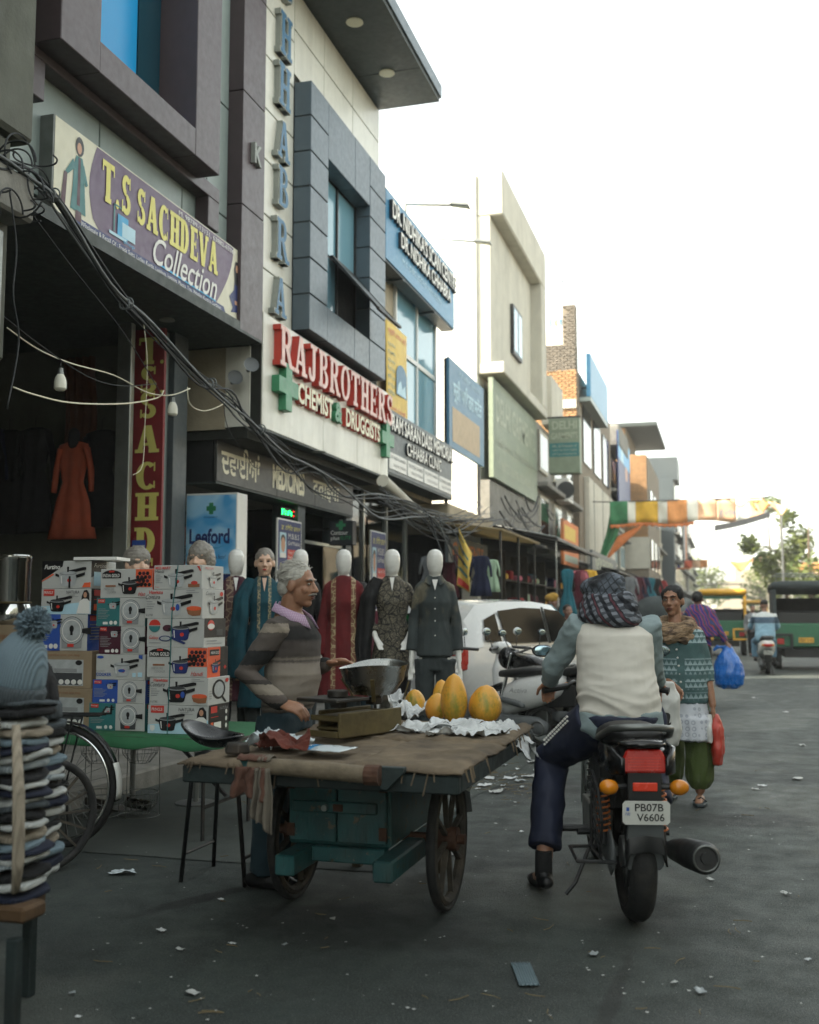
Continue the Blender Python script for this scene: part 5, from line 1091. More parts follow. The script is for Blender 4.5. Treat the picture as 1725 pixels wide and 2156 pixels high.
def crumple(nm,lab,c,w_,d_,hh,seed,m='newspaper',cat='paper',grp='crumpled newspapers on the cart',sag=None,n_=26,rz=0.):
 q=MB(m)
 def f(a,b):
  x=(a-.5)*w_;y=(b-.5)*d_;p=V((x*9+seed*7.1,y*9,seed));h1=abs(noise.noise(p));h2=abs(noise.noise(p*2.4));h3=abs(noise.noise(p*5))
  z=hh*(1.3*h1+.6*h2+.3*h3);x+=.05*noise.noise(p*1.7+V((9,0,0)))*(w_/.3);y+=.05*noise.noise(p*1.7+V((0,7,0)))*(d_/.3)
  if sag:z+=sag(x,y)
  return(x,y,z)
 q.grid(f,int(n_*1.5),int(n_*1.5));o=q.build(nm,None,smooth='all',loc=c,rot=rz,solid=.0008);tag(o,lab,cat,grp);return o
Pz=lambda u,v,z=.79:onZ(u,v,z)
for i,(u,v,w_,d_,hh,lab)in enumerate(((850,1510,.24,.3,.12,'crumpled grey newspaper heap left of the papayas'),(880,1540,.34,.16,.05,'flat crumpled newspaper strip in front of the small papayas'),(955,1535,.26,.18,.06,'crumpled newspaper at the foot of the tallest papaya'),(1010,1545,.28,.2,.055,'crumpled newspaper under the fat papaya'),(835,1495,.16,.2,.16,'newspaper ball rising beside the scale pan'),(925,1545,.18,.12,.05,'torn newspaper corner folded over the sacking'),(905,1500,.4,.3,.06,'newspaper bed beneath the back papayas'))):
 crumple('crumpled_newspaper',lab,Pz(u,v)+V((0,0,-.006)),w_,d_,hh,i+1,rz=R(20*i))
crumple('crumpled_newspaper','newspaper sheet drooping over the far corner of the cart',Pz(1060,1535)+V((.02,0,0)),.26,.3,.06,12,sag=lambda x,y:-max(0,x-.01)*1.3)
M('plastic_white','#c4ced2',.3,var=.05,**{'Transmission Weight':.15});M('plastic_blue','#1f86c0',.3,var=.12);M('cloth_rust','#57291f',.95,var=.25,bump=.4,bs=80)
crumple('plastic_bag','clear white plastic bag heap on the near corner of the cart',Pz(590,1572)+V((0,0,-.004)),.26,.24,.06,21,'plastic_white','plastic bag',None)
crumple('rust_cloth','rust brown cloth bundle lying on the plastic bag',Pz(592,1588)+V((0,0,.02)),.22,.12,.07,25,'cloth_rust','cloth',None)
b=thing('printed_packet','white and blue printed plastic packet lying flat on the sacking','packet',Pz(687,1582)+V((0,0,.0)),R(-8))
q=MB('plastic_white');q.grid(lambda a,c:((a-.5)*.22,(c-.5)*.17,.012+.012*math.sin(a*3.1)*math.sin(c*3.1)+.003*noise.noise(V((a*7,c*7,3)))),16,12);q.build('bag',b,smooth='all',solid=.002)
q=MB('plastic_blue');q.grid(lambda a,c:(-.109+.075*a,(c-.5)*.168,.0145+.012*math.sin((a*.34)*3.1)*math.sin(c*3.1)+.003*noise.noise(V((a*.34*7,c*7,3)))),8,12);q.build('printed_band',b,smooth='all')
q=MB('red_print');q.add([(-.26+.13,.1,.012),(-.2+.2,.13,.02),(0,.15,.02),(-.13,.12,.012)],[(0,1,2,3)]);q=MB('print_white');q.text('MILK',Matrix.Translation((0,0,.026)),(-.1,-.05,-.045,.0));q.build('lettering',b)
# stool
st=thing('stool','black bucket seat stool on thin tubular legs beside the cart','stool');f0,f1=onZ(381,1857),onZ(516,1868)
ax=(f1-f0);sw=ax.length;c0=(f0+f1)/2;bk=V((-ax.y,ax.x,0)).normalized()*.36
q=MB('metal_dark');zt=.66
q.tube([f0,f0.lerp(f1,.16)+V((0,0,zt-.06)),f0.lerp(f1,.22)+V((0,0,zt-.012)),f0.lerp(f1,.34)+V((0,0,zt)),f0.lerp(f1,.66)+V((0,0,zt)),f0.lerp(f1,.78)+V((0,0,zt-.012)),f0.lerp(f1,.84)+V((0,0,zt-.06)),f1],.012,8);q.build('leg_frame',st,smooth='all')
q=MB('metal_dark');g0,g1=f0+bk,f1+bk
q.tube([g0,g0.lerp(g1,.16)+V((0,0,zt-.06))-bk*.2,g0.lerp(g1,.34)+V((0,0,zt))-bk*.25,g0.lerp(g1,.66)+V((0,0,zt))-bk*.25,g0.lerp(g1,.84)+V((0,0,zt-.06))-bk*.2,g1],.012,8);q.build('leg_frame',st,smooth='all')
for a,b_ in((f0,g0),(f1,g1)):
 q=MB('metal_dark');m_=lambda p,o:p+V((0,0,.14))+(c0+bk*.5-p)*.06
 q.tube([m_(a,0),m_(b_,0)],.009,8);q.build('stretcher',st)
q=MB('black');sc_=c0+bk*.42+V((-.06,0,zt+.02))
def seat(a,c):
 x=(a-.5)*2;y=(c-.5)*2;r_=math.sqrt(x*x+y*y);x2=x*math.sqrt(1-y*y/2);y2=y*math.sqrt(1-x*x/2)
 return(sc_.x-.03+x2*.165,sc_.y+y2*.16,sc_.z+.06*(x2*x2+y2*y2)**1.5-.035*x2+.03*x2*x2)
M('black_plastic','#17191b',.3,var=.15);q=MB('black_plastic');q.grid(seat,20,20);q.build('seat',st,smooth='all',solid=.012);rebase(st,c0)
# table with cooker cartons
YT=6.08;TZ=onY(370,1547,YT).z
M('cloth_green','#245c3a',.85,var=.1,bump=.2,bs=60);M('carton_white','#b4b5b1',.6,var=.05,dirt=.15,dcol='#8d8a80');M('carton_beige','#8f7d64',.75,var=.08);M('carton_side','#a3a39d',.6,var=.06)
tb=thing('display_table','trestle table under a green cloth carrying the cooker cartons','table')
q=MB('wood_dark');q.bx(-4.75,-2.85,5.95,6.85,TZ-.035,TZ-.006);q.build('top',tb)
for x in(-4.5,-3.06):
 for y in(6.0,6.65):q=MB('metal_dark');q.beam((x,y,0),(x,y,TZ-.036),.03,.012);q.build('leg',tb)
 q=MB('metal_dark');q.beam((x,6.0,.2),(x,6.65,.2),.012,.02);q.build('stretcher',tb)
q=MB('metal_dark');q.beam((-3.06,6.32,.22),(-3.45,6.32,TZ-.05),.02,.02);q.build('brace',tb);rebase(tb,(-3.8,6.4,0))
q=MB('cloth_green')
def clf(a,c):
 x=-4.78+1.96*a;y=5.9+1.0*c;z=TZ+.002;e=min(c*1.0,(1-a)*1.96)
 if e<.06:z-=(.06-e)*(1.1+.5*noise.noise(V((x*4,y*4,2))));
 return(x+(.01*noise.noise(V((x*5,y*5,1)))if e<.06 else 0),y,z)
q.grid(clf,90,40);tag(q.build('table_cloth',smooth='all',solid=.003),'plain green cloth covering the carton table','tablecloth')
def cooker(q,T,cx,cy,s,body='steel_print',lid=None,hand='black_print',z=.004):
 lid=lid or body;e=.0006;s*=1.28;cy-=.03*s
 q.mat(body);q.flat([(cx-.5*s,cy+.28*s),(cx-.52*s,cy+.1*s),(cx-.42*s,cy-.3*s),(cx-.3*s,cy-.36*s),(cx+.3*s,cy-.36*s),(cx+.42*s,cy-.3*s),(cx+.52*s,cy+.1*s),(cx+.5*s,cy+.28*s)],T,z)
 q.mat('grey_print');q.flat(disc(cx,cy+.29*s,.5*s,.1*s,20),T,z+e);q.mat(lid);q.flat(disc(cx,cy+.32*s,.46*s,.08*s,20),T,z+2*e)
 q.mat(hand);q.flat([(cx-.05*s,cy+.36*s),(cx+.05*s,cy+.36*s),(cx+.06*s,cy+.62*s),(cx-.06*s,cy+.62*s)],T,z+3*e)
 q.flat([(cx-.05*s,cy+.42*s),(cx+.9*s,cy+.6*s),(cx+1.05*s,cy+.58*s),(cx+1.05*s,cy+.46*s),(cx+.5*s,cy+.36*s)],T,z+3*e);q.flat([(cx+.45*s,cy+.2*s),(cx+.98*s,cy+.34*s),(cx+1.,cy+.22*s)if 0 else(cx+.98*s,cy+.2*s),(cx+.5*s,cy+.05*s)],T,z+3.5*e)
 q.flat([(cx-.5*s,cy+.22*s),(cx-.72*s,cy+.3*s),(cx-.72*s,cy+.16*s),(cx-.5*s,cy+.1*s)],T,z+3*e)
 q.mat('print_white');q.flat([(cx-.38*s,cy-.2*s),(cx-.33*s,cy-.25*s),(cx-.36*s,cy+.15*s),(cx-.42*s,cy+.15*s)],T,z+e);q.mat('red_print');q.flat(disc(cx+.08*s,cy-.06*s,.12*s,.1*s,12),T,z+2*e)
def topview(q,T,cx,cy,s,z=.004,dark=False):
 q.mat('grey_print' if not dark else 'darkgrey_print');q.flat([(cx-.44*s,cy),(cx-.4*s,cy-.62*s),(cx+.4*s,cy-.62*s),(cx+.44*s,cy)],T,z-.0005)
 for m,r_,k in(('darkgrey_print',.5,0),('steel_print',.48,1),('darkgrey_print',.41,2),('print_white',.40,3),('steel_print',.36,4)):q.mat(m);q.flat(disc(cx,cy,r_*s,r_*s,28),T,z+.0006*k)
 q.mat('black_print');q.flat(disc(cx,cy+.06*s,.09*s,.13*s,12),T,z+.003);q.flat(rect(cx-.05*s,cy-.16*s,cx+.05*s,cy+.02*s),T,z+.0033);q.flat([(cx+.42*s,cy+.07*s),(cx+.78*s,cy+.12*s),(cx+.78*s,cy-.14*s),(cx+.42*s,cy-.08*s)],T,z+.0028);q.mat('red_print');q.flat(rect(cx-.16*s,cy-.57*s,cx+.1*s,cy-.46*s),T,z+.003)
def lines(q,T,x0,y0,x1,n_,dy,m,z=.0035):
 q.mat(m)
 for k in range(n_):q.flat(rect(x0,y0-dy*k,x0+(x1-x0)*(.6+.4*((k*37)%10)/10),y0-dy*k+dy*.32),T,z)
def hexes(q,T,x0,y0,w_,h_,z=.0035):
 r_=h_/7;k=0;y=y0+r_
 while y<y0+h_-.3*r_:
  x=x0+r_+(r_*.88 if k%2 else 0)
  while x<x0+w_:q.mat('black_print' if(int(x*1000)+k)%3 else 'maroon_print');q.flat(disc(x,y,r_*.85,r_*.85,6),T,z);x+=r_*1.76
  y+=r_*1.52;k+=1
def tx_(q,T,s,x0,y0,x1,y1,m,z=.0075,**kw):q.mat(m);q.text(s,T@Matrix.Translation((0,0,z)),(x0,y0,x1,y1),**kw)
def carton(kind,lab,x0,x1,z0,z1,Yf,dep=.3,rz=0.):
 w_=x1-x0;h_=z1-z0;body='carton_white';side='carton_white'
 b=thing('cooker_carton',lab,'carton',((x0+x1)/2,Yf+dep/2,z0),rz,'stacked kitchenware cartons')
 F=fy(-dep/2-.0005,-w_/2,0);S=fx(w_/2+.0005,-dep/2,0)
 if kind=='mop':body='carton_beige'
 q=MB(body);q.bx(-w_/2,w_/2,-dep/2,dep/2,0,h_-.001);q.build('box',b,bevel=.002)
 q=MB()
 if kind.startswith('prestige'):
  c={'t':'teal_print','b':'blue_print','m':'maroon_print'}[kind[8]]
  q.mat(c);q.flat(rect(0,0,w_*.48,h_),F,.001);q.flat(rect(0,0,dep,h_),S,.001)
  q.mat('red_print');q.flat(rect(w_*.03,h_*.82,w_*.17,h_*.96),F,.003);q.flat(rect(dep*.08,h_*.82,dep*.35,h_*.96),S,.003)
  tx_(q,F,'Prestige',w_*.04,h_*.86,w_*.16,h_*.93,'print_white');lines(q,F,w_*.03,h_*.6,w_*.3,7,h_*.055,'grey_print');lines(q,S,dep*.08,h_*.7,dep*.8,6,h_*.08,'grey_print');cooker(q,F,w_*.34,h_*.72,h_*.22)
  q.mat('print_white');q.flat(disc(w_*.4,h_*.12,h_*.07,h_*.07,14),F,.003);q.flat(disc(w_*.31,h_*.12,h_*.07,h_*.07,14),F,.003);q.flat(rect(w_*.14,h_*.06,w_*.24,h_*.15),F,.003)
  topview(q,F,w_*.71,h_*.55,h_*.78,dark=(kind.endswith('d')))
 elif kind=='pringle':
  q.mat('paleblue_print');q.flat([(0,0),(w_,0),(w_,h_*.5),(0,h_*.3)],F,.001);q.mat('red_print');q.flat(rect(w_*.05,h_*.72,w_*.27,h_*.97),F,.003);tx_(q,F,'PRINGLE',w_*.07,h_*.79,w_*.25,h_*.9,'print_white')
  tx_(q,F,'NATURA',w_*.52,h_*.8,w_*.78,h_*.92,'darkgrey_print');lines(q,F,w_*.54,h_*.74,w_*.78,2,h_*.06,'grey_print');cooker(q,F,w_*.33,h_*.35,h_*.5,'black_print','darkgrey_print')
  q.mat('black_print');q.flat([(w_*.8,h_*.2),(w_*.98,h_*.2),(w_*.97,h_*.8),(w_*.92,h_*.95),(w_*.86,h_*.92),(w_*.82,h_*.7)],F,.003);q.mat('skin_print');q.flat(disc(w_*.89,h_*.75,w_*.035,h_*.11,14),F,.0045);q.mat('print_white');q.flat([(w_*.72,h_*.02),(w_*.99,h_*.02),(w_*.98,h_*.5),(w_*.93,h_*.6),(w_*.85,h_*.6),(w_*.78,h_*.5)],F,.0042)
  q.mat('print_white');q.flat([(w_*.04,h_*.28),(w_*.12,h_*.28),(w_*.12,h_*.14),(w_*.08,h_*.07),(w_*.04,h_*.14)],F,.003)
  q.mat('black_print');q.flat(rect(0,0,dep,h_),S,.001);q.mat('red_print');q.flat(rect(dep*.1,h_*.72,dep*.4,h_*.95),S,.003);q.mat('print_white');q.flat(rect(dep*.25,h_*.15,dep*.6,h_*.38),S,.003);q.mat('orange_print');q.flat(rect(dep*.1,h_*.15,dep*.22,h_*.4),S,.003);lines(q,S,dep*.1,h_*.56,dep*.7,1,h_*.08,'red_print')
  q.mat('print_white');[q.flat(disc(dep*.85,h_*(.2+.25*k),dep*.05,dep*.05,10),S,.003)for k in range(3)];tx_(q,S,'NATURA',dep*.5,h_*.8,dep*.9,h_*.9,'grey_print')
 elif kind.startswith('hawkins'):
  tx_(q,F,'Hawkins',w_*.08,h_*.84,w_*.32,h_*.96,'red_print',bold=.02);tx_(q,F,'Contura',w_*.02,h_*.66,w_*.27,h_*.82,'darkgrey_print',shear=.4);lines(q,F,w_*.03,h_*.56,w_*.2,4,h_*.08,'grey_print');tx_(q,F,'5 LITRE',w_*.03,h_*.08,w_*.15,h_*.15,'darkgrey_print')
  cooker(q,F,w_*.47,h_*.4,h_*.6,'black_print' if 'x' in kind[-1:]else 'steel_print','darkgrey_print' if 'x' in kind[-1:]else None);q.mat('blue_print');q.flat(disc(w_*.58,h_*.38,w_*.035,h_*.12,14),F,.0075)
  q.mat('brown_print');q.flat([(w_*.73,h_*.3),(w_*.76,h_*.14),(w_*.84,h_*.08),(w_*.97,h_*.1),(w_*.99,h_*.32)],F,.003);q.mat('orange_print');q.flat(disc(w_*.86,h_*.34,w_*.13,h_*.08,16),F,.0036);lines(q,F,w_*.72,h_*.94,w_*.97,2,h_*.07,'grey_print')
  if kind[-1]=='x':
   q.mat('black_print');q.flat(disc(dep*.48,h_*.55,dep*.3,h_*.36,20),S,.002);q.mat('steel_print');q.flat(disc(dep*.48,h_*.55,dep*.22,h_*.28,20),S,.003);q.mat('black_print');q.flat([(dep*.6,h_*.25),(dep*.68,h_*.28),(dep*.85,h_*.06),(dep*.78,h_*.03)],S,.002);lines(q,S,dep*.05,h_*.5,dep*.2,4,h_*.09,'grey_print')
  else:cooker(q,S,dep*.5,h_*.4,h_*.5);tx_(q,S,'Contura',dep*.1,h_*.8,dep*.5,h_*.92,'darkgrey_print',shear=.4)
  q.mat('red_print');q.flat(disc(dep*.85,h_*.85,dep*.08,h_*.08,12),S,.003)
 elif kind.startswith('gold'):
  q.mat('black_print');q.flat([(w_*.04,h_*.68),(w_*.4,h_*.68),(w_*.4,h_*.86),(w_*.34,h_*.92),(w_*.22,h_*.97),(w_*.1,h_*.92),(w_*.04,h_*.86)],F,.003);tx_(q,F,'INDIA GOLD',w_*.06,h_*.71,w_*.38,h_*.83,'print_white',bold=.02);q.mat('red_print');q.flat(rect(w_*.17,h_*.88,w_*.27,h_*.94),F,.0045)
  q.mat('brown_print');q.flat(rect(w_*.1,h_*.38,w_*.3,h_*.44),F,.003);tx_(q,F,'PRESSURE',w_*.08,h_*.26,w_*.28,h_*.34,'grey_print');tx_(q,F,'COOKER',w_*.14,h_*.15,w_*.32,h_*.23,'grey_print');cooker(q,F,w_*.56,h_*.36,h_*.46,'navy_print' if kind[-1]=='2' else 'black_print','darkgrey_print')
  q.mat('orange_print');q.flat(rect(w_*.68,h_*.36,w_,h_*.98),F,.0015);hexes(q,F,w_*.68,h_*.36,w_*.3,h_*.6,.003);tx_(q,F,'Handi',w_*.74,h_*.06,w_*.95,h_*.2,'red_print',shear=.4)
  q.mat('orange_print');q.flat(rect(0,0,dep*.62,h_),S,.001);q.mat('black_print');q.flat(rect(dep*.62,0,dep,h_),S,.001);q.flat(rect(dep*.1,h_*.72,dep*.55,h_*.92),S,.003);tx_(q,S,'INDIA GOLD',dep*.13,h_*.77,dep*.52,h_*.86,'print_white');cooker(q,S,dep*.36,h_*.32,h_*.36,'navy_print','darkgrey_print');q.mat('red_print');q.flat(disc(dep*.85,h_*.3,dep*.07,h_*.08,4),S,.003)
 elif kind=='galaxy':
  for a,m in((0,'red_print'),(1,'print_white'),(2,'teal_print')):q.mat(m if a!=1 else 'grey_print');q.flat(disc(w_*.14,h_*(.76-.02*a),w_*(.1-.0*a),h_*.2,18,math.pi*a/2*0+(0 if a==0 else math.pi),math.pi if a==0 else 2*math.pi),F,.003+.0005*a)
  tx_(q,F,'Galaxy',w_*.05,h_*.24,w_*.22,h_*.4,'red_print',shear=.4);lines(q,F,w_*.05,h_*.14,w_*.4,1,h_*.07,'grey_print');cooker(q,F,w_*.6,h_*.5,h_*.52,'navy_print','darkgrey_print');q.mat('navy_print');q.flat(disc(w_*.33,h_*.3,w_*.11,h_*.1,18),F,.0045);q.flat([(w_*.42,h_*.3),(w_*.66,h_*.1),(w_*.7,h_*.15),(w_*.45,h_*.38)],F,.0045);q.mat('steel_print');q.flat(disc(w_*.33,h_*.3,w_*.085,h_*.07,18),F,.0052);q.mat('maroon_print');q.flat(disc(w_*.37,h_*.66,w_*.09,h_*.12,14),F,.003)
  q.mat('black_print');q.flat(rect(0,h_*.33,dep,h_),S,.001);q.mat('red_print');q.flat(disc(dep*.3,h_*.76,dep*.16,h_*.18,16),S,.003);q.mat('print_white');q.flat(disc(dep*.3,h_*.72,dep*.16,h_*.1,16),S,.0036);q.mat('darkgrey_print');q.flat(rect(dep*.55,h_*.4,dep*.85,h_*.62),S,.003);lines(q,S,dep*.1,h_*.2,dep*.9,2,h_*.1,'grey_print')
 elif kind=='mary':
  tx_(q,F,'MISS MARY',w_*.04,h_*.82,w_*.36,h_*.94,'red_print',bold=.02);tx_(q,F,'Handi',w_*.04,h_*.68,w_*.22,h_*.8,'darkgrey_print');lines(q,F,w_*.04,h_*.58,w_*.2,5,h_*.08,'grey_print');tx_(q,F,'3 Litre',w_*.04,h_*.06,w_*.13,h_*.13,'red_print');cooker(q,F,w_*.47,h_*.38,h_*.6);q.mat('black_print');q.flat(rect(w_*.46,h_*.1,w_*.5,h_*.46),F,.0075);q.mat('brown_print');q.flat(rect(w_*.72,h_*.08,w_*.96,h_*.22),F,.003);q.mat('red_print');q.flat(disc(w_*.85,h_*.26,w_*.07,h_*.08,12),F,.0036);q.flat([(w_*.9,h_*.95),(w_*.95,h_*.95),(w_*.99,h_*.75),(w_*.96,h_*.75)],F,.003)
  cooker(q,S,dep*.5,h_*.35,h_*.5);tx_(q,S,'MISS MARY',dep*.1,h_*.82,dep*.5,h_*.92,'red_print')
 elif kind=='cherry':
  q.mat('blue_print');q.flat(disc(w_*.09,h_*.88,w_*.07,h_*.06,16),F,.003);q.flat([(w_*.87,h_*.98),(w_*.95,h_*.98),(w_*.95,h_*.8),(w_*.87,h_*.86)],F,.003);tx_(q,F,'COOKER',w_*.02,h_*.14,w_*.33,h_*.27,'blue_print',bold=.02);tx_(q,F,'M-CHERRY',w_*.02,h_*.3,w_*.2,h_*.37,'grey_print');cooker(q,F,w_*.54,h_*.42,h_*.56,'steel_print');q.mat('blue_print');q.flat(disc(w_*.54,h_*.36,w_*.07,h_*.06,16),F,.0075);q.mat('paleblue_print');q.flat(rect(w_*.75,h_*.12,w_*.82,h_*.28),F,.003);q.flat(rect(w_*.86,h_*.12,w_*.95,h_*.3),F,.003)
 elif kind=='furtino':
  q.mat('black_print');q.flat([(0,h_*.3),(w_*.22,h_*.55),(w_*.42,h_*.8),(w_*.44,h_),(0,h_)],F,.001);q.mat('orange_print');q.flat([(0,h_*.24),(w_*.25,h_*.5),(w_*.23,h_*.54),(0,h_*.28)],F,.0022);tx_(q,F,'Furtino',w_*.06,h_*.7,w_*.38,h_*.86,'print_white',shear=.3,bold=.02);cooker(q,F,w_*.54,h_*.36,h_*.56,'steel_print');q.mat('black_print');q.flat(rect(w_*.56,h_*.02,w_*.6,h_*.44),F,.0075);q.mat('orange_print');q.flat([(w_*.83,h_*.04),(w_,h_*.04),(w_,h_*.22),(w_*.87,h_*.2)],F,.003);q.mat('black_print');q.flat([(0,h_*.4),(dep*.6,h_*.6),(dep*.6,h_),(0,h_)],S,.001);tx_(q,S,'Furtino',dep*.08,h_*.76,dep*.56,h_*.9,'print_white',shear=.3);q.mat('paleblue_print');q.flat(rect(dep*.1,h_*.1,dep*.5,h_*.6),S,.0025)
 elif kind=='mop':
  tx_(q,F,'instaclean steel spin mop',w_*.22,h_*.84,w_*.8,h_*.92,'brown_print');q.mat('steel_print');q.flat(rect(w_*.04,h_*.06,w_*.86,h_*.76),F,.001);q.mat('darkgrey_print');q.flat(rect(w_*.06,h_*.08,w_*.84,h_*.4),F,.002);q.mat('grey_print');q.flat(rect(w_*.35,h_*.42,w_*.75,h_*.52),F,.003);q.mat('black_print');q.flat(disc(w_*.78,h_*.68,w_*.06,h_*.07,10),F,.003)
  q.mat('print_white');[q.flat(disc(w_*(.48+.11*k),h_*.16,w_*.045,h_*.07,16),F,.0035)for k in range(4)];q.mat('teal_print');q.flat(disc(w_*.12,h_*.55,w_*.1,h_*.09,16),F,.0035)
 if q.f:q.build('print',b)
 return b
def col(rows,Yf,base,dep=.3):
 z=base
 for kind,lab,zx0,zx1,zy0,zy1 in rows:
  u0,u1=zx0*.3028,zx1*.3028;p0=onY(u0,1110+.3028*(zy0+zy1)/2,Yf).x;p1=onY(u1,1110+.3028*(zy0+zy1)/2,Yf).x
  hh=onY((u0+u1)/2,1110+.3028*zy0,Yf).z-onY((u0+u1)/2,1110+.3028*zy1,Yf).z
  carton(kind,lab,p0,p1,z,z+hh,Yf,dep,R(rnd.uniform(-1.5,1.5)));z+=hh+.0005
 return z
zr=col([('pringle','bottom carton of the string-tied stack, showing black pot and woman in white',1028,1442,1245,1445),('hawkins_x','white carton with black cooker, second from bottom of the string-tied stack',1040,1448,1050,1242),('gold2','white carton with orange side and hexagon print in the string-tied stack',1022,1435,838,1048),('galaxy','white carton with navy pan and loose lid drawing in the string-tied stack',1022,1418,635,835),('hawkins','white carton with steel cooker, second from top of the string-tied stack',1010,1410,430,632),('mary','top carton of the string-tied stack, with steel handi picture',1072,1405,262,430)],YT,TZ+.005)
zm=col([('prestigetd','teal pan carton at the bottom beside the tied stack',620,1008,1250,1440),('prestigeb','blue cooker carton with steel lid above the bottom teal one',645,1010,1085,1248),('cherry','white carton lettered COOKER in blue',668,1012,905,1083),('prestigem','dark maroon cooker carton above the white COOKER one',690,1012,708,903),('prestiget','teal cooker carton above the maroon one',672,1004,510,706),('gold1','hexagon-printed white carton topping the stack with the teal cartons',700,1064,305,507)],YT+.06,TZ+.005)
zl=col([('mop','lowest beige spin mop carton behind the bicycle wheel',265,640,1160,1440),('mop','beige spin mop carton directly under the big blue carton',240,640,900,1158),('prestigeb','large blue cooker carton over the beige mop cartons',248,605,645,898),('pringle','pale carton with black pot just under the black and white one',285,628,465,643),('furtino','black and white cooker carton on top of the stack over the mop cartons',292,632,270,463)],YT+.1,TZ+.005)
q=MB('teal_print');x=-0
pt=[onY(u,v,YT-.012)for u,v in((375,1190),(362,1290),(358,1400),(352,1545))]
q.tube(pt,.003,5);tag(q.build('tying_string'),'blue string tied down the front of the tied carton stack','string')
p=onY(215,1192,YT+.2);q=MB('print_white');q.box((p.x,p.y,zl+.012),(.3,.22,.02),R(8));tag(q.build('flat_packet'),'thin flat packet lying on the black and white carton','packet')
pu=onY(18,1315,6.3);carton('mop','beige carton under the steel water dispenser',pu.x-.16,pu.x+.16,TZ+.005,pu.z,6.2,.34)
M('steel_bright','#c2c4c0',.12,1.,var=.05)
b=thing('steel_water_dispenser','shiny steel and glass water dispenser at the shop corner','dispenser',(pu.x-.02,6.36,pu.z))
q=MB('steel_bright');q.lathe([(.11,0),(.13,.02),(.14,.08),(.12,.14),(.115,.15)],28);q.build('base',b,smooth=True)
q=MB('steel_bright');q.lathe([(.118,.15),(.12,.155),(.12,.43),(.126,.44),(.126,.47),(.118,.48)],28);q.build('tank',b,smooth=True)
q=MB('brass_paint');q.ring((0,0,.15),.121,.008,'Z',28,6);q.build('band',b,smooth='all')
for i,(u,lab)in enumerate(((292,'wire basket rack with steel bottle under the green table'),(205,'wire basket rack behind the bicycle wheel'))):
 p=onZ(u,1718);p.y=max(p.y,6.2);b=thing('wire_basket_rack',lab,'basket',p,0,'wire basket racks under the table')
 for lv,zz in enumerate((.02,.36)):
  q=MB('metal_grey');r0=.13
  q.ring((0,0,zz+.14),r0,.003,'Z',28,5);q.ring((0,0,zz+.07),r0*.9,.002,'Z',28,5);q.ring((0,0,zz+.0),r0*.55,.002,'Z',24,5)
  for k in range(16):a=2*math.pi*k/16;q.tube([(r0*math.cos(a),r0*math.sin(a),zz+.14),(r0*.9*math.cos(a),r0*.9*math.sin(a),zz+.06),(r0*.5*math.cos(a),r0*.5*math.sin(a),zz)],.0016,4,cap=False)
  q.build('basket',b)
 q=MB('metal_grey');q.ring((0,0,.005),.14,.004,'Z',28,5)
 for k in range(3):a=2*math.pi*k/3+.4;q.tube([(.14*math.cos(a),.14*math.sin(a),0),(.13*math.cos(a),.13*math.sin(a),.52)],.003,5)
 q.build('frame',b)
 q=MB('iron' if i else 'pan_steel');q.tube([(-.09,0,.09),(.08,.0,.07)],.035,14);o=q.build('steel_bottle',None,smooth=True,loc=p);tag(o,'steel bottle lying in the wire rack '+('behind the bicycle wheel' if i else 'under the green table'),'bottle')
 # mannequins
M('mannequin_white','#d3d2cc',.28,var=.03);M('mannequin_skin','#c8a48c',.4,var=.03)
M('skin_brown','#806050',.55,var=.12,vs=14,bump=.15,bs=120,**{'Subsurface Weight':.08});M('skin_face','#8f6850',.5,var=.14,vs=18,bump=.2,bs=90,**{'Subsurface Weight':.08})
M('hair_black','#0b0a09',.75,var=.3,vs=40,bump=.4,bs=140);M('hair_grey','#77726a',.5,var=.25,vs=30,bump=.5,bs=60);M('hair_white','#a5a299',.6,var=.25,vs=35,bump=.6,bs=70)
M('lips','#5e2f28',.5);M('lips_red','#8d1f22',.4);M('eye_white','#8a8278',.3);M('eye_dark','#120d0a',.2)
def knit(name,build_):n=NT(name);build_(n);return n
def emb(n,base,thread,mask,sc=55):
 v=n.vor(sc);f=n.vor(sc*.35,feat='DISTANCE_TO_EDGE');m=n.ma('MULTIPLY',n.ma('MAXIMUM',n.ma('MAXIMUM',n.mr(v,.3,.15),n.mr(f,.12,.04)),.25),mask)
 c=n.mix(n.mr(n.noise(8,4),.3,.7),base[0],base[1]);c=n.mix(m,c,thread);n.bump(n.ma('ADD',n.noise(180,2),n.ma('MULTIPLY',m,1.5)),.3,.003);n.fin(c,n.ma('SUBTRACT',.92,n.ma('MULTIPLY',m,.35)))
def band(n,x,c,w_):return n.mr(n.ma('ABSOLUTE',n.ma('SUBTRACT',x,c)),w_,w_*.8)
n=NT('kurta_wine');o=n.xyz();emb(n,('#3a1826','#4d2230'),'#8a7763',n.ma('MAXIMUM',band(n,o[0],-.05,.035),band(n,o[0],.13,.04)))
n=NT('kurta_teal');o=n.xyz();emb(n,('#0f3a46','#164b57'),'#a59673',n.ma('MULTIPLY',n.ma('MAXIMUM',band(n,o[0],-.045,.014),band(n,o[0],.045,.014)),n.mr(o[2],1.2,1.25)),90)
n=NT('kurta_red');o=n.xyz();emb(n,('#531418','#661b1d'),'#a1926d',n.ma('MAXIMUM',band(n,o[0],-.085,.022),band(n,o[0],.085,.022)),60)
n=NT('kurta_paisley');o=n.xyz();m1=n.noise(30,2,None,.5,2.5)
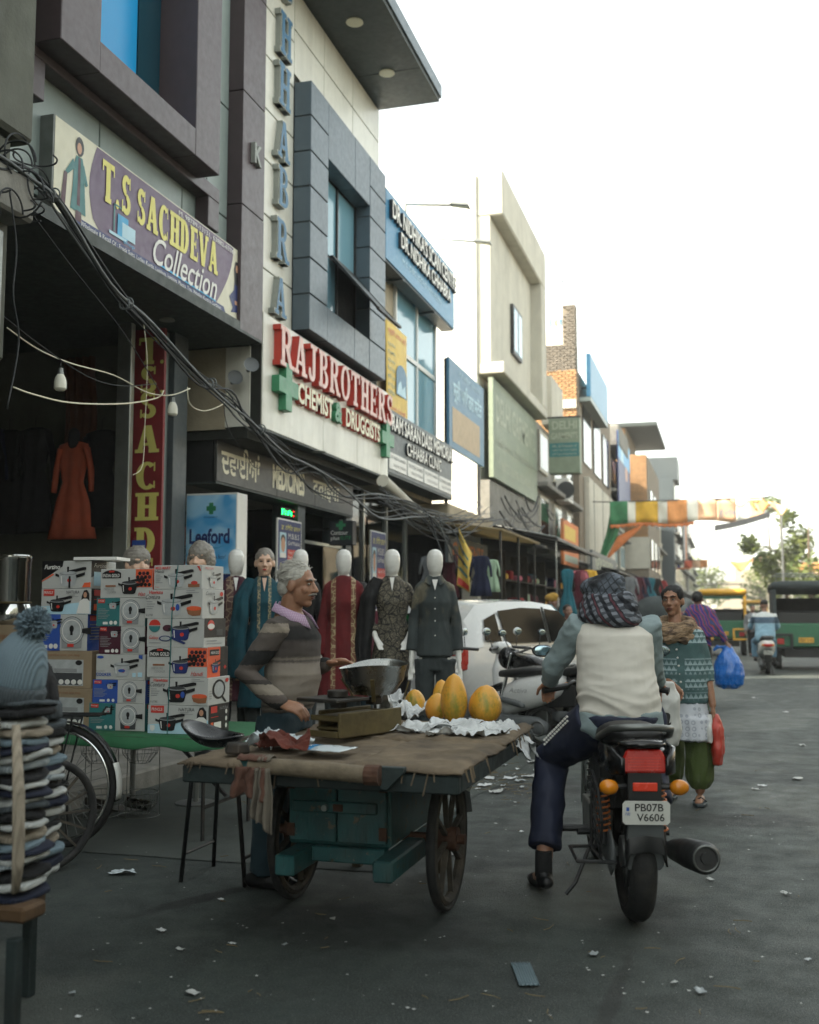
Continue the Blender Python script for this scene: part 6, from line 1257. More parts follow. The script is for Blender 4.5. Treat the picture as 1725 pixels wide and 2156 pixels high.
f=n.vor(17,feat='DISTANCE_TO_EDGE');f2=n.vor(17);rings_=n.ma('ABSOLUTE',n.ma('SINE',n.ma('MULTIPLY',f2,42)));mask=n.ma('MULTIPLY',n.mr(rings_,.75,.9),n.mr(f,.03,.08));mask=n.ma('MAXIMUM',mask,n.mr(n.vor(70),.2,.1,0,.7))
n.bump(mask,.2,.003);n.fin(n.mix(n.ma('MULTIPLY',mask,n.mr(m1,.3,.55)),'#141416','#9a917a'),.8)
n=NT('kurta_charcoal');o=n.xyz();v=n.vor(28);v2=n.vor(28,feat='DISTANCE_TO_EDGE');lf=n.ma('MULTIPLY',n.mr(n.ma('ABSOLUTE',n.ma('SINE',n.ma('MULTIPLY',v,38))),.7,.9),n.mr(n.noise(5,2),.48,.6))
zone=n.ma('MULTIPLY',n.mr(o[2],1.25,1.4),n.mr(n.ma('ABSOLUTE',o[0]),.03,.08));c=n.mix(n.mr(n.noise(6,5),.3,.7),'#2a3132','#3a4242');n.bump(n.noise(200,2),.25,.003);n.fin(n.mix(n.ma('MULTIPLY',lf,zone),c,'#8f8468'),.85)
M('legging_grey','#2f3637',.9,var=.15,bump=.3,bs=120);M('velvet_black','#0a0b0d',.85,var=.3,bump=.2)
def head_mesh(q,nose=True,sc=1.):
 S=lambda p:tuple(x*sc for x in p)
 q.ell(S((0,-.012,.03)),S((.076,.096,.092)),n=20,m=14);q.ell(S((0,.022,-.03)),S((.062,.072,.082)),n=18,m=12);q.ell(S((0,.06,-.092)),S((.03,.026,.024)));q.ell(S((0,.015,-.075)),S((.052,.05,.03)))
 if nose:
  q.tube([S((0,.086,.022)),S((0,.103,-.005)),S((0,.112,-.022))],[.009*sc,.012*sc,.015*sc],8,dome=True);q.ell(S((.013,.1,-.026)),S((.009,.01,.008)));q.ell(S((-.013,.1,-.026)),S((.009,.01,.008)))
  q.ell(S((0,.078,.035)),S((.056,.014,.012)));
  for s_ in(-1,1):q.ell(S((s_*.04,.065,-.022)),S((.022,.018,.022)));q.ell(S((s_*.079,-.004,-.005)),S((.011,.023,.034)),Matrix.Rotation(s_*.25,3,'Z'))
  q.ell(S((0,.09,-.053)),S((.026,.010,.0075)));q.ell(S((0,.088,-.066)),S((.022,.01,.008)))
def mannequin(u,depth,kurta,hem,lab,head='egg',sleeve=.62,arms='down',yaw=0.,hands=True,shawl=None,legs='legging_grey',wid=1.):
 tp=atd(u,1157,depth);base=.10;k=(tp.z-base)/1.80
 b=thing('mannequin',lab,'mannequin',(tp.x,tp.y,0),math.atan2(tp.x,-tp.y)*-1+0+yaw,'mannequins in front of the chemist');b.rotation_euler.z=math.atan2(-tp.x,tp.y)*1.+yaw
 q=MB('metal_grey');q.lathe([(.17,0),(.17,.012),(.02,.02),(.016,base+.1)],24);q.build('stand',b,smooth=True)
 z=lambda h:base+(h+.095*min(1,max(0,(h-.85)/.3)))*k;XW=.84
 q=MB('mannequin_white');q.T=Matrix.Translation((0,0,base+1.685*k))@Matrix.Rotation(math.pi,4,'Z')@Matrix.Scale(k*.93,4)
 sk='mannequin_white'
 if head=='egg':
  q.lathe([(.02,-.122),(.042,-.108),(.058,-.08),(.07,-.03),(.074,.02),(.07,.07),(.054,.105),(.03,.122),(.006,.127)],24,sx=1.,sy=1.14)
 else:head_mesh(q,True,1.05);sk='mannequin_skin'
 q.T=None;q.tube([(0,.01,base+1.62*k),(0,.012,z(1.48)),(0,.015,z(1.42))],[.047*k,.05*k,.085*k],16,dome=True)
 q.loft([ering((0,.01,z(1.44)),.075,.055,16),ering((0,.01,z(1.36)),.105,.075,16),ering((0,.01,z(1.2)),.085,.07,16)])
 aL={'down':[(.14,.01,1.395),(.212,.035,1.13),(.235,-.02,.87)],'hip':[(.14,.01,1.395),(.27,.06,1.16),(.17,-.09,1.02)],'bent':[(.15,.01,1.39),(.24,.03,1.13),(.2,-.16,.98)]}[arms]
 for s_ in(-1,1):
  pts=[V((s_*x*XW,y,z(h)))for x,y,h in aL]
  q.tube(pts,[.034,.03,.025],10,dome=True)
  if hands:
   d=(pts[2]-pts[1]).normalized();w_=V((s_,0,0));p=pts[2]+d*.05;q.tube([pts[2],p,p+d*.04],[.026,.03,.026],8,dome=True,flat=.6)
   for i in range(4):q.tube([p+d*.03+w_*(.018-.012*i)+V((0,-.004*i,0)),p+d*.11+w_*(.02-.013*i)+V((0,-.012,0))],[.008,.006],6,dome=True)
   q.tube([p+w_*-.02,p+w_*-.035+d*.05+V((0,-.02,0))],[.009,.007],6,dome=True)
 for s_ in(-1,1):q.tube([(s_*.085,.0,z(.85)),(s_*.085,0,z(.46)),(s_*.08,.02,z(.1)),(s_*.08,-.03,z(.02))],[.075,.052,.036,.03],12,dome=True)
 q.loft([ering((0,.01,z(1.2)),.085,.07,16),ering((0,.01,z(.95)),.11,.085,16),ering((0,.01,z(.8)),.11,.085,16)])
 fuse('body',q,sk,b,.008,2)
 q=MB()
 for s_ in(-1,1):q.tube([(s_*.085,.0,z(.88)),(s_*.088,0,z(.46)),(s_*.082,.01,z(.12))],[.088,.064,.046],12,dome=False)
 q.loft([ering((0,.01,z(.98)),.12,.09,16),ering((0,.01,z(.8)),.135,.1,16)])
 fuse('trousers',q,legs,b,.009,2,folds(.006,(14,14,9),u))
 q=MB();w_=wid;rings=[]
 for h,rx,ry in((1.48,.06,.058),(1.46,.085,.068),(1.425,.125,.082),(1.36,.15,.105),(1.26,.155,.128),(1.12,.128,.1),(1.0,.16,.118),(.88,.19,.135)):
  if h>hem:rings.append((h,rx,ry))
 rings.append((hem,rings[-1][1]+.012*(rings[-1][0]-hem)/.1,rings[-1][2]+.008*(rings[-1][0]-hem)/.1))
 q.loft([ering((0,.008,z(h)),rx*w_*k*.9,ry*k*.95,28)for h,rx,ry in rings])
 for s_ in(-1,1):
  pts=[V((s_*x*XW,y,z(h)))for x,y,h in aL];m_=pts[1].lerp(pts[2],sleeve)
  q.tube([V((s_*.09,.01,z(1.405))),pts[0]-V((0,0,.012)),pts[0].lerp(pts[1],.5),pts[1],m_],[.046,.05,.044,.042,.047],14,dome=False)
 fuse('kurta',q,kurta,b,.009,3,folds(.007,(13,13,4),u*.1,.006))
 if head!='egg':
  q=MB();q.T=Matrix.Translation((0,0,base+1.685*k))@Matrix.Rotation(math.pi,4,'Z')@Matrix.Scale(k*.98,4);q.ell((0,-.022,.045),(.082,.1,.09));q.ell((0,-.1,.02),(.045,.04,.05));fuse('hair',q,'hair_grey',b,.008,1,folds(.004,(40,10,40)))
  for s_ in(-1,1):q=MB('eye_dark');q.ell((s_*.03*k,-.083*k,base+1.697*k),(.014,.006,.006));q.build('eye',b,smooth='all')
  q=MB('lips_red');q.ell((0,-.093*k,base+1.628*k),(.018,.008,.007));q.build('lips',b,smooth='all')
 if shawl:
  q=MB();x0=shawl;q.tube([(x0*.13,-.0,z(1.45)),(x0*.2,-.04,z(1.3)),(x0*.25,-.04,z(1.0)),(x0*.27,-.02,z(.75))],[.07,.09,.11,.12],12,flat=.6)
  fuse('shawl',q,'velvet_black' if shawl<0 and u>700 else 'kurta_teal',b,.01,3,folds(.012,(14,14,3),u))
 if kurta=='kurta_charcoal':
  q=MB('mannequin_white')
  q=MB('kurta_charcoal')
  for s_ in(-1,1):q.add([(s_*.018,-.07,z(1.475)),(s_*.06,-.05,z(1.49)),(s_*.085,-.083,z(1.43)),(s_*.04,-.112,z(1.40))],[(0,1,2,3)])
  q.build('collar',b,solid=.006);q=MB('mannequin_white');q.add([(-.024,-.1,z(1.45)),(.024,-.1,z(1.45)),(0,-.122,z(1.36))],[(0,1,2)]);q.build('neck_opening',b,solid=.004)
  for h in(1.3,1.21,1.12,1.03):q=MB('white');q.ell((0,-.142 if h>1.2 else-.128,z(h)),(.006,.004,.006),n=8,m=6);q.build('button',b)
 elif kurta in('kurta_paisley','kurta_teal','kurta_wine'):
  q=MB('mannequin_white' if head=='egg' else 'mannequin_skin');q.add([(-.02,-.09,z(1.465)),(.02,-.09,z(1.465)),(0,-.124,z(1.35))],[(0,1,2)]);q.build('neck_opening',b,solid=.004)
 return b
mannequin(498,9.1,'kurta_wine',.55,'egg-headed mannequin in a wine embroidered kurta nearest the cartons',sleeve=.8)
mannequin(558,9.0,'kurta_teal',.5,'mannequin with painted face in teal kurta',head='face',shawl=-.9)
mannequin(633,9.5,'velvet_black',.6,'egg-headed mannequin in black hidden behind the white-haired man',hands=False)
mannequin(724,9.2,'kurta_red',.55,'egg-headed mannequin in a red kurta with gold trim',sleeve=.9,wid=1.05)
mannequin(826,9.2,'kurta_paisley',.72,'egg-headed mannequin in black paisley kurta with black shawl',arms='hip',sleeve=.85,shawl=-1.0,legs='velvet_black')
mannequin(916,9.0,'kurta_charcoal',.9,'egg-headed mannequin in a charcoal collared tunic with white hands',sleeve=.75)
for i,(u,v,lab)in enumerate(((290,1190,'grey-haired mannequin with bun peeping over the hexagon-printed carton'),(422,1180,'curly-haired mannequin peeping over the string-tied carton stack'))):
 p=atd(u,v,7.7 if i==0 else 7.9);b=thing('mannequin',lab,'mannequin',(p.x,p.y,0))
 q=MB();q.T=Matrix.Translation((0,0,p.z))@Matrix.Rotation(math.pi+(.9 if i==0 else .1),4,'Z');head_mesh(q);q.tube([(0,0,-.08),(0,0,-.25)],[.05,.1],12);q.loft([ering((0,0,-.22),.1,.08),ering((0,0,-.3),.19,.1),ering((0,0,-.6),.15,.1)]);fuse('bust',q,'mannequin_skin',b,.008,2)
 q=MB();q.T=Matrix.Translation((0,0,p.z))@Matrix.Rotation(math.pi+(.9 if i==0 else .1),4,'Z');q.ell((0,-.02,.05),(.092,.115,.09));
 if i==0:q.ell((0,-.12,.06),(.05,.05,.05))
 else:q.ell((0,0,.09),(.06,.07,.06));q.ell((.07,-.02,0),(.035,.06,.07));q.ell((-.07,-.02,0),(.035,.06,.07))
 fuse('hair',q,'hair_grey',b,.007,1,folds(.006,(10,45,45)if i==0 else(30,30,30)))
 q=MB('metal_grey');q.cyl((0,0,0),(0,0,p.z-.55),.02);q.lathe([(.15,0),(.15,.015),(.02,.02)],20);q.build('stand',b)
 # people
def frame(o,f):
 """rotation whose local y looks along f (level)"""
 f=V((f[0],f[1],0)).normalized();x=V((f.y,-f.x,0));return Matrix(((x.x,f.x,0,o[0]),(x.y,f.y,0,o[1]),(0,0,1,o[2]),(0,0,0,1)))
def hand(q,w0,d,palm_n,curl=.5,thumb=1,size=1.,spread=.018,rad=.0085):
 """palm and five fingers: w0 wrist, d pointing direction, palm_n direction the palm faces"""
 d=V(d).normalized();nn=V(palm_n);nn=(nn-d*nn.dot(d)).normalized();s_=d.cross(nn)*thumb;S=size
 c=w0+d*.05*S;q.tube([w0-d*.02*S,w0+d*.02*S,c,w0+d*.085*S],[.024*S,.03*S,.037*S,.034*S],10,dome=True,flat=.52,upv=nn)
 for i,L in enumerate((.072,.08,.074,.058)):
  b0=w0+d*.085*S+s_*((1.5-i)*spread*S);a=curl*.7;p1=b0+(d*math.cos(a)+nn*math.sin(a))*L*.45*S;a2=curl*1.6;p2=p1+(d*math.cos(a2)+nn*math.sin(a2))*L*.33*S;a3=curl*2.2;p3=p2+(d*math.cos(a3)+nn*math.sin(a3))*L*.25*S
  q.tube([b0,p1,p2,p3],[rad*1.1*S,rad*S,rad*.9*S,rad*.75*S],8,dome=True)
 t0=w0+d*.025*S+s_*.028*S;t1=t0+(d*.7+s_*.6+nn*.3).normalized()*.04*S;t2=t1+(d*.85+s_*.15+nn*.4*curl).normalized()*.032*S
 q.tube([t0,t1,t2],[.012*S,.01*S,.008*S],8,dome=True)
def face_parts(par,T,brow='hair_black',lips='lips',mouth_open=.0,brow_t=.004):
 for s_ in(-1,1):
  q=MB('eye_white');q.T=T;q.ell((s_*.031,.082,.012),(.013,.008,.0065),n=12,m=8);e=q.build('eye',par,smooth='all')
  q=MB('eye_dark');q.T=T;q.ell((s_*.031,.0885,.0125),(.0055,.003,.0055),n=10,m=6);q.build('iris',e,smooth='all')
  q=MB(brow);q.T=T;q.tube([(s_*.014,.091,.032),(s_*.032,.089,.038),(s_*.052,.076,.032)],[brow_t,brow_t*1.2,brow_t*.6],6,dome=True);q.build('eyebrow',par,smooth='all')
 q=MB(lips);q.T=T;q.ell((0,.094,-.0535),(.023,.0085,.005),n=12,m=6);q.ell((0,.093,-.064),(.019,.0085,.006),n=12,m=6);q.build('lips',par,smooth='all')
n=NT('striped_sweater');o=n.xyz();z_=n.ma('ADD',o[2],n.ma('MULTIPLY',n.ma('SUBTRACT',n.noise(110,2),.5),.022))
c=n.ramp(n.mr(z_,.78,1.42),[(0,'#26221f'),(.03,'#433c38'),(.15,'#5a504a'),(.17,'#8d8377'),(.19,'#4f4842'),(.21,'#8f8577'),(.23,'#56504a'),(.25,'#9c9183'),(.34,'#a89d90'),(.43,'#8c8174'),(.45,'#a89d90'),(.53,'#a1968a'),(.55,'#57504a'),(.57,'#8d8377'),(.59,'#4f4843'),(.7,'#544c48'),(.73,'#1f1e1d'),(.82,'#232120'),(.84,'#4b4441'),(1.,'#57504b')])
c=n.mix(1.,c,(.74,.75,.76),'MULTIPLY');n.bump(n.ma('ADD',n.wave(95,axis='Z',dist=1.5,dscale=3),n.ma('MULTIPLY',n.noise(190,2),1.)),.5,.004);n.fin(c,.95)
n=NT('striped_sleeve');o=n.xyz();t_=n.mr(n.ma('ADD',o[2],n.ma('MULTIPLY',n.ma('SUBTRACT',n.noise(110,2),.5),.02)),.82,1.38)
c=n.ramp(t_,[(0,'#1c1d1d'),(.16,'#1f201f'),(.2,'#5a514b'),(.27,'#8f8577'),(.33,'#8f8577'),(.36,'#39342f'),(.4,'#5d544e'),(.5,'#574e48'),(.53,'#1b1c1c'),(.62,'#202121'),(.66,'#58504a'),(.78,'#5d554e'),(.82,'#968b7c'),(.87,'#8b8073'),(.9,'#4f4843'),(1,'#554e49')],'CONSTANT');c=n.mix(1.,c,(.74,.75,.76),'MULTIPLY');n.bump(n.noise(160,2),.4,.004);n.fin(c,.95)
n=NT('check_shirt');w1=n.wave(38,axis='X');w2=n.wave(38,axis='Z');n.fin(n.mix(n.mr(n.ma('MAXIMUM',w1,w2),.8,.95),'#b7a6b8','#8a5d86'),.85)
M('trouser_blue','#1b3038',.88,var=.15,vs=4,bump=.3,bs=90);M('shoe_black','#111213',.45,var=.2)
VY=5.24;vp=lambda u,v,y=VY:onY(u,v,y)
man=thing('person','white-haired moustached man in a striped sweater standing behind the cart','person')
hd=vp(629,1233);HT=frame(hd,(1,-.12))@Matrix.Rotation(R(-4),4,'X')@Matrix.Scale(.95,4)
sh_n,sh_f=vp(583,1326,5.08),vp(605,1322,5.42);el_n=vp(517,1418,5.0);wr_n=vp(592,1482,4.98);el_f=vp(625,1420,5.5);wr_f=vp(688,1398,5.42)
hip=vp(603,1500,5.25);chest=vp(612,1350,5.25);belly=vp(612,1430,5.25)
ft_n,ft_f=V((vp(556,1860,5.08).x,5.08,.05)),V((vp(585,1850,5.38).x,5.36,.05));kn_n=vp(575,1655,5.08);kn_f=vp(600,1650,5.38)
q=MB();q.T=HT;head_mesh(q);q.T=None
nk=vp(613,1282,5.25);q.tube([HT@V((0,-.03,-.06)),nk,nk-V((.01,0,.05))],[.058,.06,.08],14,dome=True)
q.loft([ering(nk-V((.01,0,.02)),.07,.1),ering(chest,.1,.17),ering(belly,.12,.155),ering(hip,.11,.15),ering(hip-V((0,0,.1)),.09,.13)])
q.tube([sh_n,el_n,wr_n],[.05,.042,.028],10,dome=True);q.tube([sh_f,el_f,wr_f],[.05,.042,.028],10,dome=True)
hand(q,wr_n,V((.9,-.05,-.22)),(0,.5,-1),.55,1,1.05);hand(q,wr_f,V((1,-.1,.16)),(.15,-.3,-1),.28,-1,1.08)
for a,k_,f_ in((hip+V((-.01,-.09,-.05)),kn_n,ft_n),(hip+V((0,.09,-.05)),kn_f,ft_f)):q.tube([a,k_,f_+V((0,0,.05))],[.075,.052,.04],10,dome=True);q.tube([f_+V((-.05,0,-.01)),f_+V((.1,0,-.02))],[.035,.03],8,dome=True)
fuse('body',q,'skin_face',man,.0055,2)
face_parts(man,HT,'hair_grey')
q=MB();q.T=HT;q.tube([(-.038,.086,-.05),(-.016,.105,-.042),(0,.108,-.04),(.016,.105,-.042),(.038,.086,-.05)],[.003,.0062,.006,.0062,.003],8,dome=True);fuse('moustache',q,'hair_grey',man,.003,1)
q=MB();q.T=HT;q.ell((0,-.026,.045),(.083,.101,.086));q.ell((0,-.07,-.015),(.076,.05,.06));q.ell((.0,-.01,.098),(.055,.06,.034))
fuse('hair',q,'hair_white',man,.0042,2,folds(.002,(25,25,60)))
q=MB('hair_white');q.T=HT;C0=V((0,-.026,.045))
for k in range(620):
 a=rnd.uniform(0,2*math.pi);t=rnd.uniform(.05,1.75);d0=V((math.sin(t)*math.cos(a),math.sin(t)*math.sin(a),math.cos(t)))
 if d0.y>.35 and d0.z<.55:continue
 e=lambda d,h:C0+V((d.x*(.083+h),d.y*(.101+h),d.z*(.086+h)))
 fl=V((d0.x*.2+rnd.uniform(-.25,.25),-.75+rnd.uniform(-.3,.3),-.25+rnd.uniform(-.3,.2)));d1=(d0+fl*.22).normalized();d2=(d0+fl*.45+V((0,0,-.08))).normalized();up_=rnd.random()**4*.014
 q.tube([e(d0,-.002),e(d1,.004+up_),e(d2,.002+up_*1.8)],[.0016,.0015,.0007],3,cap=False)
for k in range(0):
 x=rnd.uniform(-.05,.05);p=V((x,.05+rnd.uniform(-.02,.02),.118));q.tube([p,p+V((rnd.uniform(-.01,.01),.025,.008)),p+V((rnd.uniform(-.02,.02),.045,-.006+rnd.uniform(-.015,.015)))],.0011,3,cap=False)
o=q.build('loose_hair',man);o['kind']='stuff'
q=MB('check_shirt')
cl=[(.095,.0,0),(.06,.09,.0),(-.04,.11,.02),(-.09,0,.035),(-.04,-.11,.02),(.06,-.09,0)]
base_=nk+V((.0,0,-.005))
for s_ in(-1,1):
 P=[base_+V((-.075,s_*.02,.045)),base_+V((-.05,s_*.085,.035)),base_+V((.03,s_*.095,-.0)),base_+V((.095,s_*.045,-.03)),base_+V((.135,s_*.055,-.1)),base_+V((.05,s_*.125,-.055)),base_+V((-.06,s_*.115,-.005)),base_+V((-.1,s_*.02,.0))]
 q.add(P,[(0,1,6,7),(1,2,5,6),(2,3,4,5)])
q.build('shirt_collar',man,smooth='all',solid=.006)
q=MB();q.tube([sh_f,el_f,wr_f],[.04,.036,.034],10);fuse('shirt_cuff',q,'check_shirt',man,.006,1)
q=MB()
q.loft([ering(nk+V((.0,0,-.035)),.085,.1,24),ering(nk+V((0,0,-.075)),.115,.17,24),ering(chest+V((.018,0,.02)),.13,.19,24),ering(chest.lerp(belly,.5)+V((.014,0,0)),.136,.185,24),ering(belly+V((.012,0,0)),.138,.18,24),ering(hip+V((.008,0,.05)),.132,.175,24),ering(hip+V((.0,0,.0)),.12,.165,24)])
fuse('sweater',q,'striped_sweater',man,.008,4,folds(.0045,(6,6,14),2.,.008))
for a,e_,w_ in((sh_n,el_n,wr_n),(sh_f,el_f,wr_f)):
 q=MB();q.tube([a.lerp(chest,.35)+V((0,0,.02)),a,a.lerp(e_,.5),e_,e_.lerp(w_,.5),e_.lerp(w_,.93)],[.075,.07,.062,.058,.05,.042],16,dome=True);fuse('sleeve',q,'striped_sleeve',man,.007,3,folds(.004,(14,14,20),5.,.006))
q=MB()
for a,k_,f_ in((hip+V((-.01,-.085,-.02)),kn_n,ft_n),(hip+V((0,.085,-.02)),kn_f,ft_f)):q.tube([a,a.lerp(k_,.5),k_,k_.lerp(f_,.5),f_+V((0,0,.03))],[.11,.098,.082,.08,.078],16)
q.loft([ering(hip+V((0,0,.06)),.125,.16),ering(hip-V((0,0,.08)),.12,.165)]);fuse('trousers',q,'trouser_blue',man,.009,4,folds(.009,(10,10,5),8.))
for f_ in(ft_n,ft_f):
 q=MB();q.tube([f_+V((-.06,0,-.005)),f_+V((.03,-.005,.0)),f_+V((.13,-.01,-.012)),f_+V((.17,-.01,-.018))],[.045,.05,.045,.03],12,dome=True,flat=.9);o=fuse('shoe',q,'shoe_black',man,.007,2)
 for v_ in o.data.vertices:v_.co.z=max(v_.co.z,.004)
q=MB('hair_black');q.tube([belly+V((-.13,0,-.07)),belly+V((0,0,-.09))],.01,6)
rebase(man,((ft_n.x+ft_f.x)/2,5.22,0))
n=NT('lace_cardigan');o=n.xyz();sc=n.map((26,26,30));
row=n.ma('FRACT',n.ma('MULTIPLY',o[2],25));offs=n.ma('MULTIPLY',n.ma('FLOOR',n.ma('MULTIPLY',o[2],25)),.5);colx=n.ma('FRACT',n.ma('ADD',n.ma('MULTIPLY',o[0],30),offs))
dx=n.ma('SUBTRACT',colx,.5);dz=n.ma('SUBTRACT',row,.1);rr=n.ma('SQRT',n.ma('ADD',n.ma('MULTIPLY',dx,dx),n.ma('MULTIPLY',n.ma('MULTIPLY',dz,dz),.55)))
tri=n.ma('SUBTRACT',n.ma('SUBTRACT',1.,n.ma('MULTIPLY',n.ma('ABSOLUTE',dx),1.7)),row);fan=n.ma('MULTIPLY',n.mr(tri,.0,.12),n.mr(row,.0,.9,1.,.35))
bands=n.ma('MAXIMUM',n.ma('MAXIMUM',n.mr(o[2],1.155,1.16),band(n,o[2],.99,.062)),n.ma('MAXIMUM',band(n,o[2],.862,.042),band(n,o[2],.775,.03)))
pl=n.mr(n.ma('ABSOLUTE',o[0]),.026,.03);m=n.ma('MULTIPLY',n.ma('MULTIPLY',fan,bands),pl)
c=n.mix(n.mr(n.noise(9,4),.3,.7),'#3e5657','#4b6667');n.bump(n.ma('ADD',n.noise(150,2),m),.4,.004);n.fin(n.mix(n.ma('MULTIPLY',m,.7),c,'#a9bcc0'),.95)
n=NT('kurti_dots');v=n.vor(22,rand=.15);ring=band(n,v,.3,.1);c=n.mix(n.ma('MULTIPLY',ring,.75),'#b9bdc4','#8e949f');n.bump(v,.2,.004);n.fin(c,.9)
n=NT('scarf_tan');f=n.noise(7,5,n.map((1,1,2.4)),.6,1.5);st=n.wave(16,n.map(rot=(.3,.2,.5)),'Z',5,2);c=n.mix(n.mr(f,.5,.62),'#8f785e','#4b3c31');c=n.mix(n.mr(st,.8,.95,0,.6),c,'#3a302a');n.bump(n.noise(120,2),.3,.003);n.fin(c,.95)
M('salwar_green','#3c4a1e',.85,var=.15,vs=5,bump=.3,bs=80);M('sandal','#263033',.7,var=.2);M('bag_white','#b9bab6',.5,var=.06);M('bag_red','#a53529',.45,var=.1)
wm=thing('person','woman in grey-green cardigan and tan scarf walking towards the motorcycle','person');fw_=V((-.05,-1,0))
W=onZ(1445,1690);W.x=onY(1442,1690,W.y).x
wy=W.y;wp=lambda u,v,y=None:onY(u+5,v,wy if y is None else y)
hd=wp(1412,1266);HT=frame(hd,(-.28,-1))@Matrix.Rotation(R(3),4,'Y')@Matrix.Scale(.97,4)
nk=wp(1416,1304);shl,shr=wp(1384,1330),wp(1462,1330);hipc=wp(1432,1470);hem=wp(1440,1555)
elr,wrr=wp(1484,1420,wy+.03),wp(1496,1485,wy-.02);ell_,wrl=wp(1385,1425,wy+.02),wp(1412,1442,wy-.22)
f1,f2=V((wp(1470,1690).x,wy-.02,.035)),V((wp(1405,1680).x,wy+.22,.035))
q=MB();q.T=HT;head_mesh(q,True,.97);q.T=None;q.tube([HT@V((0,-.03,-.06)),nk-V((0,0,.02)),nk-V((0,-.01,.07))],[.048,.05,.07],12,dome=True)
q.loft([ering(nk-V((0,0,.06)),.12,.08),ering(nk-V((-.02,0,.15)),.16,.1),ering(hipc+V((-.01,0,.14)),.15,.11),ering(hipc,.16,.12),ering(hipc-V((0,0,.1)),.15,.11)])
q.tube([shl,ell_,wrl],[.045,.038,.026],10,dome=True);q.tube([shr,elr,wrr],[.045,.038,.026],10,dome=True)
hand(q,wrl,V((.55,-.35,-.6)),(-.3,-.6,-.2),.5,1,.95);hand(q,wrr,V((.05,0,-1)),(-1,0,0),.8,1,.95)
for f_ in(f1,f2):q.tube([V((f_.x*.6+hipc.x*.4,wy+.03,.72)),V((f_.x,f_.y+.02,.4)),f_+V((0,.03,.06))],[.08,.055,.038],10,dome=True);q.tube([f_+V((0,.03,.0)),f_+V((-.01,-.13,-.008))],[.034,.028],8,dome=True,flat=.8)
fuse('body',q,'skin_face',wm,.0055,2)
face_parts(wm,HT,'hair_black')
q=MB();q.T=HT;q.ell((0,-.026,.042),(.082,.1,.09));q.ell((0,-.1,-.0),(.05,.05,.06));q.ell((.06,.0,.05),(.026,.05,.05));q.ell((-.06,.0,.05),(.026,.05,.05));fuse('hair',q,'hair_black',wm,.005,1,folds(.002,(50,12,50)))
q=MB();q.loft([ering(nk-V((0,0,.035)),.1,.075,24),ering(nk-V((-.012,0,.085)),.185,.105,24),ering(nk-V((-.02,0,.17)),.198,.135,24),ering(hipc+V((-.01,-.01,.2)),.19,.14,24),ering(hipc+V((-.005,-.01,.1)),.188,.14,24),ering(hipc+V((0,0,.02)),.185,.14,24),ering(hipc-V((0,0,.03)),.178,.135,24)])
q.tube([shl.lerp(nk,.3)-V((0,0,.05)),shl-V((-.015,0,.02)),ell_,ell_.lerp(wrl,.55)],[.07,.068,.056,.048],14);q.tube([shr.lerp(nk,.3)-V((0,0,.05)),shr-V((.015,0,.02)),elr,elr.lerp(wrr,.25)],[.07,.068,.056,.05],14)
cg=fuse('cardigan',q,'lace_cardigan',wm,.008,3,folds(.005,(7,7,9),3.,.005))
off=cg.data;cx=hipc.x
for v_ in off.vertices:v_.co.x-=cx
cg.location.x=cx
for k in range(7):p=wp(1420+2.2*k,1368+17*k,wy-.139-.002*k);q=MB('bag_white');q.ell(p,(.009,.006,.009),n=10,m=6);q.build('button',wm)
q=MB()
for k in range(3):
 pts=[]
 for i in range(18):
  a=2*math.pi*i/18;pts.append(nk+V((.115*math.cos(a)*(1+.1*k),.09*math.sin(a)*(1+.12*k)-.01,-.03-.022*k+.03*math.sin(a)-(.02*k if math.sin(a)<0 else 0))))
 q.tube(pts,.034,10,closed=True)
q.tube([nk+V((.08,-.1,-.06)),nk+V((.02,-.135,-.12)),nk+V((-.05,-.14,-.15))],[.05,.05,.03],10,dome=True);q.tube([nk+V((-.09,-.08,-.06)),nk+V((-.03,-.13,-.12)),nk+V((.07,-.13,-.15))],[.045,.045,.03],10,dome=True)
fuse('scarf',q,'scarf_tan',wm,.007,2,folds(.009,(18,18,26),4.))
q=MB();q.loft([ering(hipc+V((0,0,-.01)),.165,.125,28),ering(hipc+V((0,0,-.12)),.185,.14,28),ering(hem+V((-.0,0,.15)),.195,.15,28),ering(hem,.205,.16,28)])
fuse('kurti',q,'kurti_dots',wm,.008,2,folds(.014,(11,11,2.2),6.))
q=MB()
for f_ in(f1,f2):q.tube([V((f_.x*.6+hipc.x*.4,wy+.03,.74)),V((f_.x*.9+hipc.x*.1,f_.y+.03,.5)),f_+V((0,.03,.26)),f_+V((0,.03,.13)),f_+V((0,.03,.075))],[.11,.1,.098,.092,.06],18)
fuse('salwar',q,'salwar_green',wm,.009,3,folds(.013,(15,15,3.5),9.))
for f_ in(f1,f2):
 q=MB('sandal');pr=[(-.045,.06),(.04,.06),(.05,-.1),(.03,-.19),(-.02,-.2),(-.05,-.12)];q.prism(pr,0,.024,Matrix.Translation((f_.x,f_.y,.003)));sd=q.build('sandal',wm,bevel=.006)
 q=MB('sandal');q.tube([f_+V((.045,-.04,-.01)),f_+V((.01,-.12,.03)),f_+V((-.045,-.04,-.01))],.008,8,flat=.5);q.build('strap',sd)
rebase(wm,(hipc.x,wy,0))
b=thing('shopping_bag','red and white plastic shopping bag carried in the woman\'s hand','bag');p=wrr+V((.02,.0,-.09))
q=MB();q.loft([ering(p+V((0,0,.02)),.02,.012,16),ering(p+V((0,0,-.08)),.05,.08,16),ering(p+V((.01,0,-.25)),.045,.1,16),ering(p+V((.0,0,-.33)),.03,.08,16)]);fuse('bag',q,'bag_red',b,.007,2,folds(.01,(16,16,8),3.))
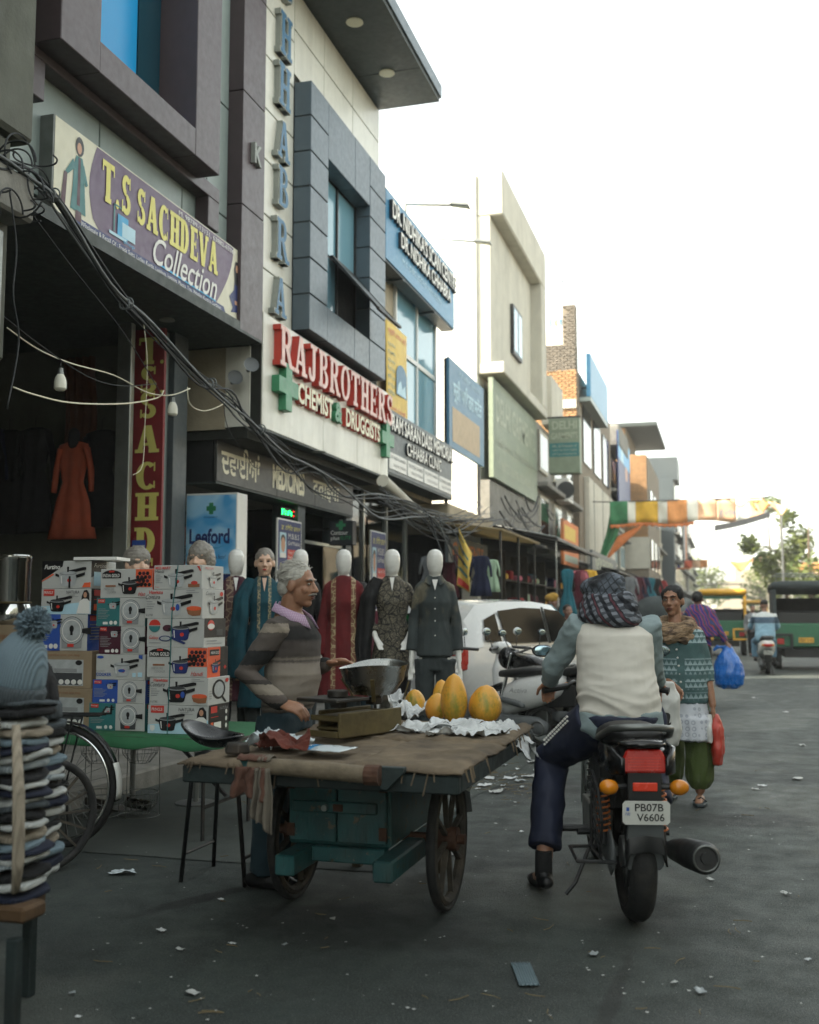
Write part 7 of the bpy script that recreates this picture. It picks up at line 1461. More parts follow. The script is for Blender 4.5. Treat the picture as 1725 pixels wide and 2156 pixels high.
q=MB();q.loft([ering(p+V((-.045,-.02,.02)),.015,.01,12),ering(p+V((-.05,-.03,-.08)),.03,.06,12),ering(p+V((-.05,-.03,-.17)),.03,.06,12)]);fuse('inner_bag',q,'bag_white',b,.006,2,folds(.008,(18,18,9),1.));rebase(b,p)
# motorcycles and scooters
M('tail_red','#a3170e',.28,var=.05);M('amber','#c77a18',.15,var=.08);M('reflector','#d0402a',.25,var=.05)
M('paint_black','#0e0f11',.22,var=.1,dirt=.2,dcol='#2a2823');M('plastic_black','#1b1d1e',.5,var=.15,dirt=.3,dcol='#3a3833',ds=5);M('seat_vinyl','#18191a',.5,var=.12,bump=.2,bs=120);M('alloy','#6f7270',.4,.8,var=.15,dirt=.4)
M('plate_white','#c5c6c0',.45,var=.05,dirt=.25,dcol='#77756c');M('spring','#b5642c',.45,.3,var=.1);M('paint_white','#c6c7c5',.22,var=.03,dirt=.12,dcol='#8d8a82',**{'Coat Weight':.5});M('mirror','#8fa3ab',.05,1.,var=.02);M('plastic_grey','#55595a',.5,var=.1)
def tread(q,c,r,w_,n_=64):
 """tyre with a worn block tread"""
 rings=[]
 for i in range(n_):
  a=2*math.pi*i/n_;rr=[]
  for j in range(13):
   b=math.pi*(j/12)*1.15-.075*math.pi;x=math.cos(b);y=math.sin(b)
   g=-.006 if(2<j<10 and(i+(j%2)*2)%4==0)or(j==6)else 0
   ro=r-w_*.5+(w_*.5)*max(y,-.2)**1+g if y>-.2 else r-w_*.55
   rr.append(V((c[0]+ro*math.cos(a),c[1]+x*w_*.5,c[2]+ro*math.sin(a))))
  rings.append(rr)
 rings.append(rings[0]);q.loft(rings,cap=False,closed=False)
def mc_wheel(par,x,r,w_,rear,spokes=True):
 q=MB('rubber');tread(q,(x,0,r),r,w_);wl=q.build('wheel',par,smooth='all')
 q=MB('alloy');q.ring((x,0,r),r-w_*.62,.014,'Y',40,8,sq=1.6);q.build('rim',wl,smooth='all')
 if spokes:
  for k in range(5):
   a=2*math.pi*k/5+.3;q=MB('plastic_black');q.beam((x+.04*math.cos(a),0,r+.04*math.sin(a)),(x+(r-w_*.6)*math.cos(a),0,r+(r-w_*.6)*math.sin(a)),.03,.03,(0,1,0));q.build('spoke',wl)
 q=MB('alloy');q.tube([(x,-.06,r),(x,.06,r)],.07,18);q.build('hub',wl,smooth=True);return wl
def plate(par,T,w_,h_,lines_,ind=True):
 q=MB('plate_white');q.prism([(-w_/2+.012,-h_/2),(w_/2-.012,-h_/2),(w_/2,-h_/2+.012),(w_/2,h_/2-.012),(w_/2-.012,h_/2),(-w_/2+.012,h_/2),(-w_/2,h_/2-.012),(-w_/2,-h_/2+.012)],0,.004,T);p=q.build('number_plate',par)
 q=MB('black_print');x0=-w_*.24 if ind else-w_*.44
 for k,s_ in enumerate(lines_):
  y1=h_*.4-k*h_*.42;q.text(s_,T@Matrix.Translation((0,0,.0055)),(x0+(.04*w_ if k else 0),y1-h_*.33,w_*(.36 if k==0 else .38),y1),bold=.012)
 q.build('lettering',p)
 if ind:q=MB('blue_print');q.text('IND',T@Matrix.Translation((0,0,.0055)),(-w_*.44,-h_*.1,-w_*.34,h_*.02));q.flat(rect(-w_*.42,h_*.08,-w_*.36,h_*.24),T,.005);q.build('emblem',p)
 return p
def rear_T(x,z,tilt=0.):return Matrix.Translation((x,0,z))@Matrix.Rotation(tilt,4,'Y')@Matrix(((0,0,-1,0),(-1,0,0,0),(0,1,0,0),(0,0,0,1)))
def motorcycle(nm,label,loc,rz,lines_=('PB07B','V6606'),grp=None,full=True):
 """commuter motorcycle; local x forward, y left, rear wheel contact at the origin"""
 b=thing(nm,label,'motorcycle',loc,rz,grp);r=.305
 mc_wheel(b,0,r,.12,True);mc_wheel(b,1.27,r,.08,False)
 q=MB('plastic_black');q.loft([[V((x,s_*w_,z))for s_,w_,z in((-1,wd,z0-.05),(-1,wd*.8,z0),(0,0,z0+.012),(1,wd*.8,z0),(1,wd,z0-.05))]for x,wd,z0 in((.28,.06,.60),(.1,.07,.67),(-.1,.075,.67),(-.2,.075,.62),(-.27,.08,.50),(-.33,.085,.36))],cap=False,closed=False);q.build('rear_mudguard',b,smooth=True,solid=.01)
 q=MB('plastic_grey');q.prism([(-.075,0),(.075,0),(.085,-.2),(.07,-.225),(-.07,-.225),(-.085,-.2)],0,.012,rear_T(-.315,.50,R(-16)));q.build('mud_flap',b,bevel=.004)
 q=MB('seat_vinyl');q.loft([ering((x,0,z),.001 if 0 else w_,h_,20,Matrix(((0,0,1),(1,0,0),(0,1,0))),2.8)for x,z,w_,h_ in((-.2,.835,.07,.025),(-.14,.84,.115,.045),(.1,.825,.13,.055),(.3,.79,.135,.05),(.5,.775,.11,.045),(.62,.79,.07,.035))]);q.build('seat',b,smooth='all')
 q=MB('paint_black');q.loft([ering((x,0,z),w_,h_,20,Matrix(((0,0,1),(1,0,0),(0,1,0))),3)for x,z,w_,h_ in((-.29,.745,.075,.05),(-.24,.745,.115,.07),(0,.73,.125,.07),(.3,.69,.11,.08),(.45,.66,.06,.07))]);q.build('tail_cowl',b,smooth='all')
 q=MB('alloy');q.tube([(.12,.135,.80),(-.1,.15,.835),(-.24,.13,.875),(-.285,.07,.885),(-.29,0,.887),(-.285,-.07,.885),(-.24,-.13,.875),(-.1,-.15,.835),(.12,-.135,.80)],.016,10);q.build('grab_rail',b,smooth='all')
 T=rear_T(-.30,.745,R(8))
 q=MB('tail_red');q.prism([(-.092,-.05),(.092,-.05),(.096,.0),(.074,.05),(-.074,.05),(-.096,0)],0,.022,T);tl_=q.build('tail_light',b,bevel=.008)
 for k_ in range(5):q=MB('reflector');q.bx(-.078 if 0 else-.001,.001,-.07,.07,0,.002);o_=q.build('lens_rib',tl_);o_.matrix_local=T@Matrix.Translation((0,-.034+.012*k_,.0225))@Matrix.Rotation(math.pi/2,4,'Z')
 for s_ in(-1,1):q=MB('paint_black');q.loft([[V((x,s_*(y+d_),z))for d_,z in((0,z0),(.02,z0+.01),(.02,z1),(0,z1))]for x,y,z0,z1 in((-.335,.085,.69,.76),(-.25,.125,.68,.8),(0,.135,.69,.8))]);q.build('cowl_wing',b,smooth='all')
 q=MB('paint_black');q.loft([ering((x,0,.815),.001+w_,h_,16,Matrix(((0,0,1),(1,0,0),(0,1,0))))for x,w_,h_ in((-.33,.07,.012),(-.28,.1,.02),(-.15,.11,.02))]);q.build('cowl_top',b,smooth='all')
 q=MB('reflector');q.prism(rect(-.052,-.018,.052,.018),.0,.012,rear_T(-.315,.64));q.build('reflector',b,bevel=.003)
 q=MB('plastic_black');q.prism(rect(-.07,-.09,.07,.12),-.03,0,rear_T(-.315,.60,R(-4)));q.build('plate_bracket',b)
 plate(b,rear_T(-.335,.535,R(-6)),.2,.10,lines_)
 for s_ in(-1,1):
  q=MB('plastic_black');q.tube([(-.27,s_*.05,.635),(-.28,s_*.12,.635)],.014,8);ib=q.build('indicator',b)
  q=MB('amber');q.ell((-.295,s_*.15,.635),(.03,.042,.033));q.build('lens',ib,smooth='all')
  q=MB('metal_dark');q.tube([(.02,s_*.13,.33),(-.0+.06,s_*.125,.62)],.022,10);sh=q.build('shock_absorber',b)
  q=MB('spring');q.tube([(.03+.03*t+.03*math.cos(t*50),s_*.13+.03*math.sin(t*50),.38+.2*t)for t in[i/80 for i in range(81)]],.005,5);q.build('spring',sh)
  q=MB('plastic_black');q.tube([(.32,s_*.1,.33),(.30,s_*.22,.33)],.016,8);q.build('foot_peg',b);q=MB('plastic_black');q.tube([(.64,s_*.12,.28),(.64,s_*.26,.28)],.018,8);q.build('foot_peg',b)
  q=MB('alloy');q.beam((0,s_*.085,r),(.5,s_*.085,.33),.025,.045);q.build('swing_arm',b)
 q=MB('metal_dark')
 for k in range(5):q.tube([(.14,.165,.62-.06*k),(-.08,.17,.56-.055*k),(-.16,.165,.50-.05*k)],.004,5)
 q.tube([(.14,.165,.64),(-.1,.17,.6),(-.18,.165,.47),(-.12,.17,.30),(.16,.17,.29),(.14,.165,.64)],.007,6);q.build('saree_guard',b)
 q=MB('metal_dark');q.tube([(.2,.1,.285),(.18,.27,.285),(-.12,.27,.285),(-.14,.1,.285)],.008,6);q.build('foot_rest',b)
 q=MB('plastic_grey');q.loft([ering((x,.11,z),.012,h_,14,Matrix(((0,0,1),(1,0,0),(0,1,0))))for x,z,h_ in((-.13,r,.05),(-.05,r,.1),(.1,r+.01,.085),(.4,.34,.06),(.5,.34,.04))]);q.build('chain_cover',b,smooth='all')
 q=MB('plastic_black');ex=[(.75,-.13,.2),(.5,-.16,.24),(.2,-.19,.28),(.05,-.2,.30)];q.tube(ex,[.022,.024,.03,.045],12);q.tube([(.05,-.2,.30),(-.12,-.215,.325),(-.36,-.235,.355),(-.38,-.236,.357)],[.05,.064,.068,.055],18);xo=q.build('exhaust',b,smooth=True)
 q=MB('metal_dark');q.tube([(-.372,-.235,.357),(-.392,-.237,.36)],.024,12);q.build('outlet',xo);q=MB('alloy');q.ring((-.381,-.236,.357),.052,.006,'X',20,6);q.build('end_ring',xo,smooth='all')
 if full:
  q=MB('alloy');q.bx(.55,.85,-.13,.13,.24,.42);q.tube([(.72,0,.4),(.82,0,.62)],.09,14)
  for k in range(6):q.tube([(.71+.02*k,0,.42+.032*k),(.712+.02*k,0,.43+.032*k)],.115,14)
  q.build('engine',b,bevel=.01)
  q=MB('paint_black');q.loft([ering((x,0,z),w_,h_,18,Matrix(((0,0,1),(1,0,0),(0,1,0))),2.6)for x,z,w_,h_ in((.55,.76,.06,.06),(.66,.8,.11,.09),(.85,.84,.135,.105),(1.0,.86,.12,.1),(1.1,.86,.06,.07))]);q.build('fuel_tank',b,smooth='all')
  q=MB('plastic_black');q.prism([(.2,.45),(.55,.42),(.6,.62),(.5,.7),(.2,.66)],-.12,.12,Matrix(((1,0,0,0),(0,0,1,0),(0,1,0,0),(0,0,0,1))));q.build('side_panel',b,bevel=.01)
  q=MB('metal_dark');q.tube([(1.08,0,.95),(.95,0,.8),(.5,0,.66),(.1,0,.7)],.025,8);q.tube([(1.08,0,.9),(.9,0,.45),(.85,0,.3)],.022,8);q.build('frame',b)
  for s_ in(-1,1):
   q=MB('chrome');q.tube([(1.27,s_*.07,r),(1.06,s_*.075,.95)],.02,10);q.build('fork',b)
   q=MB('plastic_black');q.tube([(.87,s_*.2,.985),(.81,s_*.335,.965)],.018,10);q.build('grip',b)
   q=MB('metal_dark');q.tube([(.97,s_*.23,.98),(.9,s_*.32,.965)],.005,6);q.build('lever',b)
   q=MB('metal_dark');q.tube([(.95,s_*.24,1.0),(.98,s_*.3,1.14)],.005,6);mr_=q.build('mirror',b);q=MB('plastic_black');q.ell((.985,s_*.32,1.17),(.018,.06,.035));q.build('shell',mr_,smooth='all');q=MB('mirror');q.ell((.968,s_*.32,1.17),(.004,.052,.029));q.build('glass',mr_,smooth='all')
  q=MB('metal_dark');q.tube([(.88,.2,.985),(1.0,.15,1.0),(1.06,.06,.96),(1.06,-.06,.96),(1.0,-.15,1.0),(.88,-.2,.985)],.012,8);q.build('handlebar',b,smooth='all')
  q=MB('paint_black');q.ell((1.18,0,.9),(.1,.11,.12));q.build('headlamp',b,smooth='all');q=MB('plastic_black');q.loft([[V((x,s_*.05,z-.02))if s_ else V((x,0,z))for s_ in(-1,0,1)]for x,z in((1.0,.5),(1.1,.6),(1.27,.64),(1.45,.58),(1.55,.48))],cap=False,closed=False);q.build('front_mudguard',b,smooth='all',solid=.008)
  q=MB('metal_dark');q.tube([(.5,.12,.26),(.42,.22,.06),(.4,.27,.01)],.01,6);q.build('side_stand',b)
 return b
BR=onZ(1338,1938);BH=math.pi/2+R(14)
bike=motorcycle('motorcycle','black commuter motorcycle with plate PB07B V6606 under the rider',(BR.x,BR.y,0),BH)
Bm=Matrix.Translation((BR.x,BR.y,0))@Matrix.Rotation(BH,4,'Z');L=lambda x,y,z:Bm@V((x,y,z));LD=lambda x,y,z:Bm.to_3x3()@V((x,y,z))
n=NT('vest_wool');n.bump(n.ma('ADD',n.wave(110,axis='X',dist=2,dscale=4),n.ma('ADD',n.noise(240,2),n.ma('MULTIPLY',n.noise(14,3),1.2))),.5,.004);n.fin(n.mix(n.mr(n.noise(5,5),.3,.7),'#cdc9bf','#dad6cc'),.95)
M('shirt_sage','#7f8e90',.9,var=.1,vs=6,bump=.25,bs=100);M('sock','#101113',.9)
n=NT('track_pants');o=n.xyz();n.bump(n.noise(150,2),.2,.003);n.fin(n.mix(n.mr(n.noise(5,4),.3,.7),'#10172b','#171f36'),.75)
n=NT('plaid_scarf');mp=n.map(rot=(.5,.4,.6));a=n.wave(9,mp,'X');b_=n.wave(9,mp,'Z');c_=n.wave(60,mp,'Y');c=n.mix(n.mr(a,.4,.6),'#1d2026','#6f747c');c=n.mix(n.mr(b_,.45,.6,0,.75),c,'#23262d');c=n.mix(n.mr(n.wave(4.5,mp,'X'),.95,.98,0,.8),c,'#5a3038');n.bump(c_,.3,.003);n.fin(c,.95)
n=NT('head_wrap');mp=n.map(rot=(.2,.5,.3));v=n.wave(11,mp,'X',1.5,1);v2=n.wave(11,n.map(rot=(.2,-.7,.3)),'X',1.5,1);c=n.mix(n.mr(n.noise(3.2,2,None,.4,.5),.47,.53),'#16181c','#5e6670');c=n.mix(n.mr(n.ma('MAXIMUM',v,v2),.86,.94,0,.85),c,'#25282c');n.bump(n.noise(120,2),.3,.003);n.fin(c,.9)
rd=thing('person','rider in a white wool vest and plaid scarf seated on the black motorcycle','person')
pel=L(.36,.0,.9);che=L(.40,0,1.2);nk=L(.44,.03,1.355);hdp=L(.49,.045,1.445)
shL,shR=L(.44,.18,1.32),L(.44,-.165,1.32);elL,elR=L(.58,.30,1.10),L(.57,-.20,1.09);wrL,wrR=L(.79,.30,1.01),L(.79,-.27,1.01)
hipL,hipR=L(.36,.1,.86),L(.36,-.1,.86);knL,knR=L(.72,.30,.62),L(.82,-.22,.66);anL,anR=L(.47,.37,.12),L(.62,-.22,.37)
HT=frame(hdp,LD(1,.12,0))@Matrix.Scale(1.0,4)
q=MB();q.T=HT;head_mesh(q);q.T=None;q.tube([hdp-V((0,0,.08)),nk],[.055,.065],12,dome=True)
q.loft([ering(nk-V((0,0,.07)),.1,.07,20,Matrix.Rotation(BH-math.pi/2,3,'Z')),ering(che,.15,.11,20,Matrix.Rotation(BH-math.pi/2,3,'Z')),ering(pel,.18,.13,20,Matrix.Rotation(BH-math.pi/2,3,'Z'))])
for a,e_,w_ in((shL,elL,wrL),(shR,elR,wrR)):q.tube([a-V((0,0,.02)),e_,w_],[.036,.036,.03],10,dome=True)
hand(q,wrL,LD(.6,.02,-.35),LD(.3,0,-1),1.0,1,1.05);hand(q,wrR,LD(.6,-.02,-.35),LD(.3,0,-1),1.0,-1,1.05)
for a,k_,n_ in((hipL,knL,anL),(hipR,knR,anR)):q.tube([a,k_,n_],[.09,.06,.04],12,dome=True)
q.tube([anL-V((0,0,.05)),anL+LD(.12,.03,-.08)],[.04,.03],8,dome=True)
fuse('body',q,'skin_face',rd,.006,2)
RZ=Matrix.Rotation(BH-math.pi/2,3,'Z')
q=MB();q.loft([ering(nk-V((0,0,.0)),.09,.075,28,RZ),ering(nk-V((0,0,.035)),.165,.1,28,RZ),ering(L(.41,0.01,1.27),.188,.13,28,RZ),ering(L(.39,.01,1.13),.19,.145,28,RZ),ering(L(.37,.005,1.0),.197,.155,28,RZ),ering(L(.36,0,.9),.2,.155,28,RZ),ering(L(.36,0,.845),.19,.145,28,RZ)])
def vestfold(co,n_):
 h=co.z;a=folds(.003,(7,7,16),1.,.005)(co,n_);t=max(0,1-abs(h-.95)/.14);return a+t*.010*(1-abs(noise.noise(V((co.x*3.5,co.y*3.5,h*19+2*noise.noise(co*3)))))*2.6)
fuse('vest',q,'vest_wool',rd,.0075,3,vestfold)
q=MB();q.loft([ering(L(.36,0,.9),.205,.145,24,RZ),ering(L(.35,0,.82),.212,.155,24,RZ),ering(L(.34,-.03,.775),.19,.15,24,RZ)]);fuse('shirt_tail',q,'shirt_sage',rd,.008,2,folds(.008,(10,10,8),4.))
for a,e_,w_ in((shL,elL,wrL),(shR,elR,wrR)):
 q=MB();q.tube([a.lerp(nk,.3)-V((0,0,.04)),a,a.lerp(e_,.5),e_,e_.lerp(w_,.5),e_.lerp(w_,.86)],[.068,.07,.062,.056,.05,.044],16,dome=True);fuse('sleeve',q,'shirt_sage',rd,.0075,3,folds(.007,(11,11,15),6.,.006))
for a,k_,n_,tuck in((hipL,knL,anL,.10),(hipR,knR,anR,.05)):
 q=MB();e_=n_+(k_-n_).normalized()*tuck;q.tube([a,a.lerp(k_,.5),k_,k_.lerp(e_,.5),e_],[.125,.11,.09,.082,.078],18,dome=False);q.tube([e_+(k_-n_).normalized()*.04,e_],[.084,.084],18);q.loft([ering(L(.34,0,.88),.2,.15,20,RZ),ering(L(.36,0,.8),.19,.16,20,RZ)])if a is hipL else None
 leg=fuse('trouser_leg',q,'track_pants',rd,.0085,3,folds(.009,(9,9,7),7.,.005))
 if a is hipL:
  q=MB('print_white');out_=LD(-.25,.75,.15).normalized()
  for i in range(12):
   t=.18+.05*i;p=a.lerp(k_,t)+LD(-.35,.85,.3).normalized()*(.132-.03*t);dd=(k_-a).normalized();ss=dd.cross(out_).normalized()
   for w2 in(-.012,.012):q.add([p+ss*w2,p+ss*(w2+.013)+dd*.01,p+ss*(w2+.013)+dd*.024,p+ss*w2+dd*.014],[(0,1,2,3)])
  q.build('stripe',leg,solid=.004)
q=MB('sock');q.tube([anL+V((0,0,.08)),anL-V((0,0,.04))],[.042,.044],12);q.build('sock',rd,smooth=True)
q=MB();hl=anL+V((0,0,-.075));q.tube([hl+LD(-.05,-.01,.015),hl+LD(.03,.0,.005),hl+LD(.13,.03,-.012),hl+LD(.19,.045,-.02)],[.036,.042,.04,.026],12,dome=True,flat=.9);q.tube([anL-V((0,0,.02)),hl+LD(-.02,0,.02)],[.04,.042],10,dome=True)
o=fuse('shoe',q,'shoe_black',rd,.006,2);zmin=min(v_.co.z for v_ in o.data.vertices);
q=MB();q.T=HT;q.ell((0,-.005,.05),(.106,.12,.078));q.ell((.025,-.04,.088),(.07,.075,.052));q.ell((-.04,0,.06),(.08,.095,.055));q.ell((0,-.07,.0),(.095,.06,.07));fuse('head_wrap',q,'head_wrap',rd,.006,2,folds(.006,(14,14,20),3.))
q=MB()
for k in range(3):
 pts=[nk+V((.125*math.cos(2*math.pi*i/20)*(1-.12*k),.115*math.sin(2*math.pi*i/20)*(1-.12*k),.0+.042*k+.012*math.sin(2*math.pi*i/20*2+k)))for i in range(20)];q.tube(pts,.036,10,closed=True)
fuse('scarf',q,'plaid_scarf',rd,.007,2,folds(.009,(16,16,24),8.))
rebase(rd,(BR.x-.1,BR.y+.4,0))
b=thing('carrier_bag','white printed carrier bag hanging at the right of the motorcycle','bag');p=atd(1392,1480,6.2)
q=MB();q.loft([ering(p+V((0,0,.12)),.07,.03,18),ering(p+V((.01,0,.02)),.1,.06,18),ering(p+V((.01,0,-.15)),.105,.07,18),ering(p+V((.0,0,-.24)),.09,.06,18)]);fuse('bag',q,'bag_white',b,.007,2,folds(.009,(14,14,7),2.))
fd=(V((0,0,0))-V((p.x,p.y,0))).normalized();q=MB('black_print');q.text('ia',frame((p.x,p.y,p.z),fd)@Matrix.Rotation(math.pi/2,4,'X')@Matrix.Rotation(0,4,'Z')@Matrix(((-1,0,0,-.01),(0,1,0,-.17),(0,0,-1,-.095),(0,0,0,1)))if 0 else Matrix.Translation(p+fd*.09+V((-.045,0,-.12)))@Matrix.Rotation(math.atan2(fd.x,-fd.y),4,'Z')@Matrix.Rotation(math.pi/2,4,'X'),(0,0,.1,.1),bold=.015,shear=.2);q.build('lettering',b);rebase(b,p)
# scooters
def scooter(nm,label,loc,rz,body='paint_white',lines_=('PB07','4821'),grp=None,tail=True,txt='Activa',detail=True):
 """step-through scooter; local x forward, y left, rear wheel contact at the origin"""
 b=thing(nm,label,'scooter',loc,rz,grp);r=.225;X9=Matrix(((0,0,1),(1,0,0),(0,1,0)))
 mc_wheel(b,0,r,.1,True,False);mc_wheel(b,1.24,r,.095,False,False)
 q=MB(body);q.loft([ering((x,0,z),w_,h_,20,X9,2.6)for x,z,w_,h_ in((-.32,.68,.06,.06),(-.22,.66,.14,.12),(0,.6,.185,.17),(.22,.55,.185,.18),(.38,.48,.14,.17),(.45,.42,.06,.1))]);q.build('rear_body',b,smooth='all')
 q=MB('seat_vinyl');q.loft([ering((x,0,z),w_,h_,18,X9,2.6)for x,z,w_,h_ in((-.26,.8,.08,.03),(-.16,.8,.13,.05),(.1,.785,.15,.055),(.3,.76,.14,.05),(.46,.75,.08,.035))]);q.build('seat',b,smooth='all')
 q=MB('alloy');q.tube([(-.08,.14,.8),(-.28,.12,.85),(-.33,0,.86),(-.28,-.12,.85),(-.08,-.14,.8)],.014,8);q.build('grab_rail',b,smooth='all')
 q=MB('plastic_black');q.bx(.4,.86,-.16,.16,.24,.29);q.build('footboard',b,bevel=.015)
 q=MB(body);q.loft([ering((x,0,z),w_,h_,18,None)for x,z,w_,h_ in((.86,.28,.18,.06),(.93,.45,.19,.07),(1.0,.7,.17,.07),(1.03,.88,.1,.06))])if 0 else q.loft([[V((x+dx*d_,s_*w_,z))for s_,dx,w_ in((-1,-.02,wd),(-.6,.05,wd*.75),(0,.1,0),(.6,.05,wd*.75),(1,-.02,wd),(.6,-.04,wd*.8),(0,-.05,0),(-.6,-.04,wd*.8))]for x,z,wd,d_ in((.92,.28,.17,1),(.98,.5,.2,1),(1.03,.75,.17,1),(1.02,.92,.1,.8))]);q.build('front_shield',b,smooth='all')
 q=MB(body);q.loft([[V((1.24+(r+.03)*math.cos(a)*1.,s_*w_,r+(r+.03)*math.sin(a)+dz))for s_,w_,dz in((-1,.065,-.02),(0,0,.02),(1,.065,-.02))]for a in[R(20+150*i/12)for i in range(13)]],cap=False,closed=False);q.build('front_mudguard',b,smooth='all',solid=.008)
 q=MB(body);q.loft([ering((x,0,z),w_,h_,16,X9)for x,z,w_,h_ in((.92,.99,.05,.04),(.97,1.0,.13,.06),(1.06,.99,.13,.07),(1.13,.97,.07,.05))]);q.build('handlebar_cover',b,smooth='all')
 q=MB('chrome');q.ell((1.13,0,.97),(.03,.07,.05));q.build('headlamp',b,smooth='all')
 for s_ in(-1,1):
  q=MB('plastic_black');q.tube([(.97,s_*.12,1.0),(.88,s_*.34,.98)],.017,10);q.build('grip',b)
  q=MB('metal_dark');q.tube([(.97,s_*.2,1.0),(1.0,s_*.24,1.12)],.005,6);m_=q.build('mirror',b);q=MB(body);q.ell((1.01,s_*.26,1.17),(.022,.065,.045));q.build('shell',m_,smooth='all');q=MB('mirror');q.ell((.992,s_*.26,1.17),(.006,.056,.038));q.build('glass',m_,smooth='all')
  q=MB('amber');q.ell((-.285,s_*.1,.66),(.03,.035,.028));q.build('indicator',b,smooth='all')
 T=rear_T(-.335,.66,R(-12));q=MB('tail_red');q.prism([(-.08,-.03),(.08,-.03),(.1,.03),(-.1,.03)],0,.03,T);q.build('tail_light',b,bevel=.008)
 q=MB('plastic_black');q.prism(rect(-.08,-.26,.08,.06),-.02,0,rear_T(-.33,.52,R(-18)));q.build('rear_mudguard',b,bevel=.005);plate(b,rear_T(-.35,.5,R(-16)),.2,.1,lines_,False)
 q=MB('plastic_grey');q.loft([ering((x,.13,z),.05,h_,16,X9)for x,z,h_ in((-.1,r+.0,.05),(0,r+.01,.1),(.2,r+.03,.09),(.4,r+.05,.08),(.48,r+.05,.04))]);q.build('transmission_case',b,smooth='all')
 q=MB('alloy');q.ring((0,.185,r),.07,.008,'Y',20,6);q.build('case_ring',b,smooth='all');q=MB('plastic_grey');q.loft([ering((x,.175,z),.02,h_,12,X9)for x,z,h_ in((.14,.44,.02),(.2,.46,.035),(.38,.5,.03),(.42,.5,.015))]);q.build('side_foot_rest',b,smooth='all')
 q=MB('metal_dark');q.tube([(.35,-.16,.2),(.1,-.17,.2),(-.22,-.18,.27)],[.02,.05,.045],12);q.build('exhaust',b,smooth='all');q=MB('metal_dark');q.tube([(.32,.1,.2),(.25,.14,.01),(.2,.14,.005)],.011,6);q.tube([(.32,-.1,.2),(.25,-.14,.01),(.2,-.14,.005)],.011,6);q.build('centre_stand',b)
 if detail:
  q=MB('grey_print');q.text(txt,Matrix(((-.97,0,.0,.3),(-.05,0,1,.199),(0.02,1,0,.57),(0,0,0,1))),(0,0,.2,.05),shear=.3);q.build('badge',b)
  q=MB('orange_print');q.add([(-.2,.158,.62),(-.12,.178,.66),(-.1,.18,.645),(-.18,.165,.58)],[(0,1,2,3)]);q.build('decal',b,solid=.003)
 return b
SA=onZ(1146,1578)
scooter('scooter','white parked scooter with black seat just behind the papayas',(SA.x,SA.y,0),math.pi/2+R(16.3)+R(62),'paint_white')
p=atd(1058,1362,11.9);scooter('scooter','white scooter with raised mirrors parked against the white car',(p.x+.87,p.y-.5,0),R(150),'paint_white',('PB10','2207'),detail=False)
p=atd(1112,1358,11.2);motorcycle('motorcycle','black motorcycle with chrome mirror parked between the scooters and the white car',(p.x+.78,p.y-.45,0),R(150),('PB07','1184'))
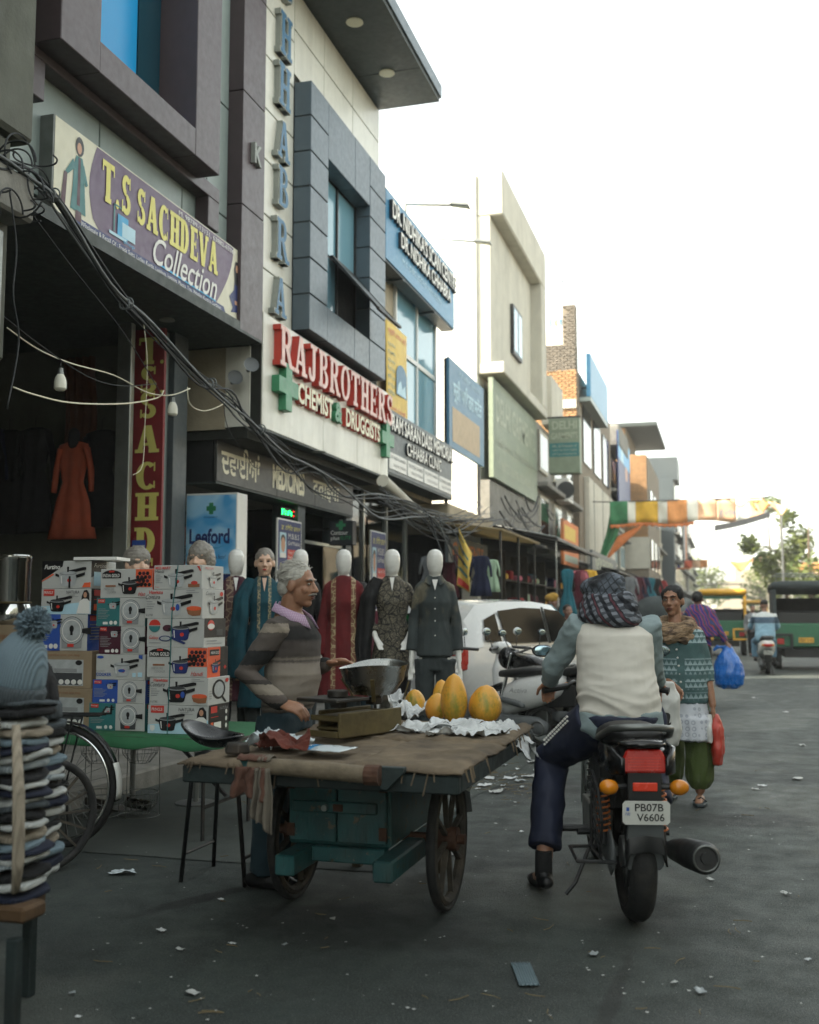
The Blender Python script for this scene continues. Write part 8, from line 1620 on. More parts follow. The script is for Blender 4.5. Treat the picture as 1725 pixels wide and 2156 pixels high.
# white hatchback
def hatchback(label,loc,rz):
 b=thing('parked_car',label,'car',loc,rz)
 q=MB('paint_white');st=[(-1.84,.45,.78,.62),(-1.80,.35,.92,.76),(-1.6,.3,.98,.82),(-1.0,.24,.98,.84),(0,.22,.97,.845),(.8,.22,.96,.84),(1.3,.25,.90,.82),(1.65,.3,.80,.76),(1.83,.38,.66,.6),(1.86,.45,.6,.5)]
 q.loft([[V((x,s_*w_*k,z0+(z1-z0)*t))for s_,k,t in((-1,.93,0),(-1,1,.3),(-1,1.,.75),(-1,.95,1),(-.5,.95,1.02),(.5,.95,1.02),(1,.95,1),(1,1,.75),(1,1,.3),(1,.93,0))]for x,z0,z1,w_ in st]);q.build('body',b,smooth=True)
 gh=[(-1.78,.98,.93,.66),(-1.62,.98,1.30,.70),(-1.4,.98,1.49,.70),(-.9,.98,1.54,.70),(-.2,.98,1.545,.70),(.25,.98,1.50,.69),(.62,.975,1.26,.70),(1.0,.97,.98,.74)]
 q=MB('paint_white');q.loft([[V((x,s_*w_*k,z0+(z1-z0)*t))for s_,k,t in((-1,1.13,0),(-1,1.04,.55),(-1,.9,.95),(-.6,.82,1.0),(.6,.82,1.0),(1,.9,.95),(1,1.04,.55),(1,1.13,0))]for x,z0,z1,w_ in gh]);q.build('cabin',b,smooth=True)
 for s_ in(-1,1):
  Y=lambda z:s_*(.70*(1.145-.2*(z-.98)/.5)+.022)
  for poly in([(-1.0,1.02),(-.12,1.02),(-.12,1.43),(-.55,1.44),(-1.05,1.40)],[(-.04,1.02),(.78,1.03),(.66,1.12),(.28,1.40),(-.04,1.43)],[(-1.42,1.06),(-1.1,1.03),(-1.12,1.37),(-1.36,1.3)]):
   q=MB('car_glass');q.add([V((x,Y(z),z))for x,z in poly],[tuple(range(len(poly)))]);q.build('side_window',b,solid=.006)
  q=MB('joint');q.add([V((-.1,Y(1.0),1.0)),V((-.06,Y(1.0),1.0)),V((-.06,Y(1.45),1.45)),V((-.1,Y(1.45),1.45))],[(0,1,2,3)]);q.build('door_pillar',b,solid=.008)
  q=MB('chrome');q.tube([(-.55,s_*.855,.85),(-.38,s_*.86,.85)],.012,8);q.tube([(.35,s_*.855,.85),(.52,s_*.86,.85)],.012,8);q.build('door_handle',b)
  q=MB('plastic_black');q.bx(-1.3,1.2,s_*.842,s_*.855,.36,.41);q.build('side_moulding',b)
  q=MB('paint_white');q.ell((.78,s_*.95,1.03),(.07,.1,.07));q.build('wing_mirror',b,smooth='all')
  for x in(-1.15,1.2):
   q=MB('rubber');q.tube([(x,s_*.66,.29),(x,s_*.85,.29)],.29,26);w_=q.build('wheel',b,smooth=True);q=MB('alloy');q.tube([(x,s_*.8,.29),(x,s_*.856,.29)],.18,20);q.build('rim',w_,smooth=True)
  q=MB('tail_red');q.bx(-1.86,-1.7,s_*.6,s_*.78,.72,.98);q.build('tail_lamp',b,bevel=.02)
 q=MB('glass_pale');q.add([V((.66,-.62,1.24)),V((.66,.62,1.24)),V((.98,.74,1.0)),V((.98,-.74,1.0)),V((.32,.58,1.47)),V((.32,-.58,1.47))],[(3,2,1,0),(0,1,4,5)]);q.build('windscreen',b,solid=.008).location=(.012,0,.012)
 q=MB('glass_dark');q.add([V((-1.79,-.6,1.02)),V((-1.79,.6,1.02)),V((-1.6,.55,1.36)),V((-1.6,-.55,1.36))],[(0,1,2,3)]);q.build('rear_window',b,solid=.008).location=(-.012,0,.01)
 return b
hatchback('white hatchback parked behind the scooters',(-2.8,13.8,0),R(66))
# bicycle
def bicycle(label,loc,rz):
 b=thing('bicycle',label,'bicycle',loc,rz);r=.36
 for x in(0,1.12):
  q=MB('rubber');q.ring((x,0,r),r-.018,.019,'Y',56,8);wl=q.build('wheel',b,smooth='all');q=MB('chrome');q.ring((x,0,r),r-.045,.011,'Y',56,6,sq=1.4);q.build('rim',wl,smooth='all')
  q=MB('metal_grey')
  for k in range(32):a=2*math.pi*k/32;a2=a+(.5 if k%2 else-.5);q.tube([(x+.025*math.cos(a2),(.03 if k%4<2 else-.03),r+.025*math.sin(a2)),(x+(r-.05)*math.cos(a),0,r+(r-.05)*math.sin(a))],.0012,4,cap=False)
  o=q.build('spokes',wl);o['kind']='stuff'
  q=MB('metal_dark');q.tube([(x,-.05,r),(x,.05,r)],.025,12);q.build('hub',wl)
  q=MB('paint_black');q.loft([[V((x+(r+.015)*math.cos(a),s_*w_,r+(r+.015)*math.sin(a)+dz))for s_,w_,dz in((-1,.03,-.012),(0,0,.008),(1,.03,-.012))]for a in[R((25 if x else-2)+(150 if x else 150)*i/20)for i in range(21)]]if x==0 and 0 else[[V((x-(r+.015)*math.cos(a)*1,s_*w_,r+(r+.015)*math.sin(a)))for s_,w_ in((-1,.03),(0,.0),(1,.03))]for a in[R(-12+150*i/20)for i in range(21)]],cap=False,closed=False);q.build('mudguard',b,smooth='all',solid=.003)
 q=MB('plate_white');q.loft([[V((-(r+.02)*math.cos(a),s_*.032,r+(r+.02)*math.sin(a)))for s_ in(-1,0,1)]for a in[R(-10+32*i/6)for i in range(7)]],cap=False,closed=False);q.build('mudguard_tip',b,smooth='all',solid=.004)
 bb=V((.45,0,.29));stt=V((.30,0,.80));hdt=V((.92,0,.86));hdb=V((.96,0,.66));q=MB('paint_black')
 for a,c in((bb,stt),(stt,hdt),(bb,hdb),(hdt,hdb)):q.tube([a,c],.016,10)
 for s_ in(-.045,.045):q.tube([bb,V((0,s_,r))],.009,8);q.tube([stt,V((0,s_,r))],.008,8);q.tube([hdb,V((1.02,s_,.55)),V((1.12,s_,r))],.01,8)
 q.build('frame',b,smooth='all')
 q=MB('seat_vinyl');q.loft([ering((x,0,z),w_,h_,16,Matrix(((0,0,1),(1,0,0),(0,1,0))))for x,z,w_,h_ in((.12,.93,.07,.02),(.17,.94,.1,.03),(.28,.93,.06,.03),(.42,.93,.025,.018))]);q.build('saddle',b,smooth='all')
 q=MB('chrome');q.tube([stt,(.27,0,.91)],.012,8);q.build('seat_post',b);q=MB('chrome');q.tube([(.9,0,.86),(.87,0,1.0)],.012,8);q.tube([(.72,.28,.98),(.85,.22,1.0),(.9,0,1.0),(.85,-.22,1.0),(.72,-.28,.98)],.011,8);q.build('handlebar',b,smooth='all')
 q=MB('metal_dark')
 for s_ in(-.07,0,.07):q.tube([(.26,s_,.77),(-.28,s_,.78)],.006,6)
 for x in(.2,0,-.2):q.tube([(x,-.075,.775),(x,.075,.775)],.006,6)
 for s_ in(-.06,.06):q.tube([(-.1,s_,.775),(0,s_,r)],.006,6);q.tube([(-.28,s_,.78),(-.3,s_*.5,.83)],.006,6)
 q.build('carrier',b);q=MB('metal_dark');q.ring(bb,.09,.006,'Y',24,6);q.tube([bb+V((0,-.06,0)),bb+V((.1,-.07,-.13))],.009,6);q.tube([bb+V((0,.06,0)),bb+V((-.1,.07,.13))],.009,6);q.build('crank',b)
 q=MB('metal_dark');q.tube([(0,.08,r),(.02,.12,.02),(-.03,.14,.0)],.009,6);q.tube([(0,-.08,r),(.02,-.12,.02),(-.03,-.14,.0)],.009,6);q.build('stand',b)
 return b
bicycle('black bicycle with rear carrier and white mudguard tip by the cartons',(-3.80,5.62,0),math.pi+R(4))
# winter-cap stall at the left edge
for nm,c1,c2 in(('knit_grey','#8f979a','#717a7e'),('knit_navy','#141a2c','#1d2438'),('knit_white','#aeb1ae','#999c9a'),('knit_black','#131416','#1b1c1f'),('knit_beige','#92897a','#7d7466'),('knit_blue','#70828c','#5d6e78'),('knit_slate','#474f54','#3b4246')):
 n=NT(nm);rib=n.wave(38,n.map((1,1,1)),'X');f=n.noise(7,3);n.bump(n.ma('ADD',rib,n.noise(120,2)),.5,.006);n.fin(n.mix(n.mr(n.ma('MULTIPLY',rib,f),.2,.5),c1,c2),.97)
ct=thing('cap_stall','low wooden plank stall piled with winter caps at the street edge','stall');cp=onY(45,1900,3.1)
M('plank_ochre','#4a3620',.85,var=.35,vs=10,bump=.6,bs=25,dirt=.6,dcol='#1d150d',ds=5)
for k in range(4):q=MB('plank_ochre');q.bx(-3.0,-.70*(3.06+.13*k),2.99+.13*k,3.115+.13*k,.40,.45);q.build('plank',ct,bevel=.01)
q=MB('cart_edge');q.bx(-2.95,-2.42,3.0,3.5,.345,.398);q.build('frame',ct,bevel=.008)
for x,y in((-2.2,3.03),(-2.45,3.46),(-2.85,3.03),(-2.85,3.47)):q=MB('cart_edge');q.beam((x,y,0),(x,y,.344),.04,.04);q.build('leg',ct,bevel=.004)
rebase(ct,(cp.x-.25,3.2,0))
crn=random.Random(11);ORD='lowest second third fourth fifth sixth seventh eighth ninth tenth eleventh twelfth thirteenth fourteenth fifteenth sixteenth seventeenth eighteenth nineteenth twentieth twenty-first twenty-second twenty-third twenty-fourth twenty-fifth'.split()
def capshape(q,w_,d_,h_,seed):
 def f(a,bq):
  th=2*math.pi*a;v=bq;r_=1-(abs(2*v-1))**3.2;r_=r_**.5;x=math.cos(th);y=math.sin(th);p=2/3.2
  return(w_*math.copysign(abs(x)**p,x)*(.62+.38*r_),d_*math.copysign(abs(y)**p,y)*(.62+.38*r_),h_*v+.008*noise.noise(V((x*3,y*3,seed)))+.01*x*math.sin(seed))
 vs=[f(i/24,j/6)for j in range(7)for i in range(24)];fs=[(j*24+i,j*24+(i+1)%24,(j+1)*24+(i+1)%24,(j+1)*24+i)for j in range(6)for i in range(24)]+[tuple(range(23,-1,-1)),tuple(range(144,168))]
 q.add(vs,fs)
names={'knit_grey':'grey','knit_navy':'navy','knit_white':'white','knit_black':'black','knit_beige':'beige','knit_blue':'pale blue','knit_slate':'slate'}
def pile(x,y,z0,z1,w_,d_,tag_,seq):
 z=z0;i=0
 while z<z1:
  h_=crn.uniform(.022,.038);m=seq[i%len(seq)];q=MB(m);capshape(q,w_*crn.uniform(.86,1.06),d_,h_,i+x*9)
  o=q.build('knit_cap',None,smooth=True,loc=(x+crn.uniform(-.012,.012),y+crn.uniform(-.012,.012),z),rot=(crn.uniform(-.06,.06),crn.uniform(-.06,.06),crn.uniform(-.2,.2)))
  tag(o,'folded %s knit cap, %s layer up in the %s'%(names[m],ORD[i]if i<len(ORD)else 'upper',tag_),'cap','caps piled on the stall');z+=h_*.93;i+=1
 return z
sq=['knit_navy','knit_white','knit_black','knit_grey','knit_white','knit_navy','knit_blue','knit_beige','knit_white','knit_black','knit_slate','knit_white']
zA=pile(cp.x-.06,3.12,.452,1.06,.1,.115,'tall front pile',sq);zB=pile(-2.40,3.40,.452,.98,.075,.1,'shorter back pile',sq[4:]+sq[:4]);pile(cp.x-.3,3.1,.452,1.0,.12,.13,'pile at the stall rear',sq[6:]+sq[:6])
def beanie(label,c,r_,m,m2,pom=None,rot=None):
 b=thing('beanie',label,'cap',c,0,'caps piled on the stall');
 if rot:b.rotation_euler=rot
 q=MB(m);q.lathe([(r_*.96,.03),(r_,.08),(r_*.97,.13),(r_*.8,.19),(r_*.5,.23),(.02,.245)],28);q.build('crown',b,smooth='all');q=MB(m2);q.lathe([(r_*.98,0),(r_*1.08,.008),(r_*1.1,.05),(r_*1.03,.065),(r_*.9,.06),(r_*.9,0)],28);q.build('brim',b,smooth='all')
 if pom:
  q=MB(pom);rr=random.Random(5)
  for k in range(420):
   d=V((rr.gauss(0,1),rr.gauss(0,1),rr.gauss(0,1))).normalized();c_=V((.02,0,.27));q.tube([c_+d*.03,c_+d*.062*rr.uniform(.85,1.08)],[.005,.003],4)
  q.build('pompom',b)
 return b
beanie('grey-blue bobble hat with pompom on the front pile',(cp.x-.07,3.11,zA),.095,'knit_blue','knit_slate','knit_blue',(0,R(12),0));beanie('black knit hat on the back pile',(-2.40,3.40,zB),.08,'knit_black','knit_slate',None,(0,R(-8),0))
beanie('white knit hat squashed at the rear of the stall',(cp.x-.2,3.3,.99),.095,'knit_white','knit_grey',None)
q=MB('knit_beige');pts=[(cp.x+.03,3.0,1.02),(cp.x+.06,2.985,.8),(cp.x+.07,2.98,.6),(cp.x+.06,2.985,.5)];q.tube(pts,[.02,.03,.03,.02],8,flat=.4);q.tube([(cp.x-.03,2.985,1.04),(cp.x-.02,2.98,.7),(cp.x-.03,2.985,.48)],.012,6,flat=.5);tag(q.build('hanging_scarf',smooth='all'),'beige knit scarf hanging down the front cap pile','scarf')
pw=onZ(112,1842);q=MB('rubber');q.ring((0,0,.3),.28,.022,'Y',44,8);o=q.build('cart_tyre',None,smooth='all',loc=(pw.x-.06,pw.y,0),rot=(0,0,R(62)));tag(o,'dark spoked tyre standing behind the cap stall','wheel');q=MB('wheel_wood')
for k in range(8):a=math.pi*k/8;q.beam((.27*math.cos(a),0,.3+.27*math.sin(a)),(-.27*math.cos(a),0,.3-.27*math.sin(a)),.012,.012,(0,1,0))
q.build('spokes',o)
# cables and bulbs
def sagline(a,c,s_,n_=14):return[a.lerp(c,i/n_)-V((0,0,s_*4*(i/n_)*(1-i/n_)))for i in range(n_+1)]
cb=thing('cable_bundle','sagging bundle of black overhead cables along the shop fronts','cable bundle')
main=[(-40,318),(0,335),(60,365),(125,432),(230,590),(320,690),(420,790),(480,832),(520,882),(600,962),(660,1002),(720,1027),(800,1062),(870,1080),(920,1110)]
def spline(P,k=5):
 out=[]
 for i in range(len(P)-1):
  p0,p1,p2,p3=P[max(0,i-1)],P[i],P[i+1],P[min(len(P)-1,i+2)]
  for j in range(k):
   t=j/k;out.append(.5*((2*p1)+(p2-p0)*t+(2*p0-5*p1+4*p2-p3)*t*t+(3*p1-p0-3*p2+p3)*t**3))
 return out+[P[-1]]
crr=random.Random(2)
for k in range(9):
 P=[onX(u+crr.uniform(-9,9),v+crr.uniform(-14,20)*(1.7 if i>8 else 1),-4.13-.012*k)for i,(u,v)in enumerate(main)]
 q=MB('cable' if k%3 else 'cable_grey');q.tube(spline(P),(.013 if k==0 else .009 if k<4 else .0055),6);q.build('cable',cb,smooth='all')
for u,v in((105,410),(262,640),(440,808),(545,905)):
 p=onX(u,v,-4.15);q=MB('cable_grey');q.ring(p,.04,.008,'Y',14,5);q.ring(p+V((.01,.03,.01)),.045,.006,'Y',14,5);q.build('tie',cb)
for k in range(12):
 p=onX(crr.uniform(5,90),crr.uniform(330,440),-4.1-.05*crr.random());q=MB('cable');q.ring(p,crr.uniform(.06,.16),.006,crr.choice('XYZ'),20,5,0,crr.uniform(3,6));q.build('loop',cb)
rebase(cb,(-4.2,8,4))
def wire(label,pts,X,r=.004,m='cable'):
 q=MB(m);q.tube(spline([onX(u,v,X)for u,v in pts]),r,5);return tag(q.build('wire',smooth='all'),label,'wire','loose wires over the shop fronts')
wire('cream wire looping from the left wall to the red vertical sign',[(28,815),(70,830),(150,848),(260,850),(330,838),(345,822)],-4.45,.006,'cream')
wire('cream wire carrying the shop bulbs across the doorway',[(15,690),(80,735),(150,765),(240,790),(310,826),(360,832),(400,818)],-4.44,.005,'cream')
wire('thin dark wire crossing the dark doorway from the sign',[(45,420),(150,560),(260,700),(340,830)],-4.42)
wire('dark wire drooping in front of the orange dress',[(0,660),(90,730),(180,790),(250,812),(330,808)],-4.40)
wire('dark wire hanging from the cable loops by the left wall',[(20,400),(35,520),(28,620),(40,720),(15,860)],-4.1,.006)
wire('dark wire falling to the red sign from the bundle',[(300,660),(310,760),(305,900),(300,980),(280,1000)],-4.6,.003,'cream')
wire('wire dropping over the medicine board',[(470,835),(480,900),(520,960),(540,985),(600,990),(640,985)],-4.5)
wire('wire loop below the cement return wall',[(395,815),(400,850),(430,865),(470,850),(480,825)],-4.6,.004,'cream')
for k in range(12):
 a=onX(800+crr.uniform(-12,12),1035+crr.uniform(-15,25),-4.3);c=onX(crr.uniform(980,1090),crr.uniform(1050,1110),-4.0);q=MB('cable' if k%2 else 'cable_grey');q.tube(sagline(a,c,crr.uniform(.1,.5)),crr.choice((.007,.01,.014)),5);tag(q.build('wire',smooth='all'),'tangled cable strung from the clinic corner to the tin roof','wire','tangled cables by the tin roof')
for k in range(8):
 a=onX(crr.uniform(880,930),crr.uniform(1070,1095),-4.1);c=onX(crr.uniform(930,1000),crr.uniform(1150,1230),-3.9);q=MB('cable' if k%2 else 'cable_grey');q.tube(spline([a,a.lerp(c,.5)+V((0,crr.uniform(-.4,.4),crr.uniform(-.15,.25))),c]),crr.choice((.007,.012)),5);tag(q.build('wire',smooth='all'),'loose cable hanging down before the tin roof shop','wire','tangled cables by the tin roof')
for k in range(16):
 a=onX(crr.uniform(1040,1170),crr.uniform(1040,1110),-4.2);c=a+V((0,crr.uniform(1,5),crr.uniform(-.2,.2)));q=MB('cable');q.tube(sagline(a,c,crr.uniform(.1,.4)),crr.choice((.01,.015,.02)),5);tag(q.build('wire',smooth='all'),'cable tangle lying along the rusty awning','wire','tangled cables along the awning')
p0,p1=onX(806,1012,-4.35),onX(884,1086,-4.35);q=MB('plaster_white');q.tube([p0,p1],.085,18);tag(q.build('pale_pipe',smooth=True),'thick pale pipe slanting out under the clinic sign','pipe')
for(u,v,lab)in((128,775,'white bulb hanging before the orange dress'),(364,836,'white bulb hanging beside the red vertical sign')):
 p=onX(u,v,-4.44);b=thing('light_bulb',lab,'bulb',p,0,'bulbs hung on the shop wire');q=MB('metal_grey');q.lathe([(.016,0),(.018,-.02),(.022,-.045)],14);q.build('holder',b,smooth=True);q=MB('bulb');q.lathe([(.022,-.045),(.036,-.07),(.043,-.1),(.043,-.145),(.03,-.16),(.004,-.165)],18);q.build('glass',b,smooth=True);q=MB('cable');q.tube([(0,0,0),(0,0,.06)],.004,5);q.build('flex',b)
p=onX(450,765,-4.75);b=thing('horn_speakers','pair of small grey horn speakers on the cement return wall','speaker',(p.x,10.0,p.z))
for k,(dx,dz)in enumerate(((-.1,-.06),(.08,.06))):q=MB('plastic_grey');q.lathe([(.02,0),(.03,.08),(.075,.14),(.08,.15),(.06,.14)],18,(dx,0,dz),Matrix.Rotation(R(70),3,'Y')@Matrix.Rotation(R(50),3,'X'));q.build('horn',b,smooth=True)
# more people
def passer(label,loc,face,h,top,bottom,skin='skin_brown',hair='hair_black',hairkind='cap',pose='stand',arms=None,group='people along the street',sw=.2,topmat=None):
 """smaller figure: loc on the ground, face = looking direction"""
 b=thing('person',label,'person',(0,0,0),0,group);F=frame(loc,face);k=h/1.7;S=lambda x,y,z:F@V((x*k,y*k,z*k));RZ=F.to_3x3()
 seat_=pose=='sit';zb=.82-.0 if not seat_ else .80;dz=0 if not seat_ else-.06
 hd=S(0,.02,1.585+dz);q=MB();q.T=F@Matrix.Translation((0,.02*k,(1.585+dz)*k))@Matrix.Scale(k,4);head_mesh(q);q.T=None
 nk=S(0,0,1.42+dz);q.tube([hd,nk],[.05*k,.06*k],10,dome=True)
 tor=[(1.44,.06,.06),(1.4,.15,.085),(1.3,sw*.95,.11),(1.1,sw*.88,.115),(.92,sw*.92,.12),(.8,sw*.85,.11)]
 q.loft([ering(S(0,0,z+dz),rx*.88*k,ry*.88*k,16,RZ)for z,rx,ry in tor])
 A=arms or{'stand':[((.2,0,1.36),(.25,-.02,1.08),(.24,.06,.82)),((-.2,0,1.36),(-.25,-.02,1.08),(-.24,.06,.82))],'sit':[((.2,0,1.3),(.3,.18,1.06),(.28,.45,1.0)),((-.2,0,1.3),(-.3,.18,1.06),(-.28,.45,1.0))]}[pose]
 G={'stand':[((.09,0,.85),(.1,.02,.46),(.1,-.02,.07)),((-.09,0,.85),(-.1,.05,.46),(-.11,.06,.07))],'sit':[((.1,0,.78),(.2,.4,.72),(.2,.38,.33)),((-.1,0,.78),(-.2,.4,.72),(-.2,.38,.33))]}[pose]
 for a in A:
  P=[S(*p)for p in a];q.tube(P,[.042*k,.036*k,.026*k],8,dome=True);d=(P[2]-P[1]).normalized();hand(q,P[2],d,RZ@V((0,0,-1))if seat_ else RZ@V((-a[0][0],.3,0)),.6,1,.95*k)
 for g in G:P=[S(*p)for p in g];q.tube(P,[.07*k,.05*k,.035*k],8,dome=True);q.tube([P[2],P[2]+RZ@V((0,.13*k,-.035*k))],[.036*k,.028*k],8,dome=True)
 fuse('body',q,skin,b,.009,2)
 q=MB();q.loft([ering(S(0,0,z+dz),rx*1.05*k,ry*1.05*k,20,RZ)for z,rx,ry in tor])
 for a in A:P=[S(*p)for p in a];q.tube([P[0].lerp(nk,.3)-V((0,0,.04)),P[0],P[1],P[1].lerp(P[2],.85)],[.066*k,.066*k,.055*k,.045*k],12)
 fuse('top',q,top,b,.011,3,folds(.008,(9,9,10),loc[0]*3.,.005))
 q=MB()
 for g in G:P=[S(*p)for p in g];q.tube([P[0],P[1],P[1].lerp(P[2],.93)],[.105*k,.08*k,.068*k],14)
 q.loft([ering(S(0,0,.92+dz),.165*k,.115*k,16,RZ),ering(S(0,0,.78+dz),.16*k,.12*k,16,RZ)]);fuse('trousers',q,bottom,b,.012,3,folds(.008,(9,9,6),loc[1]))
 q=MB();q.T=F@Matrix.Translation((0,.02*k,(1.585+dz)*k))@Matrix.Scale(k,4)
 if hairkind=='turban':q.ell((0,-.01,.07),(.11,.125,.085));q.ell((0,.03,.1),(.08,.1,.07))
 elif hairkind=='bun':q.ell((0,-.025,.04),(.084,.102,.092));q.ell((0,-.12,.03),(.05,.05,.05))
 elif hairkind=='peak':q.ell((0,-.015,.06),(.088,.108,.078));q.ell((0,.11,.045),(.065,.06,.012))
 else:q.ell((0,-.026,.042),(.084,.102,.09))
 fuse('hair' if hairkind in('cap','bun')else 'headwear',q,hair,b,.008,1)
 for g in G:P=S(*g[2]);q=MB();q.tube([P+RZ@V((0,-.04,-.03*k)),P+RZ@V((0,.14*k,-.042*k))],[.04*k,.034*k],8,dome=True);fuse('shoe',q,'shoe_black',b,.009,1)
 return rebase(b,loc)
n=NT('shawl_print');w1=n.wave(3.2,n.map(rot=(.2,.5,.2)),'X',7,1.2);n.bump(n.noise(90,2),.3,.004);n.fin(n.ramp(w1,[(0,'#2f2b6a'),(.2,'#4a3f92'),(.35,'#7d3558'),(.5,'#b5503c'),(.62,'#8a3c34'),(.75,'#35323f'),(1,'#2c3f6d')]),.9)
n=NT('jacket_blocks');o=n.xyz();n.bump(n.noise(60,2),.2,.003);n.fin(n.ramp(n.mr(o[2],.8,1.45),[(0,'#86a9bd'),(.5,'#8fb0c2'),(.52,'#44586c'),(.72,'#4a5f74'),(.74,'#b9bfbf'),(1,'#c2c6c4')],'CONSTANT'),.8)
M('jeans_light','#5d7f96',.9,var=.12,bump=.3,bs=90);M('skirt_dark','#22201c',.92,var=.3,vs=10);M('turban_yellow','#a9853a',.92,var=.12);M('bag_blue','#0c5fb0',.28,var=.1,**{'Specular IOR Level':.7})
p=atd(1470,1300,16.5);sl_=passer('woman in a striped purple and red shawl walking away with a blue bag',(p.x,p.y,0),(.15,1),1.70,'shawl_print','skirt_dark',hairkind='bun',arms=[((.2,0,1.36),(.32,-.02,1.1),(.42,-.02,.92)),((-.2,0,1.36),(-.24,.08,1.1),(-.1,.18,1.05))])
F=frame((p.x,p.y,0),(.15,1));q=MB();q.loft([ering(F@V((0,0,1.5)),.1,.1,20),ering(F@V((.03,-.02,1.42)),.22,.13,20),ering(F@V((.06,-.03,1.2)),.26,.17,20),ering(F@V((.08,-.03,1.02)),.25,.18,20)]);o=fuse('shawl',q,'shawl_print',None,.011,3,folds(.014,(9,9,4),3.));o.parent=sl_;o.location=V((0,0,0))-V(sl_.location)
hb=F@V((.43,0,.88));b=thing('blue_plastic_bag','bulging bright blue plastic bag held by the woman in the shawl','bag');q=MB();q.loft([ering(hb+V((0,0,.02)),.03,.02,20),ering(hb+V((.0,0,-.08)),.09,.07,20),ering(hb+V((.0,0,-.26)),.2,.15,20),ering(hb+V((.01,0,-.44)),.225,.17,20),ering(hb+V((.01,0,-.58)),.2,.15,20),ering(hb+V((.01,0,-.64)),.13,.1,20)])
q.tube([hb+V((-.02,0,-.02)),hb+V((-.15,0,-.02)),hb+V((-.2,0,-.07))],[.02,.035,.015],8,dome=True);fuse('bag',q,'bag_blue',b,.01,2,folds(.016,(9,9,4),5.));rebase(b,hb+V((0,0,-.65)))
SR=onZ(1617,1420);sc_=scooter('scooter','white moving scooter ridden by the man in the blue jacket',(SR.x,SR.y,0),math.pi/2+R(3),'paint_white',('PB07','2303'),detail=False)
passer('scooter rider in white and blue jacket with black cap',(SR.x-.02,SR.y+.25,.0),(-.05,1),1.72,'jacket_blocks','jeans_light',hair='hair_black',hairkind='peak',pose='sit',sw=.23)
p=atd(1160,1262,19);passer('man in a yellow turban standing by the hanging gowns',(p.x,p.y,0),(1,-.4),1.68,'cloth_black','trouser_blue',hair='turban_yellow',hairkind='turban')
p=atd(760,1235,12.2);passer('dark-haired customer at the chemist counter with back turned',(p.x,p.y,.0),(-1,.5),1.72,'cloth_maroon','trouser_blue')
p=atd(1382,1262,30);passer('shopkeeper in blue standing under the far clothes rail',(p.x,p.y,0),(1,-.2),1.66,'cloth_navy','cloth_grey')
p=atd(1195,1275,17);passer('person in pink bending at the garment stall',(p.x,p.y,0),(.5,-1),1.5,'cloth_pink','cloth_black')
p=atd(1585,1282,34);passer('pedestrian in grey between the two tempo vans',(p.x,p.y,0),(0,-1),1.62,'cloth_grey','cloth_black')
p=atd(1405,1275,44);passer('distant man in white shirt by the awning',(p.x,p.y,0),(0,1),1.68,'cloth_white','cloth_navy')
p=atd(1432,1278,60);passer('distant woman in red walking along the shops',(p.x,p.y,0),(0,1),1.6,'cloth_red','cloth_red',hairkind='bun')
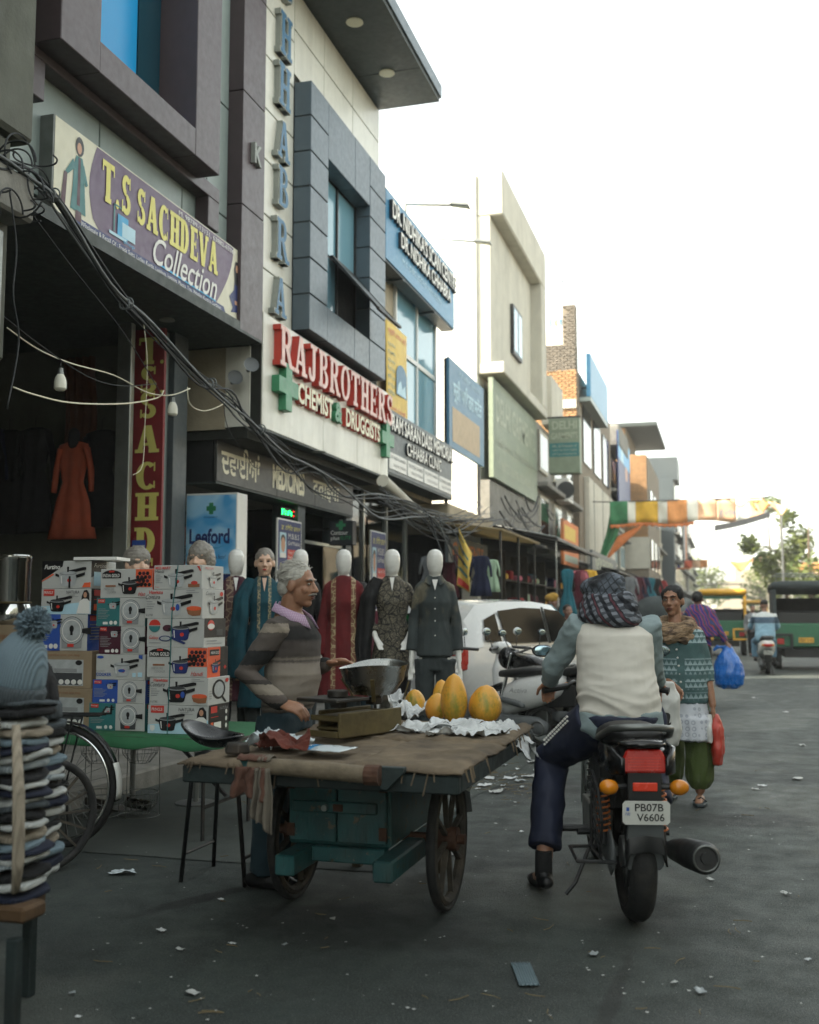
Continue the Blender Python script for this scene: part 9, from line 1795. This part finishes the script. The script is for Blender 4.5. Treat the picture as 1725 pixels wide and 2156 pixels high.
# three-wheeler vans
M('van_green','#1f5b3f',.4,var=.1,dirt=.45,dcol='#3f4a3f',ds=3);M('van_yellow','#c9982c',.4,var=.08,dirt=.25,dcol='#8d7338');M('canopy_grey','#30383a',.8,var=.2,bump=.4,bs=10)
def tempo(label,loc,rz,roof,lower,dark=False):
 """passenger tempo seen from behind; local x forward, rear at x=0"""
 b=thing('tempo_van',label,'van',loc,rz);W,Hh=.74,2.12
 q=MB(lower);q.bx(0,2.4,-W,W,.55,1.12);q.build('lower_body',b,bevel=.03)
 q=MB(roof);q.loft([ering((x,0,z),W*1.02,.1,24,Matrix(((0,0,1),(1,0,0),(0,1,0))),4.5)for x,z in((-.03,2.03),(.05,2.05),(2.3,2.05),(2.6,1.95))]);q.build('roof',b,smooth='all')
 for s_ in(-1,1):
  q=MB(roof);q.bx(0,.1,s_*(W-.09),s_*W,1.12,1.95);q.build('rear_post',b,bevel=.02);q=MB('canopy_grey' if dark else lower);q.bx(.1,2.3,s_*(W-.03),s_*(W-.01),1.12,1.95 if dark else 1.45);q.build('side_panel',b)
  for x in(.45,2.4):q=MB('rubber');q.tube([(x,s_*(W-.18),.27),(x,s_*(W-.02),.27)],.27,22);q.build('wheel',b,smooth=True)
  q=MB('tail_red');q.bx(-.03,0.0,s_*(W-.24),s_*(W-.08),.62,.76);q.build('tail_lamp',b,bevel=.01)
  q=MB(roof if not dark else 'metal_dark');q.bx(-.12,-.06,s_*.3,s_*(W-.02),.5,.56);q.bx(-.12,-.06,s_*.3,s_*(W-.02),.82,.88);q.bx(-.12,-.06,s_*.3,s_*.36,.56,.82);q.build('bumper_guard',b,bevel=.008)
 q=MB('dark_inside');q.bx(1.9,1.95,-W+.05,W-.05,.9,1.5 if not dark else 1.75);q.bx(.12,1.9,-W+.06,W-.06,.7,1.0);q.build('interior',b);q=MB('seat_vinyl');q.bx(.3,.45,-W+.1,W-.1,1.0,1.42);q.build('bench_back',b,bevel=.04)
 q=MB('metal_dark');q.bx(.1,2.2,-.5,.5,.3,.5);q.build('chassis',b);q=MB('van_yellow');q.bx(-.035,-.012,-.17,.17,.66,.78);pl_=q.build('number_plate',b);q=MB('black_print');q.text('PB07 2145',Matrix(((0,0,-1,-.038),(-1,0,0,0),(0,1,0,.72),(0,0,0,1))),(-.15,-.04,.15,.04));q.build('lettering',pl_)
 q=MB('metal_grey');q.tube([(.1,-W+.1,2.17),(.1,-W+.1,2.32),(.1,W-.1,2.32),(.1,W-.1,2.17)],.015,6);q.tube([(.1,-W+.1,2.32),(2.0,-W+.1,2.32),(2.0,W-.1,2.32),(.1,W-.1,2.32)],.015,6);q.build('roof_rack',b)
 if not dark:q=MB('van_green');q.bx(.02,.06,-W+.1,W-.1,1.82,1.92);q.build('sun_strip',b);q=MB('grey_print');q.text('Mahindra',Matrix(((0,0,-1,-.004),(-1,0,0,0),(0,1,0,1.0),(0,0,0,1))),(-.5,-.04,-.1,.05),shear=.3);q.build('badge',b)
 return b
tempo('green tempo van with yellow roof and bumper guards ahead of the scooter',(onY(1524,1370,36).x,36,0),math.pi/2,'van_yellow','van_green')
tempo('green tempo van with dark canvas canopy at the right',(onY(1700,1405,27.5).x,27.5,0),math.pi/2,'canopy_grey','van_green',True)
tempo('second yellow-roofed tempo van far down the road',(onY(1592,1330,70).x,70,0),math.pi/2,'van_yellow','van_green')
b=thing('autorickshaw','black-hooded autorickshaw behind the woman with the cardigan','autorickshaw',(onY(1400,1300,24).x,24,0),math.pi/2)
q=MB('canopy_grey');q.loft([ering((x,0,z),w_,h_,18,Matrix(((0,0,1),(1,0,0),(0,1,0))),3)for x,z,w_,h_ in((0,1.3,.5,.3),(.1,1.4,.62,.35),(1.2,1.45,.62,.3),(1.6,1.4,.5,.2))]);q.build('hood',b,smooth='all');q=MB('van_green');q.bx(0,1.7,-.6,.6,.35,.95);q.build('body',b,bevel=.06)
for y in(-.5,.5):q=MB('rubber');q.tube([(.4,y-.05,.22),(.4,y+.05,.22)],.22,18);q.build('wheel',b,smooth=True)
q=MB('tail_red');q.bx(-.02,-.001,-.5,-.36,.6,.7);q.build('tail_lamp',b)
# litter
M('litter_white','#a9aba8',.8,var=.1);M('straw','#75674a',.9,var=.2);M('plastic_strip','#55666c',.5,var=.08);M('foil','#8d9496',.35,var=.1)
lr_=random.Random(21)
spots=[(1040,1605),(1062,1612),(1075,1640),(1112,1636),(1128,1622),(1048,1668),(1020,1655),(1140,1668),(1095,1645),(1165,1612),(1045,1735),(1120,1783),(1098,1752),(1690,1570),(1680,1640),(1592,1662),(1605,1655),(465,1895),(490,1988),(152,2092),(165,2143),(700,1936),(1420,2070),(1475,2088),(1702,2022),(1655,1882),(1495,1852),(380,2000),(405,2092),(820,1860),(1015,1617),(1030,1640),(1060,1655),(1100,1658),(1090,1620),(1120,1605),(1135,1650),(1005,1662),(1155,1690),(1590,1470),(1655,1500),(600,1990),(340,1960),(1085,1690),(960,1800),(1250,2010)]
for i,(u,v)in enumerate(spots):
 p=onZ(u,v,.006);q=MB(lr_.choice(['litter_white','litter_white','foil','newspaper']));s_=lr_.uniform(.018,.045)*(1.4 if v<1680 else .62)
 q.grid(lambda a,c:((a-.5)*s_*2+.2*s_*noise.noise(V((a*3,c*3,i))),(c-.5)*s_*1.3+.2*s_*noise.noise(V((a*3,c*3,i+9))),.003+s_*.55*abs(noise.noise(V((a*2.2+i,c*2.2,1.5))))),5,5)
 tag(q.build('litter_scrap',None,smooth=True,loc=p,rot=lr_.uniform(0,6)),'small scrap of pale paper litter on the road','litter','litter scraps on the road')
q=MB('plastic_strip');T=Matrix.Translation(onZ(1105,2052,.006))@Matrix.Rotation(R(18),4,'Z')
q.grid(lambda a,c:((a-.5)*.075,(c-.5)*.26+.004*math.sin(a*30),.004+.002*math.cos(a*8*2*math.pi)),33,8,T);tag(q.build('plastic_strip',smooth='all',solid=.002),'grey-blue ribbed plastic strip lying flat on the road','strip')
p=onZ(258,1838,.006);crumple('plastic_sachet','clear torn plastic sachet on the concrete by the stool',p,.14,.08,.025,40,'plastic_white','litter',None,n_=12,rz=R(20))
q=MB('straw')
for k in range(170):
 u,v=(lr_.gauss(1075,55),lr_.gauss(1650,18))if k<110 else(lr_.uniform(200,1700),lr_.uniform(1600,2150))
 p=onZ(u,max(v,1560),.007);a=lr_.uniform(0,6.3);l_=lr_.uniform(.01,.05);d=V((math.cos(a),math.sin(a),0));q.tube([p-d*l_,p+d*l_*.2+V((-d.y,d.x,0))*l_*.2,p+d*l_],.0016,4)
o=q.build('straw_bits');o['kind']='stuff';o['label']='scattered straw bits and splinters on the road';o['category']='straw'
q=MB('litter_white')
for k in range(420):
 u,v=(lr_.gauss(1070,60),lr_.gauss(1645,22))if k<170 else(lr_.uniform(60,1720),1580+570*lr_.random()**1.3)
 p=onZ(u,max(v,1560),.0065);s_=lr_.uniform(.002,.009);a=lr_.uniform(0,6);q.add([p+V((s_*math.cos(a),s_*math.sin(a),0)),p+V((-s_*math.sin(a),s_*math.cos(a),.002)),p+V((-s_*math.cos(a)*.8,-s_*math.sin(a),0)),p+V((s_*math.sin(a),-s_*math.cos(a),.001))],[(0,1,2,3)])
o=q.build('litter_crumbs');o['kind']='stuff';o['label']='tiny crumbs of paper and grit on the road';o['category']='grit'
for u,v,lab in((1185,593,'small dark bird flying above the brick pier'),(1707,900,'small dark bird flying above the trees')):
 p=atd(u,v,60);q=MB('black');q.ell(p,(.06,.16,.05));
 for s_ in(-1,1):q.add([p+V((0,.08,0)),p+V((s_*.22,.02,.1)),p+V((s_*.3,-.06,.02)),p+V((0,-.06,0))],[(0,1,2,3)])
 tag(q.build('bird'),lab,'bird','birds in the sky')
 # haze
hz=bpy.data.materials.new('haze_air');hz.use_nodes=True;ht=hz.node_tree;ht.nodes.clear();pv=ht.nodes.new('ShaderNodeVolumePrincipled');ho=ht.nodes.new('ShaderNodeOutputMaterial');pv.inputs['Color'].default_value=(.97,.93,.86,1);pv.inputs['Density'].default_value=.0015;pv.inputs['Anisotropy'].default_value=.3;ht.links.new(pv.outputs[0],ho.inputs['Volume']);MATS['haze_air']=hz
q=MB('haze_air');q.bx(-262,262,-42,602,-1,25);o=q.build('haze');o['kind']='stuff'
bpy.data.scenes.remove(_ts)
